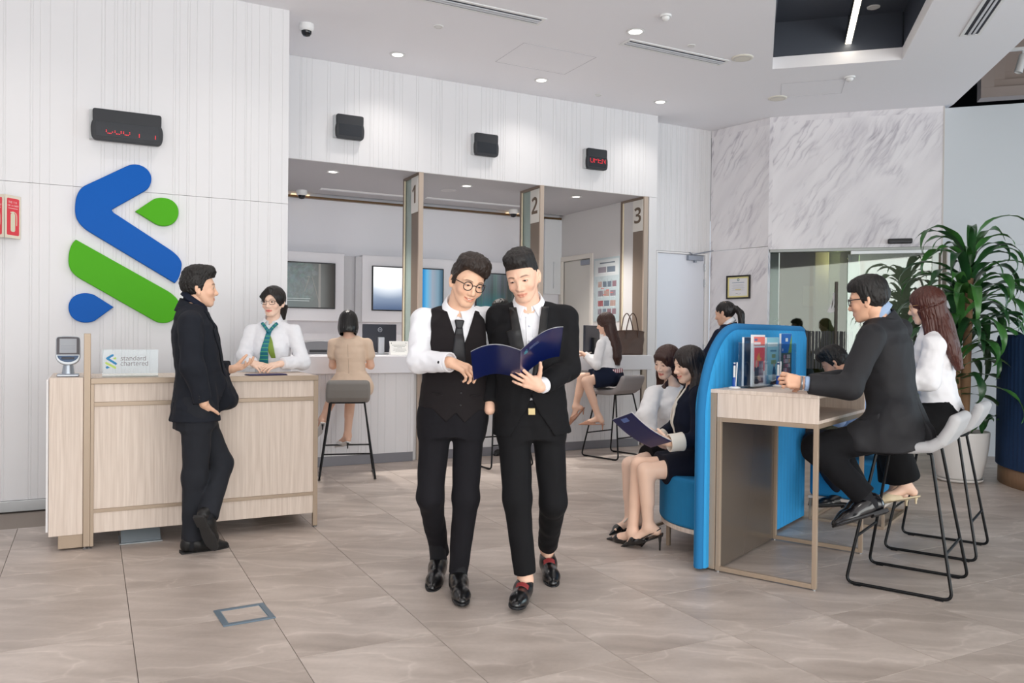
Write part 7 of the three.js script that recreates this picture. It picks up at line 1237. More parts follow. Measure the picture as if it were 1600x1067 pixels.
{
  // the man in the waistcoat
  const [t, J] = person('vest_man', 'man in black waistcoat and grey tie with round glasses, pointing at the open folder', 'm', 0.98);
  bodyOf(t, J, { smile: 1, narrow: true, hands: { R: { palm: V(0, -1, 0).addScaledVector(CT, -0.5), curl: [0.25, 0.9, 1.1, 1.2], spread: 0.03, thumb: [0.5, 0.5] } }, skin: 0xf0c2a4, gaze: V(0.1, -0.3, 1), headCell: 0.0024, ground: ['L', 'R'] });
  shortHair(t, J, { color: 0x241812, top: [[0.006, 0.098, 0.012], [0.082, 0.052, 0.092]], rough: 0.005, sx: 58, sy: 30, sz: 36, front: 0.06, tilt: 0.32, extra: [cone(V(-0.045, 0.098, 0.068), V(0.05, 0.07, 0.078), 0.02, 0.014), cone(V(0.03, 0.09, 0.07), V(0.068, 0.03, 0.05), 0.018, 0.012), cone(V(-0.05, 0.09, 0.06), V(-0.072, 0.02, 0.03), 0.018, 0.012), cone(V(-0.07, 0.04, 0.012), V(-0.076, -0.02, 0.014), 0.01, 0.006), cone(V(0.07, 0.04, 0.012), V(0.076, -0.02, 0.014), 0.01, 0.006)], low: -0.085 });
  glasses(t, J, { w: 0.023, h: 0.021, r: 0.0022 });
  shirt(t, J, { mat: whiteShirt, cuff: 0.93, r: [0.061, 0.057, 0.042], fold: 0.007, h: 0.008, low: 0.15, ease: 0.004 });
  collar(t, J, { mat: whiteShirt, gap: 0.06, spread: 0.02 });
  const vm = cloth(0x1e1a1c, 0.85, 12), C = J.chF;
  {
    const tor = blend(0.05, J.torso((f) => [0.016, 0.018], -0.16, 0.99, 10), J.shoulders(0.047));
    const hemY = (x) => -0.335 + (Math.abs(x) < 0.11 ? 0.06 * Math.abs(Math.abs(x) - 0.045) / 0.065 * (Math.abs(x) < 0.045 ? 1.1 : 1) : 0.06);
    let f = folds(tor, 0.003, 10, 4);
    f = cut(f, region(C, (x, y, z) => Math.max((Math.abs(x - 0.008) - 0.068 * Math.pow(clamp((y - 0.01) / 0.19, 0, 1.2), 0.9)) * 0.85, 0.01 - y, -z)), 0.004);
    f = cut(f, region(C, (x, y, z) => Math.max(0.135 + 0.2 * Math.max(0, 0.06 - y) - Math.abs(x), -0.05 - y)), 0.008);
    f = cut(f, region(C, (x, y) => (y - hemY(x)) * 0.8), 0.004);
    f = cut(f, cone(J.neck.clone().addScaledVector(J.front, 0.02), J.neck.clone().addScaledVector(J.spineUp, 0.2), 0.07, 0.09), 0.005);
    const v = garment(t, 'waistcoat', f, [J.pelvis, J.neck, J.shL, J.shR], 0.17, vm, 0.007);
    const zf = (x, y) => frontOf(J, f, x, y);
    for (const y of [-0.13, -0.19, -0.25]) for (const x of [0.02]) { const g = new THREE.SphereGeometry(0.0065, 12, 8); g.scale(1, 1, 0.5); g.applyMatrix4(new THREE.Matrix4().makeBasis(C.x, C.y, C.z).setPosition(at(C, [x, y, zf(x, y)]))); part('button', g, black, v); }
    for (const s of [-1, 1]) { const P = (x, y) => at(C, [x, y, zf(x, y) + 0.001]); part('pocket_welt', rod([P(s * 0.065, -0.2), P(s * 0.09, -0.2), P(s * 0.118, -0.196)], 0.0045, 0, 8), vm, v); }
    // tie
    const tm = std(0x3c3b45, 0.5, { map: (() => { const x = field(128, 128, (a, b) => { const k = (Math.sin(a * 50) * Math.sin(b * 50) > 0.55) ? 40 : 0; return [88 + k, 87 + k, 98 + k]; }); x.repeat.set(14, 14); return x; })() });
    const [kx, ky, kz0] = local(C, ...J.collarFront.toArray()), zs = (y) => Math.max(...[-0.03, 0, 0.03].map((x) => frontOf(J, J.shirtF, x, Math.min(y, 0.12)))) + 0.013, z0 = zs(0.12), kz = Math.max(kz0, z0 - 0.014) + 0.004;
    const blade = part('tie', sheet(6, 18, (u, v) => { const y = lerp(ky - 0.02, -0.06, v), w = lerp(0.0145, 0.038, Math.pow(v, 0.8)), q = clamp((ky - 0.02 - y) / 0.05), z = q < 1 ? lerp(kz + 0.006, z0, q) : zs(y); return at(C, [kx * (1 - v) + (u - 0.5) * 2 * w, y, z + 0.004 * Math.cos((u - 0.5) * 3)]); }, 0.005), tm, t, 'grey tie with small white dots');
    const kn = (X, Y, Z) => { const [x, y, z] = local(C, X, Y, Z), w = lerp(0.0145, 0.025, clamp((y - ky + 0.03) / 0.042)); return (Math.hypot(Math.max(0, Math.abs(x - kx) - w + 0.008), Math.max(0, Math.abs(z - kz - 0.004) - 0.004), Math.max(0, Math.abs(y - ky + 0.01) - 0.014)) - 0.008) * 0.9; };
    garment(blade, 'tie_knot', kn, [at(C, [kx, ky, kz])], 0.06, tm, 0.0032);
  }
  for (const s of ['R']) { const F = frame(mix(J['el' + s], J['wr' + s], 0.86), J['wr' + s].clone().sub(J['el' + s]), CT), g = []; const f = (X, Y, Z) => { const [x, y, z] = local(F, X, Y, Z); return Math.max(Math.abs(Math.hypot(x, z) - 0.043) - 0.004, Math.abs(y) - 0.03); }; const c = garment(t, 'shirt_cuff', f, [F.o], 0.08, whiteShirt, 0.0045); part('cufflink', new THREE.SphereGeometry(0.007, 12, 8).applyMatrix4(new THREE.Matrix4().setPosition(at(F, [0.0, 0.0, 0.046]))), black, c); }
  trousers(t, J, { mat: cloth(0x17161b, 0.85, 12), r: [0.084, 0.063, 0.045], hem: 0.005, fold: 0.005, h: 0.008 });
  shoes(t, J, { mat: shoeBlack, ground: ['L', 'R'], laces: true, toe: 0.02, len: 1.14 });
}
{
  // the man in the black suit
  const [t, J] = person('suit_man', 'man in black suit with open white shirt and no tie, holding the open folder', 'm', 0.98);
  bodyOf(t, J, { smile: 0.35, narrow: true, hands: { L: { palm: CT.clone().negate().addScaledVector(UP, 0.25), size: 0.92, curl: [0.15, 0.2, 0.3, 0.4], spread: 0.14, thumb: [1.15, -0.1, 0.1] } }, skin: 0xf1c4aa, gaze: V(-0.1, -0.3, 1), headCell: 0.0024, bareFeet: 0.85, ground: ['L', 'R'] });
  shortHair(t, J, { color: 0x15100f, side: 0.0035, top: [[0, 0.094, 0.0], [0.075, 0.05, 0.092]], rough: 0.0035, sx: 70, sy: 22, sz: 60, front: 0.058, low: -0.04 });
  shirt(t, J, { mat: whiteShirt, cuff: 0.97, arms: ['L'], r: [0.044, 0.042, 0.036], ease: 0.0, fold: 0.003, low: 0.2 });
  collar(t, J, { mat: whiteShirt, gap: 0.3 });
  const C = J.chF, zp = Array.from({ length: 12 }, (_, i) => frontOf(J, J.shirtF, 0, -0.05 + i * 0.02)), zq = (y) => { const q = clamp((y + 0.05) / 0.02, 0, 10.99), i = Math.floor(q); return lerp(zp[i], zp[i + 1], q - i); };
  part('shirt_placket', net((X, Y, Z) => { const [x, y, z] = local(C, X, Y, Z); return Math.max(Math.abs(x + 0.002) - 0.016, Math.abs(z - zq(y)) - 0.004, y - 0.165, -0.05 - y); }, ...around([C.o, J.neck], 0.15), 0.0042), whiteShirt, t);
  for (const y of [0.12, 0.05, -0.02]) part('shirt_button', new THREE.SphereGeometry(0.0055, 10, 8).applyMatrix4(new THREE.Matrix4().setPosition(at(C, [-0.002, y, zq(y) + 0.005]))), std(0xdadde6, 0.3), t);
  const satin = phys(0x0f0f11, 0.4);
  const sm = cloth(0x131316, 0.82, 12);
  jacket(t, J, { mat: sm, lapelMat: satin, open: [-0.19, 0.068, 0.235], low: 0.13, hem: -0.11, cuff: 0.86, fold: 0.006, h: 0.0075, lapelWidth: 0.068, lapelCell: 0.005, flare: 0.02 });
  part('belt_buckle', (() => { const n = J.node(0.1, 0.014, 0.014), F = { o: n.o.clone().addScaledVector(n.z, n.b), x: n.x, y: J.spineUp, z: n.z }, g = new RoundedBoxGeometry(0.035, 0.034, 0.008, 1, 0.003); g.applyMatrix4(new THREE.Matrix4().makeBasis(F.x, F.y, F.z).setPosition(F.o)); return g; })(), std(0xb3a27a, 0.3, { metalness: 0.8 }), t);
  trousers(t, J, { mat: sm, r: [0.086, 0.066, 0.05], hem: -0.03, fold: 0.005, h: 0.008 });
  shoes(t, J, { mat: shoeBlack, ground: ['L', 'R'], low: true, toe: 0.023, len: 1.08, band: std(0x8e2f30, 0.6) });
}
{
  // the open navy folder between them
  const t = thing('open_folder', 'open glossy navy presentation folder held between the two walking men', 'folder', FOLDER.spine);
  const navy = phys(0x0a1c58, 0.28, { clearcoat: 0.5, clearcoatRoughness: 0.2 });
  const leafG = (s) => {
    const P = [], I = [], U = [], n = 14, A = FOLDER[s], w = A.w, th = 0.0022;
    for (const side of [1, -1]) { const b = P.length / 3; for (let i = 0; i <= n; i++) { const q = i / n, c = 0.045 * Math.sin(q * Math.PI * 0.8) * (s === 'left' ? 1 : 0.9); for (let j = 0; j <= 4; j++) { const h = j / 4; const v = V(...A.bottom).multiplyScalar(q * w).addScaledVector(V(...FOLDER.up), h * FOLDER.h).addScaledVector(UP, c).addScaledVector(V(...FOLDER.out), side * th * 0.5); P.push(v.x, v.y, v.z); U.push(s === 'left' ? 1 - q : q, h); } } for (let i = 0; i < n; i++) for (let j = 0; j < 4; j++) { const a = b + i * 5 + j, c = a + 5; (side > 0) === (s === 'right') ? I.push(a, c, a + 1, c, c + 1, a + 1) : I.push(a, a + 1, c, c, a + 1, c + 1); } }
    const m = (n + 1) * 5; for (let i = 0; i < n; i++) for (const j of [0, 4]) { const a = i * 5 + j, c = a + 5; I.push(a, c, a + m, c, c + m, a + m); }
    for (let j = 0; j < 4; j++) for (const i of [0, n]) { const a = i * 5 + j; I.push(a, a + 1, a + m, a + 1, a + 1 + m, a + m); }
    const g = new THREE.BufferGeometry(); g.setAttribute('position', new THREE.Float32BufferAttribute(P, 3)); g.setAttribute('uv', new THREE.Float32BufferAttribute(U, 2)); g.setIndex(I); g.computeVertexNormals(); return g;
  };
  const art = picture(1024, 1024, (c) => { c.fillStyle = '#0b1c5a'; c.fillRect(0, 0, 1024, 1024); c.save(); c.translate(80, 150); c.strokeStyle = '#20a0b4'; c.lineWidth = 26; c.lineCap = 'round'; c.beginPath(); c.moveTo(70, 0); c.lineTo(20, 32); c.lineTo(90, 80); c.stroke(); c.beginPath(); c.moveTo(16, 78); c.lineTo(84, 120); c.stroke(); c.fillStyle = '#aab6d8'; c.font = '52px sans-serif'; c.fillText('standard', 130, 45); c.fillText('chartered', 130, 95); c.restore(); });
  part('cover', leafG('left'), navy, t); part('cover', leafG('right'), phys(0xffffff, 0.28, { map: art, clearcoat: 0.5, clearcoatRoughness: 0.2 }), t);
  const pg = leafG('left'); pg.translate(...V(...FOLDER.out).multiplyScalar(-0.006).addScaledVector(V(...FOLDER.up), -0.004).toArray()); part('pages', pg, std(0xf0f0f2, 0.7), t);
  const pr = leafG('right'); pr.translate(...V(...FOLDER.out).multiplyScalar(-0.006).addScaledVector(V(...FOLDER.up), -0.004).toArray()); part('pages', pr, std(0xf0f0f2, 0.7), t);
}
{
  // man leaning at the reception desk
  const [t, J] = person('desk_man', 'man in dark suit leaning on the reception desk with his legs crossed', 'm', 0.98);
  J.hintL = CT.clone().negate().addScaledVector(J.front, 0.15);
  bodyOf(t, J, { cell: 0.013, smile: 0.2, ground: ['R'], hands: { L: { palm: UP.clone().addScaledVector(CT, 0.3), curl: [0.5, 0.6, 0.7, 0.8], spread: 0.1, thumb: [0.9, 0.4] }, R: { palm: CT.clone().negate(), curl: [0.7, 0.8, 0.9, 1], size: 0.95 } }, skin: 0xedbfa2 });
  shortHair(t, J, { color: 0x14100e, side: 0.009, top: [[0, 0.095, 0.004], [0.078, 0.054, 0.098]], rough: 0.0045, sx: 75, sy: 50, sz: 60, low: -0.085, front: 0.06, extra: [cone(V(-0.04, 0.11, 0.07), V(0.04, 0.115, 0.07), 0.022)] });
  const sm = cloth(0x1e2129, 0.85, 12);
  const navy = cloth(0x141a2b, 0.8, 12); shirt(t, J, { mat: navy, r: [0.044, 0.042, 0.036], ease: 0, low: 0.1, h: 0.011, fold: 0.002 }); collar(t, J, { mat: navy, gap: 0.25, r: 0.066, h: 0.045 });
  const fr = J.front, pel = J.pelvis, flap = [cone(at(J.chF, [-0.06, -0.02, 0.05]), pel.clone().addScaledVector(fr, 0.11).addScaledVector(UP, 0.06).addScaledVector(CT, -0.06), 0.07, 0.07), cone(at(J.chF, [0.06, -0.02, 0.05]), pel.clone().addScaledVector(fr, 0.13).addScaledVector(UP, 0.05).addScaledVector(CT, -0.14), 0.07, 0.07)];
  const vent = region(J.hipF, (x, y, z) => Math.max(Math.abs(x + 0.05) - 0.006, z + 0.06, y - 0.14));
  jacket(t, J, { mat: sm, ease: 0.02, open: [-0.2, 0.07, 0.23], low: 0.06, hem: -0.1, cuff: 0.93, fold: 0.008, skirts: flap, extraCut: vent, flare: 0.03, r: [0.07, 0.064, 0.05] });
  part('cuff_button', [0, 0.02, 0.04].map((d) => new THREE.SphereGeometry(0.006, 10, 8).applyMatrix4(new THREE.Matrix4().setPosition(mix(J.elR, J.wrR, 0.88).addScaledVector(UP, d).addScaledVector(CT, 0.052)))), black, t);
  trousers(t, J, { mat: cloth(0x25272d, 0.85, 12), r: [0.092, 0.072, 0.062], hem: 0.02, fold: 0.008 });
  shoes(t, J, { mat: std(0x141415, 0.45), ground: ['R'], sole: std(0x2b2a2a, 0.8) });
}
{
  // receptionist
  const [t, J] = person('receptionist', 'woman with glasses and teal striped scarf tie standing behind the reception desk', 'f', 0.95);
  bodyOf(t, J, { cell: 0.013, smile: 0.3, hands: { R: { palm: UP.clone().negate().addScaledVector(CT, -0.6), curl: [0.5, 0.6, 0.6, 0.6], thumb: [0.7, 0.2] }, L: { palm: UP.clone().negate().addScaledVector(CT, -0.6), curl: [0.3, 0.4, 0.4, 0.5], spread: 0.06, thumb: [0.6, 0.3] } }, skin: 0xf6d2bc, lips: [0.9, 0.4, 0.42], gaze: V(-0.25, 0, 1) });
  longHair(t, J, { color: 0x17100d, rough: 0.002, face: egg(HF, [0.012, -0.06, 0.092], [0.056, 0.116, 0.078]), keep: (x, y, z) => -0.15 - y, falls: [{ from: [0.03, -0.03, -0.08, 0.05, 0.04], pts: [[0.05, 0.02, -0.06, 0.03, 0.025], [0.06, -0.06, -0.07, 0.02, 0.018]] }], extra: [cone(V(0.0, 0.095, 0.068), V(-0.07, 0.04, 0.06), 0.024, 0.014)] });
  glasses(t, J, { w: 0.024, h: 0.016, square: true, r: 0.0016, mat: std(0x2a2326, 0.3) });
  shirt(t, J, { mat: whiteShirt, cuff: 0.97, fold: 0.006, fs: 15, r: [0.055, 0.052, 0.042], low: 0.0, h: 0.008 }); collar(t, J, { mat: whiteShirt, gap: 0.45, spread: 0.035, point: 0.025 });
  const tx = field(64, 256, (x, y) => (y * 8) % 1 < 0.16 ? [90, 175, 120] : [16, 112, 132]), tm = std(0xffffff, 0.55, { map: (() => { tx.repeat.set(4, 4.4); return tx; })() });
  const C = J.chF, zt = Array.from({ length: 16 }, (_, i) => frontOf(J, J.shirtF, 0, -0.12 + i * 0.02)), tz = (y) => { const q = clamp((y + 0.12) / 0.02, 0, 14.99), i = Math.floor(q); return lerp(zt[i], zt[i + 1], q - i); };
  const sc = part('scarf_tie', sheet(4, 14, (u, v) => { const y = lerp(0.125, -0.1, v), w = lerp(0.017, 0.034, v); return at(C, [(u - 0.5) * 2 * w - 0.035 * v, y, tz(y) + 0.012]); }, 0.006), tm, t, 'teal scarf tie with green stripes');
  part('scarf_tail', sheet(4, 8, (u, v) => { const y = lerp(0.1, -0.06, v), w = lerp(0.008, 0.022, Math.sin(v * 2.6)); return at(C, [(u - 0.5) * 2 * w + 0.01 + 0.03 * v, y, tz(y) + 0.008]); }, 0.005), std(0x7f9a3c, 0.6), sc, 'olive green lining tail');
  const kg = new THREE.SphereGeometry(0.021, 16, 12); kg.scale(1, 0.8, 0.75); kg.applyMatrix4(new THREE.Matrix4().makeBasis(C.x, C.y, C.z).setPosition(at(C, [0, 0.135, tz(0.135) + 0.012]))); part('scarf_knot', kg, std(0x117084, 0.55), sc);
  for (const s of [-1, 1]) part('scarf_band', rod([at(C, [s * 0.008, 0.14, tz(0.14) + 0.014]), at(C, [s * 0.035, 0.175, tz(0.16) + 0.012]), at(C, [s * 0.056, 0.195, tz(0.17)])], 0.012, 0.03, 10), tm, sc);
  trousers(t, J, { name: 'skirt_trousers', mat: cloth(0x14161f, 0.85), r: [0.09, 0.075, 0.07], h: 0.013 });
  heels(t, J, { mat: shoeBlack, ground: ['L', 'R'], heel: 0.05 });
}
{
  // woman in beige dress
  const [t, J] = person('beige_woman', 'woman in beige dress with a black bob, her back turned, at teller place 1', 'f', 0.97);
  bodyOf(t, J, { cell: 0.01, headCell: 0.004, hands: { L: { palm: UP.clone().negate(), curl: [0.4, 0.4, 0.4, 0.4] }, R: { palm: UP.clone().negate(), curl: [0.4, 0.4, 0.4, 0.4] } }, skin: 0xe8bba2, ears: false, eyes: false });
  longHair(t, J, { color: 0x0e0b0a, cap: [0.09, 0.1, 0.108], sx: 90, rough: 0.0025, gloss: 0.32, extra: [(() => { const e = egg(HF, [0, -0.045, -0.02], [0.098, 0.13, 0.105]); return (x, y, z) => smax(e(x, y, z), -0.128 - y - 0.12 * z, 0.012); })()], h: 0.0045 });
  const m = cloth(0xe3c9b2, 0.8, 12);
  shirt(t, J, { name: 'dress_top', mat: m, short: 0.5, r: [0.05, 0.056], low: -0.08, fold: 0.003, ease: 0.012 });
  const sk = skirt(t, J, { mat: m, to: 0.84, r: [0.125, 0.11], waist: 0.3, fold: 0.006 }); sk.name = 'dress_skirt';
  const C = J.chF, zb = (y) => { let z = -0.03; for (let i = 0; i < 60; i++) { const q = at(C, [0, y, z]), d = J.shirtF(q.x, q.y, q.z); if (d > -0.0005) break; z -= Math.max(0.001, -d * 0.8); } return z; };
  part('back_zip', rod(Array.from({ length: 14 }, (_, i) => at(C, [0, 0.13 - i * 0.022, zb(0.13 - i * 0.022)])), 0.002, 0, 6), std(0xb49880, 0.6), t);
  heels(t, J, { mat: std(0xe9e7e6, 0.4), heel: 0.055, heelMat: black });
}
{
  // woman with long brown hair
  const [t, J] = person('brown_haired_woman', 'woman with long brown hair in white blouse and navy skirt, writing at teller place 3', 'f', 0.97);
  bodyOf(t, J, { cell: 0.01, headCell: 0.004, hands: { L: { palm: UP.clone().negate(), curl: [0.6, 0.7, 0.8, 0.8] }, R: { palm: UP.clone().negate(), curl: [0.8, 0.9, 1, 1], thumb: [0.5, 0.6] } }, skin: 0xecc3ab, ears: false, eyes: false });
  longHair(t, J, { color: 0x3a1f17, falls: [{ from: [0, -0.02, -0.04, 0.082, 0.07], pts: [[0, 0.03, -0.05, 0.085, 0.06], [0.0, -0.1, -0.09, 0.09, 0.05], [0.01, -0.22, -0.1, 0.075, 0.045], [0.02, -0.31, -0.1, 0.04, 0.03]] }], rough: 0.0035, sx: 110, sz: 110, sy: 9, h: 0.005 });
  shirt(t, J, { mat: cloth(0xf1f0f2, 0.8), cuff: 0.96, fold: 0.006, low: 0.08, ease: 0.014 });
  const n = J.node(0.14), F = { o: n.o, x: n.x, y: J.spineUp, z: n.z }, tx = field(256, 16, (x) => { const q = (x * 16) % 1; return q < 0.35 ? [178, 50, 58] : q < 0.5 ? [40, 44, 80] : [236, 230, 232]; });
  const tf = J.torso((f) => [0.034, 0.034], -0.1, 0.6, 5);
  garment(t, 'belt', (X, Y, Z) => Math.max(tf(X, Y, Z), Math.abs(local(F, X, Y, Z)[1]) - 0.022), [n.o], 0.2, std(0xffffff, 0.6, { map: (() => { tx.repeat.set(2.4, 1); return tx; })() }), 0.009, 'red, white and navy striped belt');
  skirt(t, J, { mat: cloth(0x141d33, 0.85), to: 0.7, r: [0.115, 0.09], waist: 0.14 });
  heels(t, J, { mat: std(0xb98a72, 0.4), heel: 0.06 });
  const pen = solo('pen', rod([V(0, 0, 0), V(-0.02, 0.13, 0.02)], 0.005, 0, 8), std(0xe8e8ea, 0.4), 'white pen held by the woman with long brown hair', 'pen', J.handR.clone().add(t.position).addScaledVector(UP, 0.0).toArray());
  const sh = thing('form_sheet', 'white form sheet on the counter before the woman with long brown hair', 'paper', [4.62, 1.106, -8.1], 0.4); part('page', bx(-0.1, 0, -0.14, 0.1, 0.002, 0.14, 0), std(0xc9ccd6, 0.7), sh);
}
{
  // woman in navy blazer
  const [t, J] = person('navy_woman', 'smiling woman in navy blazer with long dark hair, holding up a folder on the bench', 'f', 0.97);
  bodyOf(t, J, { cell: 0.0095, smile: 0.9, hands: { L: { palm: UP.clone().addScaledVector(CT, -0.6).addScaledVector(CR, -0.3), curl: [0.1, 0.15, 0.2, 0.3], spread: 0.1, thumb: [0.6, 0.35] }, R: { palm: UP.clone().negate(), curl: [0.5, 0.6, 0.6, 0.6] } }, skin: 0xf5ceb6, ears: false, ground: ['L', 'R'], gaze: V(0, -0.2, 1), narrow: true });
  longHair(t, J, { color: 0x1f1310, face: egg(HF, [-0.006, -0.055, 0.088], [0.05, 0.112, 0.072]), falls: [{ from: [0.045, -0.02, -0.03, 0.045, 0.06], pts: [[0.085, 0.05, -0.015, 0.03, 0.045], [0.095, -0.06, 0.03, 0.026, 0.036], [0.085, -0.15, 0.08, 0.022, 0.03], [0.07, -0.21, 0.11, 0.012, 0.015]] }, { from: [-0.04, -0.02, -0.03, 0.05, 0.06], pts: [[-0.08, 0.04, -0.01, 0.04, 0.05], [-0.09, -0.08, 0.04, 0.03, 0.04], [-0.08, -0.2, 0.1, 0.02, 0.03]] }, { from: [0, -0.02, -0.05, 0.075, 0.05], pts: [[0, 0.0, -0.06, 0.08, 0.04], [0, -0.12, -0.08, 0.07, 0.03]] }], rough: 0.0024, sx: 110, sz: 110, sy: 8 });
  const cream = cloth(0xe9e2d6, 0.8); shirt(t, J, { mat: cream, r: [0.04, 0.04, 0.036], ease: 0.002, low: 0.1, cuff: 0.95, vneck: [0.04, 0.1, 0.2] });
  const navy = cloth(0x0c1326, 0.85, 12);
  jacket(t, J, { mat: navy, open: [-0.17, 0.06, 0.2], low: 0.03, hem: -0.06, cuff: 0.74, fold: 0.006, lapelMat: cream, collarMat: cream, lapelWidth: 0.035, h: 0.0085 });
  { const w = mix(J.elL, J.wrL, 0.8), F = frame(w, J.wrL.clone().sub(J.elL), UP); garment(t, 'turned_cuff', (X, Y, Z) => { const [x, y, z] = local(F, X, Y, Z); return Math.max(Math.abs(Math.hypot(x, z) - 0.05 - 0.08 * Math.max(0, -y)) - 0.005, Math.abs(y) - 0.045); }, [w], 0.11, cream, 0.005, 'cream turned back cuff'); }
  skirt(t, J, { mat: cloth(0x0c1020, 0.85), to: 0.66, r: [0.115, 0.085], waist: 0.2 });
  heels(t, J, { mat: phys(0x0d0d0f, 0.15, { clearcoat: 0.6 }), ground: ['L', 'R'], sling: true });
  const fo = thing('held_folder', 'closed navy folder held up by the woman in the navy blazer', 'folder', FOLDER2.o);
  const A = V(...FOLDER2.u), B = V(...FOLDER2.v), n = A.clone().cross(B).normalize(); if (n.dot(CT) < 0) n.negate();
  const sh = (d, th) => sheet(10, 10, (u, v) => A.clone().multiplyScalar(u).addScaledVector(B, v).addScaledVector(n, 0.018 * Math.sin(Math.PI * u) + d), th);
  part('cover', sh(0, 0.003), phys(0x081452, 0.42), fo); part('pages', sh(-0.006, 0.004), std(0xeeeeee, 0.7), fo);
  const mk = sheet(3, 3, (u, v) => A.clone().multiplyScalar(0.05 + 0.1 * u).addScaledVector(B, 0.35 + 0.3 * v).addScaledVector(n, 0.018 * Math.sin(Math.PI * (0.05 + 0.1 * u)) + 0.0025), 0.0006); part('cover_emblem', mk, std(0x5d78b8, 0.4), fo, 'small pale printed emblem');
}
{
  // woman in white blouse
  const [t, J] = person('white_blouse_woman', 'woman with a brown fringe in a white bow blouse beside the woman in navy', 'f', 0.97);
  bodyOf(t, J, { cell: 0.01, smile: 0.4, hands: { R: { palm: CR, curl: [0.5, 0.5, 0.5, 0.5] } }, skin: 0xf7d4bf, ears: false, ground: ['L', 'R'], narrow: true, gaze: V(0, -0.3, 1) });
  longHair(t, J, { color: 0x3b211a, face: egg(HF, [0, -0.06, 0.088], [0.052, 0.105, 0.075]), bangs: egg(HF, [0, 0.055, 0.07], [0.06, 0.03, 0.026]), falls: [{ from: [0.05, -0.02, -0.02, 0.036, 0.055], pts: [[0.075, 0.06, 0.0, 0.032, 0.045], [0.085, -0.04, 0.02, 0.028, 0.036], [0.085, -0.12, 0.04, 0.015, 0.02]] }, { from: [-0.055, -0.03, -0.01, 0.036, 0.055], pts: [[-0.072, 0.07, -0.005, 0.034, 0.05], [-0.08, 0.0, -0.005, 0.034, 0.05], [-0.085, -0.05, 0.0, 0.02, 0.03]] }, { from: [0, -0.02, -0.05, 0.07, 0.05], pts: [[0, 0.02, -0.05, 0.075, 0.04], [0, -0.08, -0.07, 0.06, 0.03]] }], rough: 0.0022, sx: 110, sz: 110 });
  const w = cloth(0xf0eff0, 0.75);
  shirt(t, J, { name: 'blouse', mat: w, cuff: 0.93, r: [0.06, 0.066, 0.05], fold: 0.009, fs: 12, ease: 0.016, low: 0.0, h: 0.0085 });
  const C = J.chF, zt = (x, y) => frontOf(J, J.shirtF, x, y) + 0.008;
  for (const [x0, x1, y1] of [[0.0, -0.035, -0.12], [0.012, 0.04, -0.14]]) part('blouse_bow_tail', sheet(4, 14, (u, v) => { const y = lerp(0.12, y1, v), x = lerp(x0, x1, v) + (u - 0.5) * lerp(0.02, 0.05, v); return at(C, [x, y, zt(x, y) + 0.008 * Math.sin(u * 6 + v * 4)]); }, 0.003), w, t);
  part('blouse_bow_knot', new THREE.SphereGeometry(0.018, 14, 10).applyMatrix4(new THREE.Matrix4().setPosition(at(C, [0.004, 0.125, zt(0, 0.12)]))), w, t);
  part('blouse_collar', (() => { const F = { ...C, o: J.neck.clone().addScaledVector(J.spineUp, 0.0) }, r = []; for (let i = 0; i <= 30; i++) { const a = i / 30 * Math.PI * 2; r.push(at(F, [0.056 * Math.sin(a), -0.012 - 0.016 * Math.cos(a), 0.058 * Math.cos(a)])); } return rod(r, 0.012, 0, 10); })(), w, t);
  skirt(t, J, { mat: cloth(0x0c0c10, 0.85), to: 0.74, r: [0.115, 0.09], waist: 0.22 });
  heels(t, J, { mat: phys(0x0d0d0f, 0.2, { clearcoat: 0.5 }), ground: ['L', 'R'], strap: std(0xe6ddd0, 0.5) });
}
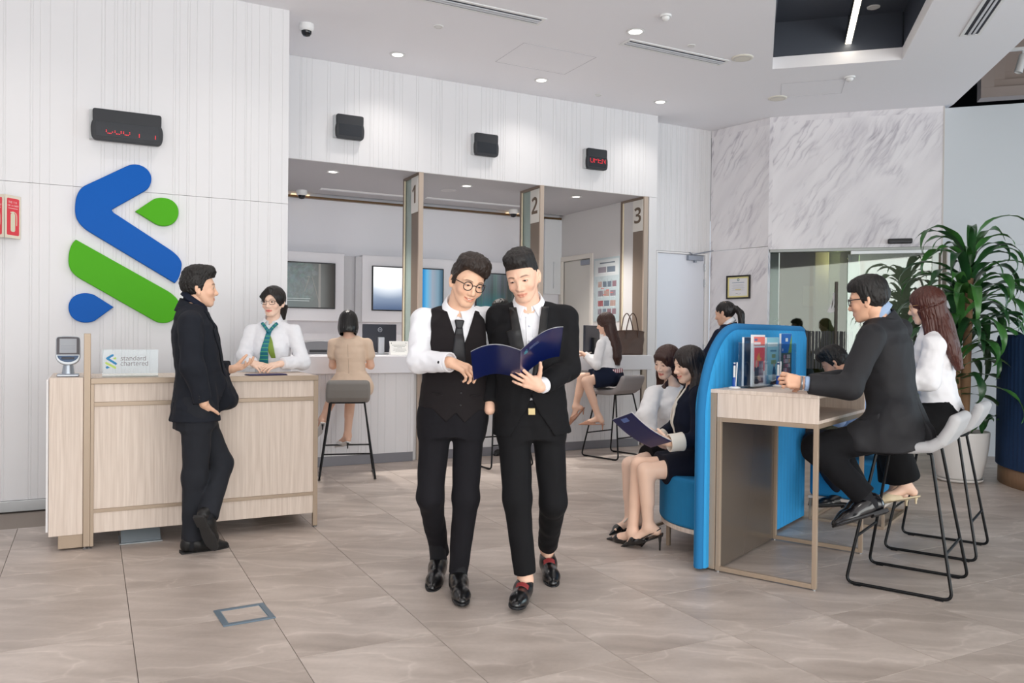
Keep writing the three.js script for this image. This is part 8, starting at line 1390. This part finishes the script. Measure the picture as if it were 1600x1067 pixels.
{
  // man at the high table
  const [t, J] = person('high_table_man', 'man with glasses in dark suit sitting at the high table with an open magazine', 'm', 1.0);
  bodyOf(t, J, { cell: 0.013, hands: { L: { palm: CT.clone().negate().addScaledVector(UP, -0.25), curl: [1.1, 1.15, 1.2, 1.2], thumb: [0.35, 0.5] }, R: { palm: CT, curl: [1.1, 1.1, 1.1, 1.1], thumb: [0.3, 0.5] } }, skin: 0xe8b698 });
  shortHair(t, J, { color: 0x110e0d, side: 0.011, top: [[0, 0.08, 0.0], [0.08, 0.06, 0.1]], rough: 0.0035, sx: 80, sy: 20, sz: 60, low: -0.088, front: 0.052 });
  glasses(t, J, { w: 0.024, h: 0.018, square: true, r: 0.0028 });
  const blue = cloth(0x9fb6d6, 0.8); shirt(t, J, { mat: blue, r: [0.045, 0.043, 0.038], ease: 0, fold: 0.002, low: 0.1, cuff: 0.97, h: 0.01 }); collar(t, J, { mat: blue, gap: 0.3, r: 0.065, h: 0.05 });
  const sm = phys(0x17171c, 0.74, { bumpMap: rep(weave, 12), bumpScale: 0.0004 }), vent = region(J.hipF, (x, y, z) => Math.max(Math.abs(x - 0.02 - 0.25 * Math.max(0, 0.16 - y)) - 0.016 * clamp((0.16 - y) * 6), z + 0.03, y - 0.16));
  const side = J.hipF.x, skirts = [cone(J.hipL.clone().addScaledVector(UP, 0.05), mix(J.hipL, J.knL, 0.42), 0.115, 0.1), cone(J.hipL.clone().addScaledVector(UP, 0.08), mix(J.hipL, J.knL, 0.1).addScaledVector(UP, -0.06), 0.12, 0.11), cone(J.hipR.clone().addScaledVector(UP, 0.05), mix(J.hipR, J.knR, 0.3), 0.11, 0.1), cone(J.pelvis.clone().addScaledVector(UP, 0.06), J.pelvis.clone().addScaledVector(J.front, -0.1).addScaledVector(UP, -0.03), 0.12, 0.09)];
  jacket(t, J, { mat: sm, open: [-0.2, 0.065, 0.22], low: 0.05, hem: -0.14, cuff: 0.88, fold: 0.005, skirts, extraCut: (x, y, z) => Math.min(vent(x, y, z), y - 0.735), r: [0.072, 0.064, 0.05], ease: 0.024 });
  { const f = J.jacketF, pts = []; for (let i = 0; i <= 8; i++) { const q = at(J.hipF, [0.02, 0.13 - 0.002 * i, 0.02 + 0.014 * i]); let x = 0.02; for (let k = 0; k < 60; k++) { const w = at(J.hipF, [x, 0.13 - 0.004 * i, 0.015 + 0.016 * i]); if (f(w.x, w.y, w.z) > -0.0005) break; x += 0.004; } pts.push(at(J.hipF, [x + 0.002, 0.13 - 0.004 * i, 0.015 + 0.016 * i])); } part('pocket_flap', sheet(8, 2, (u, v) => pts[Math.round(u * 8)].clone().addScaledVector(UP, -0.045 * v).addScaledVector(J.hipF.x, 0.004), 0.006), sm, t); }
  trousers(t, J, { mat: cloth(0x0e0e12, 0.85), r: [0.095, 0.078, 0.062], hem: -0.02, fold: 0.006 });
  shoes(t, J, { mat: phys(0x111115, 0.22, { clearcoat: 0.5 }), laces: true, toe: 0.024 });
  part('wrist_watch', (() => { const w = mix(J.elL, J.wrL, 0.985), F = frame(w, J.wrL.clone().sub(J.elL), UP), r = []; for (let i = 0; i <= 24; i++) { const a = i / 24 * Math.PI * 2; r.push(at(F, [0.033 * Math.sin(a), 0.012, 0.033 * Math.cos(a)])); } return rod(r, 0.006, 0, 8); })(), std(0x8f9296, 0.3, { metalness: 0.8 }), t);
  const mg = thing('magazine', 'open magazine held flat by the man at the high table', 'magazine', lounge(0.66, 1.06, 0.13).toArray(), LOUNGE);
  const leaf = (s) => sheet(10, 4, (u, v) => V((v - 0.5) * 0.28, 0.012 + 0.035 * Math.sin(Math.PI * u) * (1 - 0.4 * u), s * u * 0.2), 0.006);
  part('page_block', leaf(1), std(0xf0f0f2, 0.5), mg); part('page_block', leaf(-1), std(0xdcd9da, 0.5), mg); part('cover', bx(-0.145, 0, -0.2, 0.145, 0.004, 0.2, 0), std(0x4b2a33, 0.4), mg);
}
{
  // woman with auburn hair
  const [t, J] = person('auburn_woman', 'woman with long auburn hair and gold glasses in white shirt, beside the plant', 'f', 0.98);
  bodyOf(t, J, { cell: 0.011, hands: { L: { palm: UP.clone().negate(), curl: [0.5, 0.5, 0.5, 0.5] } }, skin: 0xf0c8b0, ears: false });
  longHair(t, J, { color: 0x4a231a, face: egg(HF, [0, -0.055, 0.09], [0.06, 0.115, 0.072]), falls: [{ from: [0.03, -0.02, -0.045, 0.05, 0.07], pts: [[0.06, 0.05, -0.06, 0.05, 0.055], [0.07, -0.06, -0.085, 0.06, 0.05], [0.06, -0.18, -0.12, 0.055, 0.04], [0.05, -0.28, -0.14, 0.03, 0.025]] }, { from: [-0.03, -0.02, -0.05, 0.05, 0.06], pts: [[-0.04, 0.04, -0.07, 0.05, 0.05], [-0.05, -0.1, -0.1, 0.05, 0.04], [-0.05, -0.22, -0.12, 0.035, 0.03]] }, { from: [0.06, -0.03, 0.0, 0.028, 0.05], pts: [[0.09, 0.05, 0.0, 0.025, 0.04], [0.1, -0.05, 0.0, 0.02, 0.035], [0.1, -0.12, 0.0, 0.012, 0.02]] }], rough: 0.0035, sx: 110, sz: 110, sy: 8 });
  glasses(t, J, { w: 0.024, h: 0.019, r: 0.0016, mat: std(0xc9a06a, 0.3, { metalness: 0.8 }) });
  shirt(t, J, { mat: cloth(0xecebee, 0.8), cuff: 0.95, r: [0.065, 0.07, 0.05], fold: 0.011, fs: 11, ease: 0.022, low: 0.06, off: 7 }); collar(t, J, { mat: cloth(0xecebee, 0.8), gap: 0.4 });
  trousers(t, J, { mat: cloth(0x0a0a0d, 0.85), r: [0.11, 0.1, 0.105], hem: -0.04, waist: 0.2, ease: 0.008 });
  heels(t, J, { mat: std(0xd9c7a6, 0.5), heel: 0.04 });
}
{
  // man in pale blue
  const [t, J] = person('pale_blue_man', 'man in pale blue shirt bending his head on the square bench', 'm', 0.97);
  bodyOf(t, J, { cell: 0.014, headCell: 0.004, hands: { L: { palm: UP.clone().negate(), curl: [0.5, 0.5, 0.5, 0.5] } }, skin: 0xdca78a });
  shortHair(t, J, { color: 0x100d0c, side: 0.01, top: [[0, 0.092, 0.004], [0.079, 0.052, 0.098]], rough: 0.006, sx: 50, sy: 30, sz: 40, low: -0.085, front: 0.055, h: 0.0045 });
  const b = cloth(0xa9c0e4, 0.8); shirt(t, J, { mat: b, cuff: 0.95, h: 0.011 }); collar(t, J, { mat: b, gap: 0.3 });
  trousers(t, J, { mat: cloth(0x20242e, 0.85), h: 0.012 }); shoes(t, J, { mat: shoeBlack });
}
{
  // woman with ponytail
  const [t, J] = person('ponytail_woman', 'woman with a black ponytail in navy jacket standing behind the blue screen', 'f', 0.97);
  bodyOf(t, J, { cell: 0.014, headCell: 0.004, hands: { L: { palm: CT, curl: [0.5, 0.5, 0.5, 0.5] } }, skin: 0xe3b79d, eyes: false });
  longHair(t, J, { color: 0x120d0c, cap: [0.08, 0.09, 0.099], face: egg(HF, [0, -0.06, 0.085], [0.075, 0.115, 0.078]), keep: (x, y, z) => (z > -0.07 ? -0.05 - y : -0.4 - y), extra: [ball(V(0, 0.03, -0.115), 0.022)], falls: [{ from: [0, 0.03, -0.12, 0.024, 0.024], pts: [[0, 0.11, -0.125, 0.034, 0.032], [0, 0.03, -0.13, 0.034, 0.028], [0, -0.06, -0.12, 0.018, 0.018]] }], h: 0.0045 });
  collar(t, J, { mat: whiteShirt, r: 0.053 });
  jacket(t, J, { mat: cloth(0x141a2e, 0.85), open: [-0.12, 0.05, 0.2], hem: -0.2, h: 0.012 });
  trousers(t, J, { mat: cloth(0x141a2e, 0.85), h: 0.013 }); shoes(t, J, { mat: shoeBlack });
}
{
  // teller half hidden by the walking men
  const [t, J] = person('teller_man', 'teller with black hair behind the counter, mostly hidden by the walking men', 'm', 0.97);
  bodyOf(t, J, { cell: 0.014, headCell: 0.004, ground: ['L', 'R'], hands: { L: { palm: UP.clone().negate() }, R: { palm: UP.clone().negate() } }, skin: 0xdfae90 });
  shortHair(t, J, { color: 0x0f0c0b, side: 0.012, top: [[0, 0.09, 0.01], [0.082, 0.058, 0.1]], rough: 0.006, sx: 50, sy: 30, sz: 40, low: -0.085, front: 0.05, h: 0.0045 });
  shirt(t, J, { mat: whiteShirt, h: 0.012 }); collar(t, J, { mat: whiteShirt, gap: 0.3 });
  trousers(t, J, { mat: cloth(0x20222a, 0.85), h: 0.014 }); shoes(t, J, { mat: shoeBlack, ground: ['L', 'R'] });
}
renderer.render(scene, camera);
